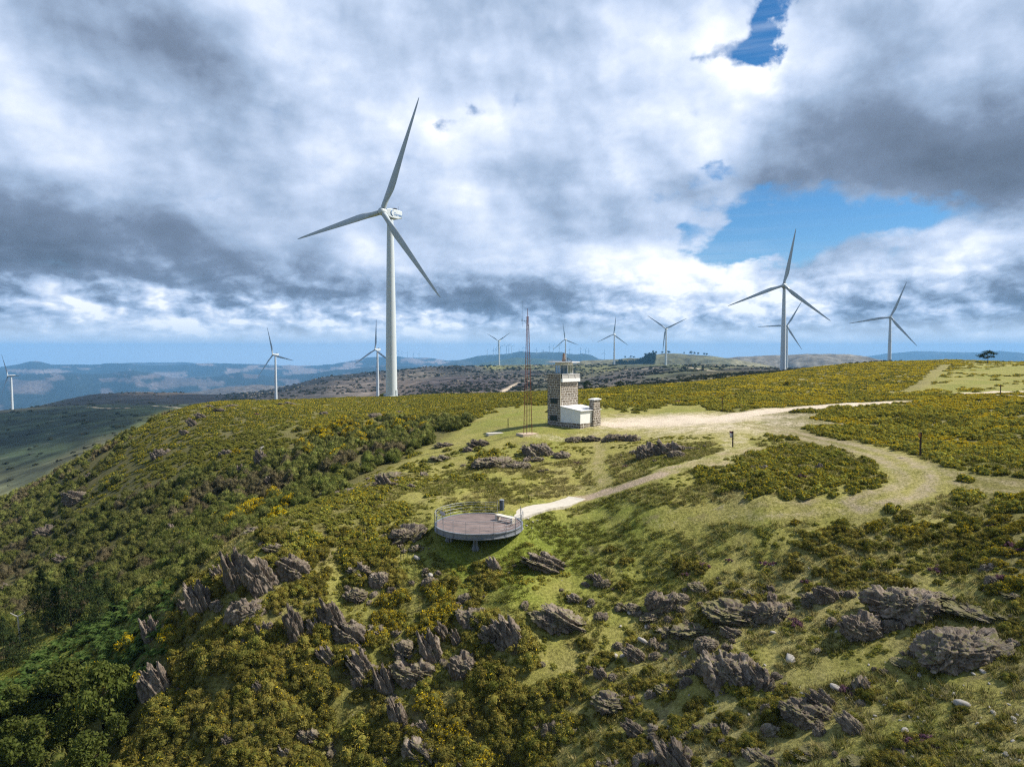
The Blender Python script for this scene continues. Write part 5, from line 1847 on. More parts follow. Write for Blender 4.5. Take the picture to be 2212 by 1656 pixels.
# (x, y of the foot, width px, height px, kind, words)
RK = [
    (636, 1250, 66, 62, "crag", "big grey crag on the ridge left of the platform"), (778, 1247, 52, 42, "rubble", "broken grey rubble below the left ridge"), (820, 1266, 42, 38, "dome", "rounded grey boulder left of the golden gorse"),
    (928, 1272, 34, 32, "dome", "small round boulder below the platform"), (930, 1245, 22, 10, "slab", "thin tilted slab above the round boulder"),
    (722, 1366, 66, 108, "fin", "tallest ribbed grey crag of the left rock wall"), (640, 1384, 48, 112, "fin", "dark fluted crag at the left end of the rock wall"), (757, 1392, 70, 62, "crag", "broad broken crag at the foot of the rock wall"),
    (682, 1376, 38, 58, "fin", "narrow fin between the two tall crags of the rock wall"), (768, 1298, 46, 34, "slab", "brown slab sloping off the top of the rock wall"), (812, 1378, 50, 36, "rubble", "low brown ledge at the right end of the rock wall"),
    (782, 1466, 62, 92, "fin", "tall grey fin with a pale vein below the rock wall"), (830, 1502, 50, 90, "fin", "dark ribbed fin right of the pale veined fin"), (890, 1478, 90, 68, "crag", "wide broken crag running down to the right"), (869, 1418, 48, 46, "slab", "small brown slab above the wide broken crag"),
    (709, 1434, 48, 52, "fin", "split pale grey fin among green gorse"), (930, 1430, 58, 98, "fin", "long leaning fin left of the twin blades"), (957, 1382, 34, 60, "fin", "thin upright blade of rock with a square top"), (985, 1392, 28, 50, "fin", "slim tan blade of rock beside the square topped one"),
    (1000, 1463, 62, 72, "crag", "blocky crag below the twin blades"), (1022, 1350, 76, 46, "crag", "grey stepped crag in the middle of the slope"), (1004, 1300, 30, 24, "dome", "small round grey boulder above the stepped crag"), (1057, 1389, 50, 48, "rubble", "grey shattered rubble under the stepped crag"), (1104, 1397, 78, 92, "fin", "long dark fin slanting down to the right"),
    (1084, 1402, 34, 26, "rubble", "small dark rubble at the foot of the slanting fin"), (1206, 1360, 122, 64, "fin", "long low wall of grey fins in mid slope"), (1240, 1300, 34, 24, "rubble", "low grey ledge above the long wall of fins"), (1300, 1268, 34, 26, "crag", "small grey crag with a yellow gorse beside it"),
    (1178, 1234, 102, 62, "fin", "spiky pinnacled outcrop on the lawn below the platform"), (1067, 1231, 34, 44, "fin", "dark leaning blade right below the platform"), (862, 1572, 52, 84, "fin", "tall brown fin low in the gorse"), (918, 1584, 36, 40, "fin", "small dark fin deep in the gorse"),
    (911, 1650, 84, 66, "crag", "heaped brown crag at the bottom edge left of centre"), (962, 1662, 46, 48, "fin", "brown fin at the bottom edge beside the heaped crag"), (1000, 1666, 26, 30, "fin", "tiny grey fin at the bottom edge"), (879, 1168, 76, 50, "crag", "pitted grey outcrop just left of the platform"), (900, 1190, 30, 18, "rubble", "low ledge under the platform's left edge"),
    (775, 1482, 30, 30, "crag", "small grey rock under the pale veined fin"), (664, 1602, 44, 36, "crag", "grey rocks low in the left gorse"), (1196, 1600, 52, 60, "crag", "dark pyramid shaped rock in the bottom gorse"),
    (1432, 1322, 70, 60, "crag", "dark double humped boulder in the middle of the right slope"), (1473, 1304, 34, 28, "dome", "dark hump right beside the double boulder"), (1509, 1275, 42, 22, "slab", "flat slanting slab uphill of the double boulder"), (1408, 1343, 50, 24, "rubble", "flat grey ledge below the double boulder"), (1440, 1370, 44, 22, "rubble", "grey scree ledge in the middle of the right slope"),
    (1582, 1347, 110, 60, "slab", "long grey sloping slab right of the double boulder"), (1662, 1342, 86, 58, "crag", "dark jagged crest at the upper end of the long slab"), (1620, 1290, 34, 18, "rubble", "small dark rubble above the jagged crest"), (1502, 1378, 92, 40, "rubble", "broken grey ledge below the long slab"), (1526, 1406, 48, 38, "dome", "round grey boulder below the broken ledge"), (1580, 1375, 44, 30, "crag", "dark block under the long slab"),
    (1574, 1484, 118, 100, "crag", "massive tan crag, largest rock in the lower middle right"), (1528, 1460, 60, 44, "crag", "grey shoulder left of the massive tan crag"), (1641, 1474, 50, 52, "fin", "dark wedge right of the massive tan crag"), (1373, 1428, 58, 50, "fin", "dark diagonal wedge among mid slope gorse"), (1363, 1322, 34, 24, "slab", "pale tipped leaning slab"),
    (1318, 1538, 74, 54, "slab", "flat brown slab sunk in the turf"), (1297, 1465, 32, 36, "fin", "small dark spike above the flat brown slab"), (1439, 1499, 44, 26, "slab", "oval grey slab lying in the turf"), (1370, 1588, 54, 50, "fin", "dark double blade in the lower middle"), (1460, 1664, 100, 88, "fin", "big blue grey blade at the bottom edge, middle right"), (1396, 1662, 54, 52, "crag", "dark block beside the blue grey blade"),
    (1481, 1594, 34, 20, "rubble", "small grey stones above the blue grey blade"), (1540, 1580, 36, 22, "rubble", "tiny grey ledge right of the small stones"), (1322, 1658, 40, 26, "rubble", "low dark ledge at the bottom edge, middle"), (1784, 1300, 48, 46, "crag", "dark upright block on the upper right slope"), (1751, 1302, 40, 26, "rubble", "low brown rubble beside the upright block"),
    (1958, 1338, 136, 80, "crag", "big black crag, darkest rock on the right slope"), (1864, 1380, 80, 74, "crag", "brown slabby boulder left below the black crag"), (1925, 1362, 40, 30, "crag", "small dark block between the black crag and the grey whaleback"), (2073, 1434, 146, 92, "crag", "wide grey whaleback rock at the right"), (2050, 1300, 60, 20, "rubble", "flat grey rubble right of the black crag"), (2110, 1335, 100, 30, "rubble", "low grey pavement above the whaleback"),
    (2190, 1292, 40, 14, "rubble", "small grey rubble at the right edge"), (2180, 1340, 44, 16, "rubble", "flat grey stones at the right edge"), (1746, 1562, 102, 68, "crag", "brown split crag in the lower right"), (1776, 1530, 66, 60, "fin", "upper blade of the split crag in the lower right"), (1842, 1582, 60, 50, "fin", "leaning brown wedge right of the split crag"), (1954, 1440, 46, 18, "slab", "low grey slab below the whaleback"), (1970, 1418, 16, 20, "crag", "small grey stub above the low slab"),
    (1627, 1640, 44, 30, "crag", "small dark rock at the bottom right"), (1664, 1656, 54, 30, "fin", "dark low fin at the bottom edge, right"), (1740, 1640, 50, 24, "rubble", "dark low ledge at the bottom edge, far right"), (1870, 1660, 60, 18, "rubble", "pale flat rock at the bottom edge, far right"),
    (1161, 984, 66, 42, "crag", "dark craggy mound in front of the radio mast"), (1213, 989, 36, 22, "crag", "small dark crag right of the mast mound"), (1241, 955, 38, 18, "rubble", "low dark rocks below the stone tower, left"), (1280, 952, 46, 18, "rubble", "low dark rocks below the stone tower, right"), (1329, 952, 52, 26, "crag", "dark rock crest in front of the clearing, left"), (1362, 953, 36, 24, "crag", "dark rock crest in front of the clearing, middle"),
    (1401, 988, 52, 52, "crag", "dark main crag in front of the gravel clearing"), (1440, 979, 52, 46, "crag", "dark right hand crag in front of the gravel clearing"), (1460, 987, 34, 22, "dome", "small dark hump beside the clearing crags"), (1372, 981, 24, 14, "rubble", "low dark rubble left of the clearing crags"), (1488, 972, 30, 12, "rubble", "low dark rubble right of the clearing crags"),
    (1033, 964, 48, 24, "rubble", "dark broken rocks left of the mast mound"), (958, 965, 42, 16, "rubble", "low dark rocks at the head of the gully"), (1064, 1009, 88, 34, "crag", "long grey outcrop above the platform"), (1119, 1012, 52, 22, "crag", "dark end of the long grey outcrop above the platform"), (954, 994, 50, 18, "rubble", "low grey rocks left of the long outcrop"), (1012, 975, 24, 16, "rubble", "tiny dark rocks above the long outcrop"), (1160, 996, 30, 14, "rubble", "tiny ledge below the mast mound"),
    (831, 1048, 38, 42, "fin", "dark peaked fin on the middle ridge"), (850, 1034, 74, 24, "rubble", "grey broken ledge behind the peaked fin"), (892, 1056, 24, 20, "fin", "small dark spike right of the peaked fin"), (810, 1050, 40, 16, "rubble", "grey stones left of the peaked fin"), (760, 1062, 34, 14, "rubble", "low pale rocks on the middle ridge"), (700, 1072, 26, 16, "rubble", "pale rocks at the lip of the gully"),
    (809, 901, 28, 17, "crag", "dark knob on the far slope below the huge turbine"), (700, 896, 18, 12, "crag", "tiny dark knob on the far slope"), (862, 893, 26, 10, "rubble", "tiny dark rocks right of the far knob"),
    (566, 1004, 30, 50, "fin", "grey rock pillar in the scrub of the far slope"), (522, 1026, 20, 36, "fin", "pale rock fin left of the rock pillar"), (582, 1048, 20, 30, "fin", "dark leaning fin below the rock pillar"), (520, 1072, 20, 18, "fin", "dark spike in the scrub"), (488, 982, 26, 16, "rubble", "pale small rocks above the scrub"),
    (435, 904, 24, 20, "fin", "jagged dark teeth on the left skyline"), (416, 920, 24, 26, "fin", "jagged dark teeth just under the left skyline"), (476, 890, 26, 13, "fin", "small teeth of rock along the skyline"), (500, 879, 24, 9, "rubble", "tiny rocks on the left skyline"), (400, 938, 22, 16, "fin", "dark rock teeth on the left shoulder"), (620, 874, 36, 10, "rubble", "low dark rocks on the skyline left of the huge turbine"), (455, 880, 18, 9, "fin", "tiny grey tooth of rock on the left skyline"),
    (347, 986, 32, 26, "crag", "pale quartz rocks on the left slope"), (512, 1268, 62, 116, "fin", "dark tall crag at the left of the grey cliff"), (563, 1278, 84, 118, "fin", "tall fluted grey cliff above the scrub"), (473, 1252, 32, 48, "fin", "small grey fin at the edge of the cliff"), (547, 1148, 36, 18, "rubble", "low grey rocks on top of the cliff ridge"), (590, 1190, 40, 20, "rubble", "grey ledge on top of the cliff ridge"), (625, 1230, 40, 44, "crag", "grey crag between the cliff and the big ridge crag"),
    (431, 1324, 62, 92, "fin", "grey fluted crag in the gorse below the cliff"), (402, 1322, 30, 42, "fin", "small grey fin left of the fluted crag"), (531, 1350, 72, 74, "crag", "broad grey crag below the cliff"), (573, 1384, 38, 52, "fin", "dark crag right below the broad one"), (328, 1380, 44, 66, "fin", "half buried grey fins at the scrub edge"), (300, 1300, 20, 20, "fin", "small grey rock at the bend of the rib"),
    (348, 1506, 66, 98, "fin", "tall blue grey slab at the lower left"), (330, 1500, 50, 60, "slab", "low blue grey slab beside the tall one"), (100, 1157, 38, 32, "crag", "grey outcrop far down the left slope"), (373, 1155, 28, 36, "fin", "grey rock tooth in the dark scrub"), (135, 1218, 28, 32, "fin", "dark grey rock in the brown scrub"), (20, 1280, 24, 30, "fin", "dark rock at the left edge"),
    (167, 1084, 44, 36, "crag", "grey outcrop high on the left slope"), (138, 1068, 28, 14, "rubble", "low rocks beside the high left outcrop"), (200, 1030, 22, 14, "crag", "small rocks on the left skyline shoulder"), (496, 1604, 28, 26, "crag", "lone pinkish boulder in the lower left gorse"), (560, 1500, 26, 40, "fin", "dark rock hidden in the lower left gorse"), (620, 1640, 40, 40, "fin", "grey fin at the bottom edge, left"),
    (1740, 1010, 26, 8, "rubble", "low dark stones in the heath island"), (1655, 1013, 26, 12, "rubble", "dark stones at the left edge of the heath island"), 
]
ROCK_POS = []


def place_rocks():
    rng = random.Random(11)
    used = {}
    for (px, py, w, h, kind, lab) in RK:
        p = hit(px, py)
        if p is None:
            continue
        d = math.hypot(p.x, p.y)
        W, Hh = w / F * d, h / F * d
        # seen from above: part of the pixel height is depth
        el = math.atan2(-p.z, d)
        depth = W * {"fin": .55, "crag": .7, "slab": .85, "dome": .75, "rubble": .8}[kind]
        H = .72 * max((Hh - depth * math.sin(el) * .6) / math.cos(el), Hh * .45)
        me = ROCKS[kind][rng.randrange(len(ROCKS[kind]))]
        o = obj_of("rock_outcrop", me)
        az = math.atan2(p.x, p.y)
        o.rotation_euler = (0, 0, -az * .5 + rng.uniform(-.45, .45) + (math.pi if kind in ("crag", "dome", "rubble") and rng.random() < .4 else 0))
        sx, sy, sz = W / 1.6, depth / 1.4, H / 1.12
        o.scale = (sx * 1.06, sy, sz)
        cx, cy_ = p.x + math.sin(az) * depth * .35, p.y + math.cos(az) * depth * .35
        gz = min(float(ground_z(cx, cy_)), p.z + .3 * H)
        o.location = (cx, cy_, gz - .25 * H)
        tag(o, lab, "rock outcrop", "craggy schist outcrops breaking through the turf")
        ROCK_POS.append((cx, cy_, W * .55, px, py, lab))


place_rocks()
RP = np.array([(r[0], r[1], r[2]) for r in ROCK_POS])


# ------------------------------------------------------------------ plants
def leaf_mat(name, stops, rand=(.6, 1.4), hue=None, trans=.18, scale=.9):
    m, nt, out = mat_new(name)
    oi = nt.nodes.new('ShaderNodeObjectInfo')
    t = attr(nt, "tint").outputs['Fac']
    c = ramp(nt, t, stops)
    k = nt.nodes.new('ShaderNodeMapRange')
    put(nt, k.inputs[0], oi.outputs['Random'])
    k.inputs[3].default_value, k.inputs[4].default_value = rand
    c = mixc(nt, 1.0, c, k.outputs[0], 'MULTIPLY')
    if hue:
        r2 = mth(nt, 'FRACT', mth(nt, 'MULTIPLY', oi.outputs['Random'], 7.31))
        c = mixc(nt, mth(nt, 'MULTIPLY', r2, .55), c, hue)
    d = nt.nodes.new('ShaderNodeBsdfDiffuse')
    nt.links.new(c, d.inputs[0])
    tr = nt.nodes.new('ShaderNodeBsdfTranslucent')
    nt.links.new(c, tr.inputs[0])
    mx = nt.nodes.new('ShaderNodeMixShader')
    mx.inputs[0].default_value = trans
    nt.links.new(d.outputs[0], mx.inputs[1])
    nt.links.new(tr.outputs[0], mx.inputs[2])
    nt.links.new(mx.outputs[0], out.inputs[0])
    return m


M_GORSE = leaf_mat("gorse_sprigs", [(0, (.100, .122, .024)), (.45, (.190, .205, .042)), (.75, (.275, .268, .055)), (1, (.36, .315, .068))], (.72, 1.3), (.195, .190, .052))
M_GORSE2 = leaf_mat("gorse_sprigs_brown", [(0, (.098, .116, .023)), (.45, (.188, .190, .041)), (.75, (.275, .25, .052)), (1, (.35, .28, .062))], (.65, 1.3), (.195, .160, .046))
M_GFLOW = leaf_mat("gorse_flowers", [(0, (.62, .42, .016)), (1, (.80, .60, .022))], (.8, 1.15), None, .2)
M_BROOM = leaf_mat("broom_twigs", [(0, (.068, .094, .020)), (.5, (.138, .168, .038)), (1, (.235, .240, .070))], (.65, 1.35), (.185, .170, .062))
M_BFLOW = leaf_mat("broom_flowers", [(0, (.62, .42, .008)), (1, (.80, .60, .01))], (.85, 1.1), None, .2)
M_DEADB = leaf_mat("dry_scrub", [(0, (.105, .088, .048)), (.5, (.165, .135, .075)), (1, (.24, .195, .115))], (.7, 1.3), (.12, .12, .05))
M_LEAF = leaf_mat("broad_leaves", [(0, (.066, .090, .020)), (.5, (.115, .142, .032)), (1, (.185, .205, .055))], (.75, 1.25), None, .35)
M_FIR = leaf_mat("conifer_needles", [(0, (.022, .036, .014)), (.5, (.036, .054, .020)), (1, (.062, .080, .030))], (.75, 1.25), None, .15)
M_FERN = leaf_mat("bracken_fronds", [(0, (.055, .10, .022)), (.5, (.085, .14, .034)), (1, (.14, .19, .055))], (.75, 1.25), None, .3)
M_GRASS = leaf_mat("grass_blades", [(0, (.075, .098, .016)), (.5, (.18, .175, .040)), (1, (.40, .34, .16))], (.6, 1.4), None, .3)
M_HEATH = leaf_mat("heather_bloom", [(0, (.09, .07, .05)), (.5, (.13, .07, .09)), (1, (.22, .09, .17))], (.8, 1.2), None, .2)
M_BARK = simple_mat("bark", (.11, .085, .06), .95, .25, 6, bmp=.4)


def unit(a):
    return a / np.maximum(np.linalg.norm(a, axis=-1, keepdims=True), 1e-9)


def leaf_tris(P, N, size, aspect, rng, jitter=.9, up=0.0, quad=False):
    """a leaf-sized face at each point, roughly facing N"""
    n = len(P)
    nn = unit(N + jitter * rng.normal(size=(n, 3)))
    t = unit(np.cross(nn, rng.normal(size=(n, 3))) + np.array([0, 0, up]))
    b = unit(np.cross(nn, t))
    s = np.asarray(size).reshape(-1, 1) * rng.uniform(.65, 1.35, (n, 1))
    if quad:
        V = np.stack([P - t * s * .5, P + b * s * aspect * .5, P + t * s * .5, P - b * s * aspect * .5], 1)
        return V.reshape(-1, 3), np.arange(4 * n).reshape(n, 4)
    V = np.stack([P - t * s * .4 - b * s * aspect * .5, P - t * s * .4 + b * s * aspect * .5, P + t * s * .75], 1)
    return V.reshape(-1, 3), np.arange(3 * n).reshape(n, 3)


def sphere_pts(n, rng, zmin=-.35):
    z = rng.uniform(zmin, 1, n)
    a = rng.uniform(0, 2 * math.pi, n)
    r = np.sqrt(1 - z * z)
    return np.c_[r * np.cos(a), r * np.sin(a), z]


def bush_mesh(name, seed, lobes, per, size, flower, mats, spread=(1.0, .9, .5), lobe_r=(.26, .46), aspect=.45, core_sub=1, up=.25, tall=0.0, tint=(0, 1)):
    rng = np.random.RandomState(seed)
    Vs, Fs, Ms, Ts = [], [], [], []
    nv = 0
    C, Fc = ico(core_sub)
    done = []
    for i in range(lobes):
        for _ in range(12):
            a, q = rng.uniform(0, 2 * math.pi), math.sqrt(rng.uniform(0, 1))
            x, y = spread[0] * q * math.cos(a) * .8, spread[1] * q * math.sin(a) * .8
            h = spread[2] * (1 - q * q * .75) * rng.uniform(.7, 1.1)
            r = (lobe_r[0] + (lobe_r[1] - lobe_r[0]) * rng.uniform() ** 1.5) * (1.1 - .3 * q)
            if all((x - d[0]) ** 2 + (y - d[1]) ** 2 + (h - d[2]) ** 2 > (r * .9) ** 2 for d in done):
                break
        done.append((x, y, h, r))
        c = np.array([x, y, max(h, r * .35)])
        shp = np.array([1, 1, rng.uniform(.75, 1.0) + tall])
        # dense inside of the cushion
        k = C * (r * .80 * (1 + .18 * rng.normal(size=(len(C), 1)))) * shp + c
        Vs.append(k)
        Fs.append(Fc + nv)
        Ms.append(np.zeros(len(Fc), int))
        Ts.append(rng.uniform(tint[0], tint[1], len(k)) * .8)
        nv += len(k)
        S = sphere_pts(per, rng)
        P = S * (r * (rng.uniform(.74, 1.08, (per, 1)) + .30 * rng.uniform(size=(per, 1)) ** 6)) * shp + c
        V, Fq = leaf_tris(P, S, size, aspect, rng, .85, up)
        Vs.append(V)
        Fs.append(Fq + nv)
        nv += len(V)
        fl = (rng.uniform(size=per) < flower * np.clip(.35 + S[:, 2], .1, 1.2) * rng.uniform(.3, 1.7))
        Ms.append(fl.astype(int))
        Ts.append(np.repeat(np.clip(rng.uniform(tint[0], tint[1], per) + rng.normal() * .26, 0, 1), 3))
    V = np.concatenate(Vs)
    return mesh_np(name, V, [np.concatenate(Fs)], mats, np.concatenate(Ms), attrs={"tint": ('FLOAT', np.concatenate(Ts))})


GL = dict(lobe_r=(.13, .42), aspect=.40)
GM = [M_GORSE, M_GFLOW]
GN = [M_GORSE2, M_GFLOW]
G_NEAR = [bush_mesh("gorse_bush", 1, 20, 150, .105, .01, GN, **GL), bush_mesh("gorse_bush", 2, 17, 170, .105, .06, GN, **GL),
          bush_mesh("gorse_bush", 3, 21, 150, .10, .20, GN, **GL), bush_mesh("gorse_bush", 4, 15, 180, .11, .03, GN, spread=(.75, 1.15, .6), **GL),
          bush_mesh("gorse_bush", 5, 18, 160, .105, .02, GN, spread=(1.2, .75, .45), tint=(.3, 1), **GL), bush_mesh("gorse_bush", 6, 16, 170, .10, .42, GN, spread=(.9, .9, .45), **GL)]
GK = dict(lobe_r=(.16, .42), aspect=.42)
G_MID = [bush_mesh("gorse_mid", 11, 11, 56, .16, .04, GM, **GK), bush_mesh("gorse_mid", 12, 11, 56, .16, .14, GM, **GK), bush_mesh("gorse_mid", 13, 12, 52, .16, .34, GM, **GK), bush_mesh("gorse_mid", 14, 10, 56, .16, .60, GM, spread=(.9, .9, .4), **GK)]
G_FAR = [bush_mesh("gorse_far", 21, 7, 26, .28, .05, GM, spread=(1, 1, .35)), bush_mesh("gorse_far", 22, 7, 26, .28, .24, GM, spread=(1, 1, .35)), bush_mesh("gorse_far", 23, 7, 26, .28, .55, GM, spread=(1, 1, .35))]
BR = dict(spread=(.9, .9, 1.0), lobe_r=(.28, .5), aspect=.30, up=.9, tall=.35)
B_NEAR = [bush_mesh("broom_shrub", 31, 11, 170, .17, .0, [M_BROOM, M_BFLOW], **BR), bush_mesh("broom_shrub", 32, 12, 160, .17, .02, [M_BROOM, M_BFLOW], **BR), bush_mesh("broom_shrub", 33, 10, 150, .18, 0, [M_DEADB, M_BFLOW], **BR),
          bush_mesh("broom_shrub", 34, 11, 170, .17, 0, [M_BROOM, M_BFLOW], tint=(.4, 1), **BR), bush_mesh("flowering_broom", 35, 12, 170, .15, .55, [M_BROOM, M_BFLOW], **BR)]
B_MID = [bush_mesh("broom_mid", 41, 8, 70, .26, 0, [M_BROOM, M_BFLOW], **BR), bush_mesh("broom_mid", 42, 8, 70, .26, .01, [M_BROOM, M_BFLOW], tint=(.3, 1), **BR), bush_mesh("broom_mid", 43, 8, 60, .26, 0, [M_DEADB, M_BFLOW], **BR)]


def tuft_mesh(seed, n, h, mats, wid=.02, spread=.16, tint=(0, 1)):
    rng = np.random.RandomState(seed)
    a = rng.uniform(0, 2 * math.pi, n)
    q = spread * np.sqrt(rng.uniform(size=n))
    P = np.c_[q * np.cos(a), q * np.sin(a), np.full(n, -.03)]
    ln = rng.uniform(.5, 1.1, n) * h
    out = np.c_[np.cos(a), np.sin(a), np.zeros(n)] * (rng.uniform(.1, .8, (n, 1)) * ln[:, None])
    tip = P + out + np.c_[np.zeros(n), np.zeros(n), ln]
    s = np.c_[-np.sin(a), np.cos(a), np.zeros(n)] * wid
    V = np.stack([P - s, P + s, tip], 1).reshape(-1, 3)
    return mesh_np("grass_tuft", V, np.arange(3 * n).reshape(n, 3), mats, attrs={"tint": ('FLOAT', np.repeat(rng.uniform(tint[0], tint[1], n), 3))})


TUFTS = [tuft_mesh(1, 26, .26, [M_GRASS], tint=(0, .6)), tuft_mesh(2, 22, .34, [M_GRASS], tint=(.2, .9)), tuft_mesh(3, 20, .30, [M_GRASS], tint=(.55, 1))]


def fern_mesh(seed):
    rng = np.random.RandomState(seed)
    Vs, Ts, nv = [], [], 0
    for i in range(9):
        a = rng.uniform(0, 6.28)
        L = rng.uniform(.6, 1.0)
        for j in range(9):
            f = j / 9
            c = np.array([math.cos(a) * L * f, math.sin(a) * L * f, .75 * L * math.sin(f * 2.4)])
            w = .26 * (1 - f) + .03
            s = np.array([-math.sin(a), math.cos(a), -.15])
            fw = np.array([math.cos(a), math.sin(a), .1]) * .12
            Vs += [c - s * w, c + fw * .8, c - fw * .4, c + s * w, c - fw * .4, c + fw * .8]
            Ts += [rng.uniform()] * 6
    V = np.array(Vs)
    return mesh_np("bracken", V, np.arange(len(V)).reshape(-1, 3), [M_FERN], attrs={"tint": ('FLOAT', Ts)})


FERNS = [fern_mesh(5), fern_mesh(6)]
HEATH = bush_mesh("heather_clump", 61, 7, 60, .07, 0, [M_HEATH, M_HEATH], spread=(.6, .6, .18), lobe_r=(.14, .24))


# ------------------------------------------------------------------ scatter
def scatter(name, protos, pts, rot, scl, idx, label):
    """ground cover: one object whose points carry the plants"""
    c = bpy.data.collections.new(name + "_source")
    for i, me in enumerate(protos):
        c.objects.link(bpy.data.objects.new(f"{name}_source_{chr(97 + i)}", me))
    me = bpy.data.meshes.new(name)
    me.vertices.add(len(pts))
    me.vertices.foreach_set("co", np.asarray(pts, np.float32).ravel())
    for k, typ, arr, f in (("rot", 'FLOAT_VECTOR', rot, "vector"), ("scl", 'FLOAT_VECTOR', scl, "vector")):
        me.attributes.new(k, typ, 'POINT').data.foreach_set(f, np.asarray(arr, np.float32).ravel())
    me.attributes.new("pick", 'INT', 'POINT').data.foreach_set("value", np.asarray(idx, np.int32))
    me.update()
    o = obj_of(name, me)
    ng = bpy.data.node_groups.new(name + "_nodes", 'GeometryNodeTree')
    ng.interface.new_socket("Geometry", in_out='INPUT', socket_type='NodeSocketGeometry')
    ng.interface.new_socket("Geometry", in_out='OUTPUT', socket_type='NodeSocketGeometry')
    gi, go = ng.nodes.new('NodeGroupInput'), ng.nodes.new('NodeGroupOutput')
    ip = ng.nodes.new('GeometryNodeInstanceOnPoints')
    ci = ng.nodes.new('GeometryNodeCollectionInfo')
    ci.inputs['Collection'].default_value = c
    ci.inputs['Separate Children'].default_value = True
    ci.inputs['Reset Children'].default_value = True
    ip.inputs['Pick Instance'].default_value = True

    def na(nm, t):
        n = ng.nodes.new('GeometryNodeInputNamedAttribute')
        n.data_type = t
        n.inputs['Name'].default_value = nm
        return n.outputs['Attribute']
    e2r = ng.nodes.new('FunctionNodeEulerToRotation')
    ng.links.new(na("rot", 'FLOAT_VECTOR'), e2r.inputs[0])
    ng.links.new(gi.outputs[0], ip.inputs['Points'])
    ng.links.new(ci.outputs[0], ip.inputs['Instance'])
    ng.links.new(na("pick", 'INT'), ip.inputs['Instance Index'])
    ng.links.new(e2r.outputs[0], ip.inputs['Rotation'])
    ng.links.new(na("scl", 'FLOAT_VECTOR'), ip.inputs['Scale'])
    ng.links.new(ip.outputs[0], go.inputs[0])
    md = o.modifiers.new("cover", 'NODES')
    md.node_group = ng
    tag(o, label, name.replace("_", " "), kind="stuff")
    return o


def candidates(r0, r1, dens, rng):
    a1 = math.radians(39.5)
    n = int(dens * a1 * (r1 * r1 - r0 * r0))
    r = np.sqrt(rng.uniform(r0 * r0, r1 * r1, n))
    a = rng.uniform(-a1, a1, n)
    x, y = r * np.sin(a), r * np.cos(a)
    z = ground_z(x, y)
    # keep what the crest of the land does not hide
    fi, fj = _ri(r).astype(int), np.clip(np.interp(a, AZ, np.arange(NA)).round().astype(int), 0, NA - 1)
    vis = (z + 1.2) / r >= RUNMAX[np.clip(fi - 1, 0, NR - 1), fj] - .002
    return x[vis], y[vis], z[vis], r[vis]


def clear_of(x, y, tracks=True):
    ok = np.ones(len(x), bool)
    if tracks:
        m, _ = track_mask(x, y, TRACKS)
        ok &= m < .22
        ok &= bare_mask(x, y) < .3
    # built things
    for (px, py, rad) in ((1240, 918, 4.6), (1139, 938, 1.2), (1075, 936, 1.6)):
        h = hit(px, py)
        ok &= np.hypot(x - h.x, y - h.y) > rad
    ok &= np.hypot(x - DECK_C.x, y - DECK_C.y) > DECK_R + .35
    e = hit(1246, 1077)
    s = DECK_C
    L2 = (e.x - s.x) ** 2 + (e.y - s.y) ** 2
    t = np.clip(((x - s.x) * (e.x - s.x) + (y - s.y) * (e.y - s.y)) / L2, 0, 1)
    ok &= np.hypot(x - s.x - t * (e.x - s.x), y - s.y - t * (e.y - s.y)) > 1.5
    return ok


RNG = np.random.RandomState(77)


def clump(x, y, s, seed):
    return .5 + .5 * fbm(x / s, y / s, o=3, seed=seed) * 1.6


def gorse_candidates(r0, r1, dens):
    x, y, z, r = candidates(r0, r1, dens, RNG)
    cv = cover(x, y)
    k = clump(x, y, 3.4, 201) * .75 + clump(x, y, 9.0, 207) * .25
    p = cv[:, 0]
    qx, qy = project(x, y, z)
    e = ((qx - 1738) / 236) ** 2 + ((qy - 1024) / 60) ** 2
    p = np.where((qx > 1250) & (qy > 1150), np.clip(p * 1.35 + .04, 0, 1), p)
    p = np.where(e < 1, .93, np.where(e < 1.5, 0, p))
    keep = (k < sstep(.0, 1.0, p) * .98 + .04 * (p > .03)) & (RNG.uniform(size=len(x)) < .35 + .65 * p)
    keep &= clear_of(x, y)
    if len(RP):
        dd = np.hypot(x[:, None] - RP[None, :, 0], y[:, None] - RP[None, :, 1])
        keep &= (dd > RP[None, :, 2] * .42).all(1) | (RNG.uniform(size=len(x)) < .25)
    x, y, z, r, cv = x[keep], y[keep], z[keep], r[keep], cv[keep]
    px, py = project(x, y, z)
    # bloom is heavier on the plateau fields
    yel = .34 + .10 * (py < 1100) + .30 * sstep(1300, 1700, px) * (py < 1150) + .22 * (np.hypot((px - 860) / 160, (py - 1320) / 60) < 1) + .5 * (fbm(x / 7, y / 7, seed=211)) - .22 * (px < 650) + .16 * (py < 880) * (px > 1200)
    yel = yel - .26 * (((px - 1738) / 236) ** 2 + ((py - 1024) / 60) ** 2 < 1.1)
    return x, y, z, r, np.clip(yel, 0, 1)


def slope_tilt(x, y, k=.6):
    e = .6
    gx = (ground_z(x + e, y) - ground_z(x - e, y)) / (2 * e)
    gy = (ground_z(x, y + e) - ground_z(x, y - e)) / (2 * e)
    return np.clip(gy * k, -.6, .6), np.clip(-gx * k, -.6, .6)


def eulers(x, y, k=.6):
    tx, ty = slope_tilt(x, y, k)
    n = len(x)
    az = RNG.uniform(0, 6.283, n)
    # tilt in world axes after a turn about z
    out = np.empty((n, 3))
    for i in range(n):
        q = Matrix.Rotation(tx[i], 3, 'X') @ Matrix.Rotation(ty[i], 3, 'Y') @ Matrix.Rotation(az[i], 3, 'Z')
        out[i] = q.to_euler()[:]
    return out


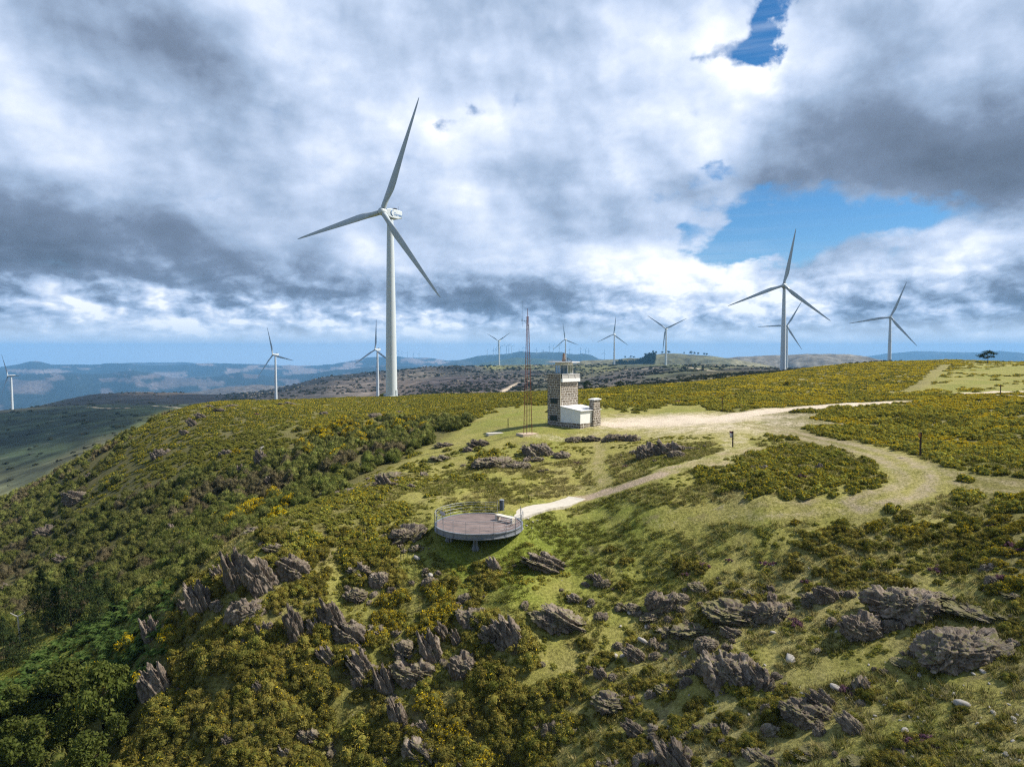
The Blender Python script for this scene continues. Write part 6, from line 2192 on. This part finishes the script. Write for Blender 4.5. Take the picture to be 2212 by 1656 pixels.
ORD = ["first", "second", "third", "fourth", "fifth", "sixth", "seventh", "eighth", "ninth", "tenth", "eleventh", "twelfth", "thirteenth", "fourteenth", "fifteenth", "sixteenth", "seventeenth", "eighteenth", "nineteenth", "twentieth"]
MARKS = [(1030, 1130, "the viewing platform"), (1178, 1215, "the spiky pinnacled outcrop"), (1240, 920, "the watch tower"), (1440, 1300, "the double humped boulder"), (1574, 1440, "the massive tan crag"), (1958, 1300, "the black crag"), (2073, 1400, "the grey whaleback rock"),
         (1746, 1540, "the split brown crag"), (722, 1310, "the left rock wall"), (782, 1420, "the pale veined fin"), (930, 1390, "the leaning fin"), (1104, 1350, "the slanting fin"), (1206, 1335, "the long wall of fins"), (563, 1220, "the fluted cliff"), (431, 1290, "the fluted grey crag"),
         (348, 1460, "the blue grey slab"), (1196, 1570, "the dark pyramid rock"), (1460, 1630, "the bottom blue grey blade"), (911, 1630, "the bottom heaped crag"), (1740, 1020, "the heath island"), (862, 1540, "the tall brown fin"), (1318, 1515, "the flat brown slab"), (496, 1595, "the pinkish boulder"),
         (160, 1320, "the dark conifers"), (225, 1520, "the big leafy tree"), (2133, 775, "the lone pine"), (1582, 950, "the sign post"), (1401, 965, "the clearing crags"), (620, 1640, "the bottom left fin"), (566, 980, "the rock pillar"), (700, 950, "the yellow broom thicket"), (640, 1230, "the big ridge crag")]


def place_words(px, py):
    j = min(range(len(MARKS)), key=lambda i: (MARKS[i][0] - px) ** 2 + 1.6 * (MARKS[i][1] - py) ** 2)
    mx, my, nm = MARKS[j]
    dx, dy = px - mx, py - my
    if abs(dx) > abs(dy) * 1.2:
        rel = "left of" if dx < 0 else "right of"
    else:
        rel = "above" if dy < 0 else "below"
    return f"{rel} {nm}"


def label_all(items, noun):
    """items: (object, px, py, words) -> a label that singles each one out"""
    by = {}
    for it in items:
        by.setdefault((it[3], place_words(it[1], it[2])), []).append(it)
    for (w, pl), lst in by.items():
        lst.sort(key=lambda q: q[1])
        for i, q in enumerate(lst):
            if len(lst) == 1:
                q[0]["label"] = f"{w} {noun} {pl}"
            else:
                o = ORD[i] if i < len(ORD) else f"{i + 1}th"
                q[0]["label"] = f"{w} {noun} {pl}, {o} from left" if i else f"{w} {noun} {pl}, leftmost there"


def plant_gorse():
    # near: the largest are things of their own
    x, y, z, r, yel = gorse_candidates(25, 78, 1.9)
    sc = RNG.uniform(.45, 1.0, len(x)) * np.where(RNG.uniform(size=len(x)) < .25, 1.3, 1.0)
    px, py = project(x, y, z)
    sc = sc * np.where((px > 1250) & (py > 1150), .62, 1.0) * np.where((py < 1150), .68, 1.0) * np.where((px < 1250) & (py > 1400), 1.12, 1.0)
    idx = np.where(yel > .78, 5, np.where(yel > .55, 2, np.where(yel > .40, 1, RNG.choice([0, 3, 4], len(x)))))
    eu = eulers(x, y)
    inside = (px > 0) & (px < 2211) & (py > 850) & (py < 1665)
    app = np.where(inside, sc / r, 0)
    order = np.argsort(-app)
    big = order[:300]
    rest = order[300:]
    items = []
    for i in big:
        o = obj_of("gorse_bush", G_NEAR[idx[i]])
        o.location = (x[i], y[i], z[i] - .08 * sc[i])
        o.rotation_euler = eu[i]
        s = sc[i]
        o.scale = (s, s, s * RNG.uniform(.85, 1.15))
        tag(o, None, "gorse bush", "cushions of gorse across the rocky slope")
        size = "large" if s > .95 else ("medium sized" if s > .66 else "low")
        fl = {0: "green", 1: "lightly flowered", 2: "yellow flowered", 3: "green domed", 4: "golden brown", 5: "bright yellow"}[int(idx[i])]
        items.append((o, px[i], py[i], f"{size} {fl}"))
    label_all(items, "gorse bush")
    P = np.c_[x, y, z - .08 * sc][rest]
    S = np.repeat(sc[rest, None], 3, 1)
    nearr = r[rest] < 50
    scatter("gorse", G_NEAR, P[nearr], eu[rest][nearr], S[nearr], idx[rest][nearr], "smaller gorse cushions between the large bushes")
    mi = np.where(yel > .80, 3, np.where(yel > .56, 2, np.where(yel > .36, 1, 0)))[rest]
    x2, y2, z2, r2, yel2 = gorse_candidates(78, 150, 1.15)
    sc2 = RNG.uniform(.45, .95, len(x2))
    m2 = np.where(yel2 > .82, 3, np.where(yel2 > .58, 2, np.where(yel2 > .36, 1, 0)))
    P2 = np.vstack([P[~nearr], np.c_[x2, y2, z2 - .1 * sc2]])
    scatter("gorse_heath", G_MID, P2, np.vstack([eu[rest][~nearr], eulers(x2, y2)]), np.vstack([S[~nearr], np.repeat(sc2[:, None], 3, 1)]), np.r_[mi[~nearr], m2], "yellow flowering gorse heath on the plateau around the tower")
    x3, y3, z3, r3, yel3 = gorse_candidates(150, 400, .55)
    sc3 = RNG.uniform(.6, 1.15, len(x3))
    m3 = np.where(yel3 > .80, 2, np.where(yel3 > .50, 1, 0))
    scatter("gorse_heath", G_FAR, np.c_[x3, y3, z3 - .12 * sc3], eulers(x3, y3), np.c_[sc3, sc3, sc3 * .8], m3, "far gorse heath running up to the crest")
    print("gorse", len(big), len(rest), len(x2), len(x3))


def plant_broom():
    def cand(r0, r1, dens):
        x, y, z, r = candidates(r0, r1, dens, RNG)
        cv = cover(x, y)
        p = cv[:, 1]
        keep = (p > .16) & (clump(x, y, 5.0, 301) < sstep(.05, .8, p) * .84) & (RNG.uniform(size=len(x)) < .3 + .7 * p) & clear_of(x, y)
        dd = np.hypot(x[:, None] - RP[None, :, 0], y[:, None] - RP[None, :, 1])
        keep &= (dd > RP[None, :, 2] * .8).all(1)
        x, y, z, r = x[keep], y[keep], z[keep], r[keep]
        brown = fbm(x / 9, y / 9, o=4, seed=305) > .26
        return x, y, z, r, brown
    x, y, z, r, br = cand(40, 120, .75)
    sc = RNG.uniform(.5, 1.05, len(x)) * np.where(r > 70, 1.1, 1.0)
    px, py = project(x, y, z)
    inside = (px > 0) & (px < 2211) & (py < 1665)
    order = np.argsort(-np.where(inside, sc / r, 0))
    idx = np.where(br, 2, RNG.choice([0, 1, 3], len(x)))
    eu = eulers(x, y, .35)
    items = []
    for i in order[:300]:
        o = obj_of("broom_shrub", B_NEAR[idx[i]])
        o.location = (x[i], y[i], z[i] - .1 * sc[i])
        o.rotation_euler = eu[i]
        o.scale = (sc[i],) * 3
        tag(o, None, "shrub", "broom scrub on the left slope")
        size = "tall" if sc[i] > .9 else ("bushy" if sc[i] > .68 else "small")
        items.append((o, px[i], py[i], f"{size} " + ("dry brown" if idx[i] == 2 else {0: "dark green", 1: "green", 3: "grey green"}[int(idx[i])])))
    label_all(items, "broom shrub")
    rest = order[300:]
    x2, y2, z2, r2, br2 = cand(120, 250, .42)
    sc2 = RNG.uniform(.7, 1.3, len(x2))
    mi = np.where(br, 2, RNG.choice([0, 1], len(x)))[rest]
    m2 = np.where(br2, 2, RNG.choice([0, 1], len(x2)))
    scatter("scrub", B_MID, np.vstack([np.c_[x, y, z - .1][rest], np.c_[x2, y2, z2 - .15]]), np.vstack([eu[rest], eulers(x2, y2, .3)]), np.vstack([np.repeat(sc[rest, None], 3, 1), np.repeat(sc2[:, None], 3, 1)]), np.r_[mi, m2],
            "dense broom and heather scrub covering the left hillside")
    print("broom", len(x), len(x2))
    YB = [(746, 920, 1.2), (724, 938, 1.2), (735, 926, 1.0), (697, 957, 1.0), (743, 975, .7), (864, 928, 1.1), (850, 915, .8), (511, 981, .7), (544, 1102, .9), (560, 1097, .8), (607, 1086, .8), (498, 1130, .8), (530, 1137, .7), (481, 1146, .6),
          (407, 1088, .7), (834, 902, .7), (280, 1412, .8), (245, 1490, .8), (203, 1457, .6), (364, 1378, .6), (187, 1545, .7), (55, 1545, .6), (122, 1622, .6), (306, 1484, .6), (516, 1118, .8), (575, 1108, .8), (880, 935, .8), (770, 930, .9), (1700, 833, .8), (1895, 823, .6), (690, 940, 1.2), (708, 950, 1.1), (755, 942, 1.1), (780, 955, 1.0), (800, 926, 1.0), (820, 940, .9), (650, 965, .9), (668, 978, .9), (728, 990, .9), (895, 915, .9), (915, 930, .9), (590, 1075, .9), (625, 1092, .8), (552, 1118, .9), (530, 1110, .9), (600, 1120, .7), (470, 1120, .6), (430, 1060, .6), (385, 1075, .6)]
    items = []
    for (qx, qy, s) in YB:
        p = hit(qx, qy)
        if p is None:
            continue
        o = obj_of("flowering_broom", B_NEAR[4])
        o.location = (p.x, p.y, p.z - .1)
        o.rotation_euler = (0, 0, RNG.uniform(0, 6.28))
        s *= 1.45
        o.scale = (s * RNG.uniform(.9, 1.2), s, s * .95)
        tag(o, None, "broom bush", "broom bushes in vivid yellow flower")
        items.append((o, qx, qy, "vivid yellow" if s > .75 else "small vivid yellow"))
    label_all(items, "flowering broom")


def plant_small():
    # bracken on the damp slope, lower left
    x, y, z, r = candidates(45, 100, 2.2, RNG)
    px, py = project(x, y, z)
    k = (px < 380) & (py > 1255) & (py > 1480 - px * .72) & (py < 1640 - px * .55) & clear_of(x, y, False)
    k &= RNG.uniform(size=len(x)) < .9
    x, y, z = x[k], y[k], z[k]
    s = RNG.uniform(.6, 1.1, len(x))
    scatter("bracken", FERNS, np.c_[x, y, z - .05], eulers(x, y, .5), np.repeat(s[:, None], 3, 1), RNG.choice([0, 1], len(x)), "bright green bracken bank at the lower left")
    # grass
    x, y, z, r = candidates(25, 74, 16.0, RNG)
    cv = cover(x, y)
    tm, _ = track_mask(x, y, TRACKS)
    k = (RNG.uniform(size=len(x)) < (1 - .6 * cv[:, 0]) * (1 - cv[:, 1])) & (tm < .15) & clear_of(x, y, False) & (clump(x, y, 2.2, 401) < .62)
    x, y, z, g = x[k], y[k], z[k], cv[k, 2]
    g = g + .35 * fbm(x / 5.0, y / 5.0, o=5, seed=31)
    s = RNG.uniform(.45, 1.15, len(x))
    g = g + RNG.normal(size=len(x)) * .13
    idx = np.where(g > .62, 0, np.where(g > .42, 1, 2))
    n = len(x)
    rot = np.c_[np.zeros(n), np.zeros(n), RNG.uniform(0, 6.28, n)]
    scatter("grass", TUFTS, np.c_[x, y, z], rot, np.c_[s * 1.2, s * 1.2, s * .8], idx, "rough tufted grass between the rocks and gorse")
    print("grass", n)
    # low heath and moss cushions that mottle the turf
    x, y, z, r = candidates(25, 82, 5.5, RNG)
    cv = cover(x, y)
    tm, _ = track_mask(x, y, TRACKS)
    px, py = project(x, y, z)
    lawn = np.exp(-((px - 1330) / 190) ** 2 - ((py - 1130) / 55) ** 2) + np.exp(-((px - 1330) / 230) ** 2 - ((py - 905) / 32) ** 2)
    k = (tm < .12) & clear_of(x, y) & (cv[:, 1] < .5) & (clump(x, y, 1.7, 431) * .6 + clump(x, y, 6.0, 433) * .4 < .50 - .35 * lawn) & (RNG.uniform(size=len(x)) < .75)
    x, y, z = x[k], y[k], z[k]
    s = RNG.uniform(.12, .34, len(x))
    yel = fbm(x / 5, y / 5, seed=437)
    scatter("heath", G_MID, np.c_[x, y, z - .04], eulers(x, y, .8), np.c_[s, s, s * .75], np.where(yel > .32, 2, np.where(yel > .12, 1, 0)), "low heath and moss cushions mottling the turf")
    print("heath", len(x))
    # heather
    HP = [(1680, 1330), (1573, 1212), (1657, 1216), (1513, 1218), (1485, 1240), (1740, 1260), (2033, 1230), (2040, 1225), (1676, 1215), (1827, 1489), (2005, 1594), (1555, 1337), (1727, 1345), (1715, 1352), (1720, 1340), (1960, 1600), (1990, 1612), (2030, 1620), (2090, 1150), (2140, 1140), (2180, 1180), (1695, 1010),
          (1650, 1030), (1770, 1040), (1635, 1018), (1680, 1045), (1725, 1030), (1330, 1003), (1345, 1008), (1240, 1000), (1250, 1003), (560, 895), (545, 890), (575, 892), (1600, 880), (1460, 868), (1680, 868), (2160, 1250), (2200, 1190)]
    items = []
    for (qx, qy) in HP:
        p = hit(qx + RNG.uniform(-6, 6), qy + RNG.uniform(-4, 4))
        o = obj_of("heather_clump", HEATH)
        o.location = p
        o.rotation_euler = (0, 0, RNG.uniform(0, 6.28))
        d = math.hypot(p.x, p.y)
        s = RNG.uniform(.35, .7) * (1 if d < 80 else 1.6)
        o.scale = (s * 1.3, s, s)
        tag(o, None, "heather", "purple heather clumps in the turf")
        items.append((o, qx, qy, "purple flowering"))
    label_all(items, "heather clump")
    # loose pale stones
    SP = [(1391, 1386, 32), (1707, 1424, 30), (1808, 1487, 32), (2078, 1521, 30), (1954, 1579, 20), (1985, 1458, 14), (1862, 1370, 10), (1670, 1366, 14), (1360, 1322, 20), (930, 1242, 18), (900, 1205, 20), (1272, 1310, 10), (1340, 1352, 8), (1355, 1378, 10), (1328, 1418, 18), (1345, 1416, 14), (1480, 1415, 12), (566, 968, 12), (345, 980, 14),
          (1395, 1355, 14), (1250, 945, 10), (1242, 949, 12), (1280, 948, 6), (2060, 1500, 12), (2145, 1538, 12), (2190, 1553, 14), (2110, 1562, 8), (1944, 1555, 7), (1965, 1548, 8), (1915, 1508, 7), (1885, 1552, 6), (2173, 1630, 14), (1942, 1650, 14), (1958, 1662, 14), (1837, 1640, 10), (2102, 1455, 10), (2122, 1450, 14), (1868, 1462, 8), (1652, 1436, 8), (1140, 1120, 9), (1150, 1127, 8), (1136, 1135, 8), (1160, 1124, 7), (1128, 1142, 8), (1148, 1140, 6)]
    rng = random.Random(5)
    for i in range(46):
        SP.append((rng.uniform(1880, 2205), rng.uniform(1455, 1650), rng.uniform(4, 9)))
    for i in range(22):
        SP.append((rng.uniform(1350, 1900), rng.uniform(1215, 1640), rng.uniform(4, 9)))
    V0, Fc = ico(2)
    protos = []
    for s in range(4):
        rr = np.random.RandomState(s)
        q = np.sign(V0) * np.abs(V0) ** .8 * (1 + .22 * fbm(V0[:, 0] * 1.6 + s * 9, V0[:, 1] * 1.6, V0[:, 2] * 1.6, o=3, seed=s))[:, None] * np.array([1, .62, .32])
        protos.append(mesh_np("loose_stone", q, Fc, [M_QUARTZ]))
    items = []
    for (qx, qy, w) in SP:
        p = hit(qx, qy)
        if p is None:
            continue
        d = math.hypot(p.x, p.y)
        s = w / F * d * .5
        o = obj_of("loose_stone", protos[rng.randrange(4)])
        o.location = (p.x, p.y, p.z + s * .12)
        tx, ty = slope_tilt(np.array([p.x]), np.array([p.y]), .8)
        o.rotation_euler = (float(tx[0]) + rng.uniform(-.2, .2), float(ty[0]) + rng.uniform(-.2, .2), rng.uniform(0, 3.1))
        o.scale = (s, s, s * rng.uniform(.9, 1.5))
        tag(o, None, "stone", "pale loose stones lying in the turf")
        items.append((o, qx, qy, "large pale" if w > 22 else ("pale" if w > 9 else "tiny pale")))
    label_all(items, "loose stone")
    # dark blocks fallen from the outcrops
    items = []
    for (rx, ry, rad, qx0, qy0, lab) in list(ROCK_POS):
        d0 = math.hypot(rx, ry)
        if d0 > 75:
            continue
        for k in range(rng.choice((2, 3, 3, 4))):
            a = rng.choice((-.45, math.pi - .45)) + rng.uniform(-.6, .6)       # strung out along the strike of the beds
            q = rad * rng.uniform(.9, 2.3) + .15
            x, y = rx + math.cos(a) * q, ry + math.sin(a) * q * .8
            if not clear_of(np.array([x]), np.array([y]))[0]:
                continue
            z = float(ground_z(x, y))
            qx, qy = (float(v) for v in project(x, y, z))
            if not (0 < qx < 2211 and qy < 1660):
                continue
            s = rng.uniform(.14, .58) * min(1.3, .5 + rad * .5)
            kk = rng.choice(("rubble", "crag", "fin", "slab"))
            o = obj_of("rock_block", rng.choice(ROCKS[kk]))
            o.location = (x, y, z - .22 * s)
            o.rotation_euler = (rng.uniform(-.3, .3), rng.uniform(-.3, .3), rng.uniform(0, 6.28))
            o.scale = (s, s * rng.uniform(.6, 1), s * rng.uniform(.5, .9))
            tag(o, None, "rock", "small rock blocks scattered round the outcrops")
            items.append((o, qx, qy, "small grey" if s > .25 else "tiny grey"))
    label_all(items, "rock block")


plant_gorse()
plant_broom()
plant_small()


# ------------------------------------------------------------------ trees
def crown_mesh(name, seed, lobes, per, size, R, H, z0, mat, aspect=.6, flat=1.0):
    rng = np.random.RandomState(seed)
    Vs, Ts, Fs = [], [], []
    nv = 0
    for i in range(lobes):
        a, q = rng.uniform(0, 6.28), math.sqrt(rng.uniform(0, 1))
        f = rng.uniform(0, 1)
        rad = R * (1 - .75 * (abs(f - .38) * 1.5) ** 1.5)
        c = np.array([rad * q * math.cos(a), rad * q * math.sin(a), z0 + f * H])
        r = R * rng.uniform(.26, .46)
        S = sphere_pts(per, rng, -.8)
        P = S * r * rng.uniform(.45, 1.08, (per, 1)) * np.array([1, 1, flat]) + c
        V, Fq = leaf_tris(P, S, size, aspect, rng, .9, 0, quad=True)
        Vs.append(V)
        Fs.append(Fq + nv)
        nv += len(V)
        Ts.append(np.repeat(np.clip(rng.uniform(0, 1, per) * .7 + .3 * rng.uniform(), 0, 1), 4))
    return mesh_np(name, np.concatenate(Vs), np.concatenate(Fs), [mat], attrs={"tint": ('FLOAT', np.concatenate(Ts))})


def trunk_mb(H, r, seed, limbs=7, spread=.45, lo=.3):
    rng = random.Random(seed)
    mb = MB()
    pts = [(0, 0, -.4)]
    for i in range(1, 6):
        pts.append((rng.uniform(-.06, .06) * H * i / 5, rng.uniform(-.06, .06) * H * i / 5, H * i / 5 * .9))
    mb.path(pts, [r * (1 - .16 * i) for i in range(6)], 7)
    for k in range(limbs):
        f = lo + (.9 - lo) * k / limbs
        z = f * H * .9
        a = rng.uniform(0, 6.28)
        L = H * spread * rng.uniform(.6, 1) * (1.15 - f)
        b = Vector((math.cos(a) * L, math.sin(a) * L, L * .6))
        s = Vector((0, 0, z))
        mb.path([s, s + b * .5 + Vector((0, 0, .05 * L)), s + b], [r * .45, r * .28, r * .1], 5)
    return mb


_tp = {}


def tree(kind, px, py, wpx, hpx, label, dist=None, name="tree", group=None):
    p = hit(px, py) if dist is None else on_ground(px, dist)
    d = math.hypot(p.x, p.y)
    H, W = hpx / F * d, wpx / F * d
    t = empty(name, (p.x, p.y, p.z), RNG.uniform(0, 6.28))
    tag(t, label, "tree", group)
    seeds = {"broad": 3, "fir": 3, "pine": 2}
    i = RNG.randint(seeds[kind])
    key = (kind, i)
    if key not in _tp:
        if kind == "broad":
            tb = trunk_mb(.75, .035, i, 8, .5)
            cr = crown_mesh("crown", 500 + i, 26, 150, .075, .46, .78, .18, M_LEAF)
        elif kind == "pine":
            tb = trunk_mb(.85, .03, 30 + i, 9, .6, .45)
            cr = crown_mesh("crown", 520 + i, 22, 90, .08, .46, .58, .34, M_FIR, .3, .6)
        else:
            tb = trunk_mb(1.0, .022, 60 + i, 4, .1)
            rng = np.random.RandomState(540 + i)
            Ps, Ns = [], []
            for k in range(150):
                f = rng.uniform(0, 1) ** .8
                z = .06 + .92 * f
                a = rng.uniform(0, 6.28)
                L = (.46 * (1 - f ** 1.6) ** .8 + .03) * rng.uniform(.75, 1.12)
                for j in range(16):
                    u = rng.uniform(.1, 1)
                    w_ = rng.normal() * .06 * L / .4
                    Ps.append((math.cos(a) * L * u - math.sin(a) * w_, math.sin(a) * L * u + math.cos(a) * w_, z - .18 * L * u * u + rng.normal() * .012))
                    Ns.append((math.cos(a) * .4, math.sin(a) * .4, 1))
            V, Fq = leaf_tris(np.array(Ps), np.array(Ns), .055, .35, rng, .5, -.25)
            cr = mesh_np("crown", V, Fq, [M_FIR], attrs={"tint": ('FLOAT', np.repeat(rng.uniform(0, 1, len(Ps)), 3))})
        o = tb.build("trunk", M_BARK, smooth_=True)
        _tp[key] = (o.data, cr)
        bpy.data.objects.remove(o)
    for nm, me in zip(("trunk", "crown"), _tp[key]):
        o = obj_of(nm, me, t)
        o.scale = (W / .95, W / .95, H)
    return t


GB, GC = "leafy trees in the lower left hollow", "dark conifers on the left slope"
for a in ((225, 1580, 96, 130, "big bright leafy tree beside the blue grey slab"), (125, 1545, 100, 90, "broad leafy tree in the middle of the left hollow"), (64, 1668, 90, 90, "yellow green leafy tree at the bottom left corner"), (16, 1650, 70, 80, "pale leafy tree touching the left edge of the frame"),
          (190, 1680, 76, 80, "small round leafy tree at the bottom edge near the corner"), (150, 1630, 70, 80, "dark leafy tree between the corner trees"), (262, 1500, 50, 56, "small leafy tree above the big bright one"), (20, 1560, 70, 60, "low leafy tree at the left edge below the bracken"), (255, 1610, 44, 60, "slim leafy tree right of the big bright one")):
    tree("broad", *a, name="leafy_tree", group=GB)
for a in ((92, 1360, 70, 110, "dark conifer just right of the pale pole"), (62, 1420, 70, 70, "dark conifer below the pale pole"), (155, 1352, 84, 116, "largest dark conifer in the middle of the group"), (196, 1318, 66, 84, "dark conifer at the upper right of the group"), (8, 1412, 50, 66, "dark conifer at the left edge of the frame"),
          (120, 1366, 66, 84, "dark conifer between the largest one and the pale pole"), (215, 1345, 56, 70, "small dark conifer at the right end of the group"), (232, 1312, 50, 56, "half hidden dark conifer behind the rocky rib"), (30, 1440, 60, 60, "low dark conifer above the bracken at the left edge")):
    tree("fir", *a, name="conifer_tree", group=GC)
tree("pine", 2133, 784, 27, 23, "lone dark flat topped pine on the crest at the far right", name="pine_tree")
tree("pine", 1266, 836, 22, 30, "dark pine on the moor right behind the stone tower", dist=330, name="pine_tree")
tree("pine", 1338, 836, 20, 24, "low dark pine on the moor well right of the stone tower", dist=320, name="pine_tree")
tree("broad", 958, 858, 16, 14, "small dark tree just right of the huge turbine's foot", dist=300, name="pine_tree")
tree("broad", 826, 862, 18, 15, "low dark bush tree left of the huge turbine's foot", dist=300, name="pine_tree")
for i, (px, hp) in enumerate(((1396, 9), (1404, 8), (1412, 10), (1419, 8), (1428, 9), (1440, 8), (1447, 9), (1478, 8), (1490, 9), (1500, 8), (1509, 7), (1518, 9), (1527, 8), (1352, 8), (1360, 7), (1370, 8))):
    j = int(np.argmin(np.abs(AZ - azs(px, 770)[0])))
    col = GS[:, j]
    rr = np.where((R > 1900) & (R < 2700))[0]
    dist = R[rr[np.argmax(col[rr])]]
    tree("pine", px + RNG.uniform(-3, 3), 770, hp * RNG.uniform(.5, .9), hp * RNG.uniform(.5, .95), "tiny dark pine on the skyline of the forested hill", dist=dist, name="pine_tree", group="pines along the forested hill crest")


def plantation():
    """dark plantation on the hill flank behind: reads as one mass"""
    x, y, z, r = [], [], [], []
    rng = np.random.RandomState(9)
    n = 5200
    a = np.interp(rng.uniform(size=n), [0, 1], [azs(1262, 780)[0], azs(1415, 780)[0]])
    rr = rng.uniform(1850, 2250, n)
    x, y = rr * np.sin(a), rr * np.cos(a)
    z = ground_z(x, y)
    px, py = project(x, y, z)
    k = (py > 772 + 4 * np.sin(px * .07)) & (py < 788) & (py < 789 + (px - 1330) * .05)
    x, y, z = x[k], y[k], z[k]
    s = rng.uniform(8, 13, len(x))
    o = [c for c in _tp.items() if c[0][0] == "fir"]
    scatter("forest", [c[1][1] for c in o], np.c_[x, y, z], np.c_[np.zeros(len(x)), np.zeros(len(x)), rng.uniform(0, 6, len(x))], np.c_[s * .9, s * .9, s], rng.randint(0, len(o), len(x)), "dark conifer plantation on the flank of the far hill")


plantation()


def moor_cover():
    rng = np.random.RandomState(21)
    a1 = math.radians(39)
    n = 26000
    r = np.exp(rng.uniform(math.log(380), math.log(1850), n))
    a = rng.uniform(-a1, a1, n)
    x, y = r * np.sin(a), r * np.cos(a)
    z = ground_z(x, y)
    fi = np.clip(_ri(r).astype(int) - 1, 0, NR - 1)
    fj = np.clip(np.interp(a, AZ, np.arange(NA)).round().astype(int), 0, NA - 1)
    vis = (z + 3) / r >= RUNMAX[fi, fj] - .001
    px, py = project(x, y, z)
    cl = fbm(x / 90, y / 90, o=5, seed=501)
    rk = fbm(x / 120 + 5, y / 120, o=4, seed=503)
    tm, _ = track_mask(x, y, FAR_TRACKS, rmin=300, soft=.4)
    left = (px < 480) & (py > 850)
    keep = vis & (tm < .1) & ((cl > .02) | (rk > .12)) & (rng.uniform(size=n) < np.where(left, .05, .50))
    x, y, z, r, rk, cl, px = x[keep], y[keep], z[keep], r[keep], rk[keep], cl[keep], px[keep]
    M_MOOR = leaf_mat("moor_heather", [(0, (.030, .030, .018)), (.5, (.050, .048, .026)), (1, (.085, .075, .040))], (.6, 1.4), (.06, .075, .03))
    sh = [bush_mesh("moor_shrub", 71, 6, 24, .34, 0, [M_MOOR, M_MOOR], spread=(1, 1, .4)), bush_mesh("moor_shrub", 72, 5, 24, .34, 0, [M_MOOR, M_MOOR], spread=(1, .7, .5))]
    V0, Fc = ico(2)
    q = V0 * (1 + .35 * fbm(V0[:, 0] * 1.5, V0[:, 1] * 1.5, V0[:, 2] * 1.5, o=3, seed=8))[:, None] * np.array([1, .8, .55])
    bo = mesh_np("moor_boulder", q, Fc, [M_ROCK])
    idx = np.where((rk > .16) & (px > 520) & (rng.uniform(size=len(x)) < .5), 2, rng.randint(0, 2, len(x)))
    s = rng.uniform(.6, 1.6, len(x)) * (.7 + r / 900) * np.where(idx == 2, .9, 1.25)
    m = len(x)
    scatter("moor_scrub", sh + [bo], np.c_[x, y, z - .1], np.c_[np.zeros(m), np.zeros(m), rng.uniform(0, 6.28, m)], np.repeat(s[:, None], 3, 1), idx, "dark scrub and boulders strewn over the moor hills behind")
    print("moor", m)


moor_cover()


# ------------------------------------------------------------------ unseen cloud lumps, added to shade the near slope and the left valley
def shade_cloud():
    m, nt, out = mat_new("shade_cloud_film")
    tr = nt.nodes.new('ShaderNodeBsdfTransparent')
    df = nt.nodes.new('ShaderNodeBsdfTranslucent')
    df.inputs[0].default_value = (.85, .87, .9, 1)
    mx = nt.nodes.new('ShaderNodeMixShader')
    mx.inputs[0].default_value = 0.055
    nt.links.new(tr.outputs[0], mx.inputs[1])
    nt.links.new(df.outputs[0], mx.inputs[2])
    nt.links.new(mx.outputs[0], out.inputs[0])
    rng = np.random.RandomState(3)
    V0, Fc = ico(3)
    Vs, Fs, nv = [], [], 0
    # patches of land to be shaded: x, y, half extents
    for (gx, gy, rx, ry, n) in ((-22, 30, 24, 13, 12), (6, 27, 22, 11, 9), (30, 26, 18, 11, 7), (-55, 62, 30, 22, 9), (-95, 120, 45, 42, 8), (-480, 640, 260, 150, 12), (-300, 760, 170, 130, 8), (-620, 900, 260, 200, 8)):
        gz = float(ground_z(gx, gy))
        for i in range(n):
            a, q = rng.uniform(0, 6.28), math.sqrt(rng.uniform())
            s = rng.uniform(.35, .6)
            x, y = gx + rx * q * math.cos(a) * .75, gy + ry * q * math.sin(a) * .75
            h = (520 if gy < 300 else 1250) + rng.uniform(-25, 25)
            t = (h - gz) / SUN_DIR.z
            c = np.array([x + SUN_DIR.x * t, y + SUN_DIR.y * t, h])
            d = 1 + .35 * fbm(V0[:, 0] * 1.8 + i, V0[:, 1] * 1.8 + gx, V0[:, 2] * 1.8, o=3, seed=i)
            Vs.append(V0 * d[:, None] * np.array([rx * s, ry * s, min(rx, ry) * s * .6]) + c)
            Fs.append(Fc + nv)
            nv += len(V0)
    o = obj_of("added_shade_clouds", mesh_np("added_shade_clouds", np.concatenate(Vs), np.concatenate(Fs), [m], smooth_=True))
    tag(o, kind="stuff")


shade_cloud()
bpy.context.view_layer.update()
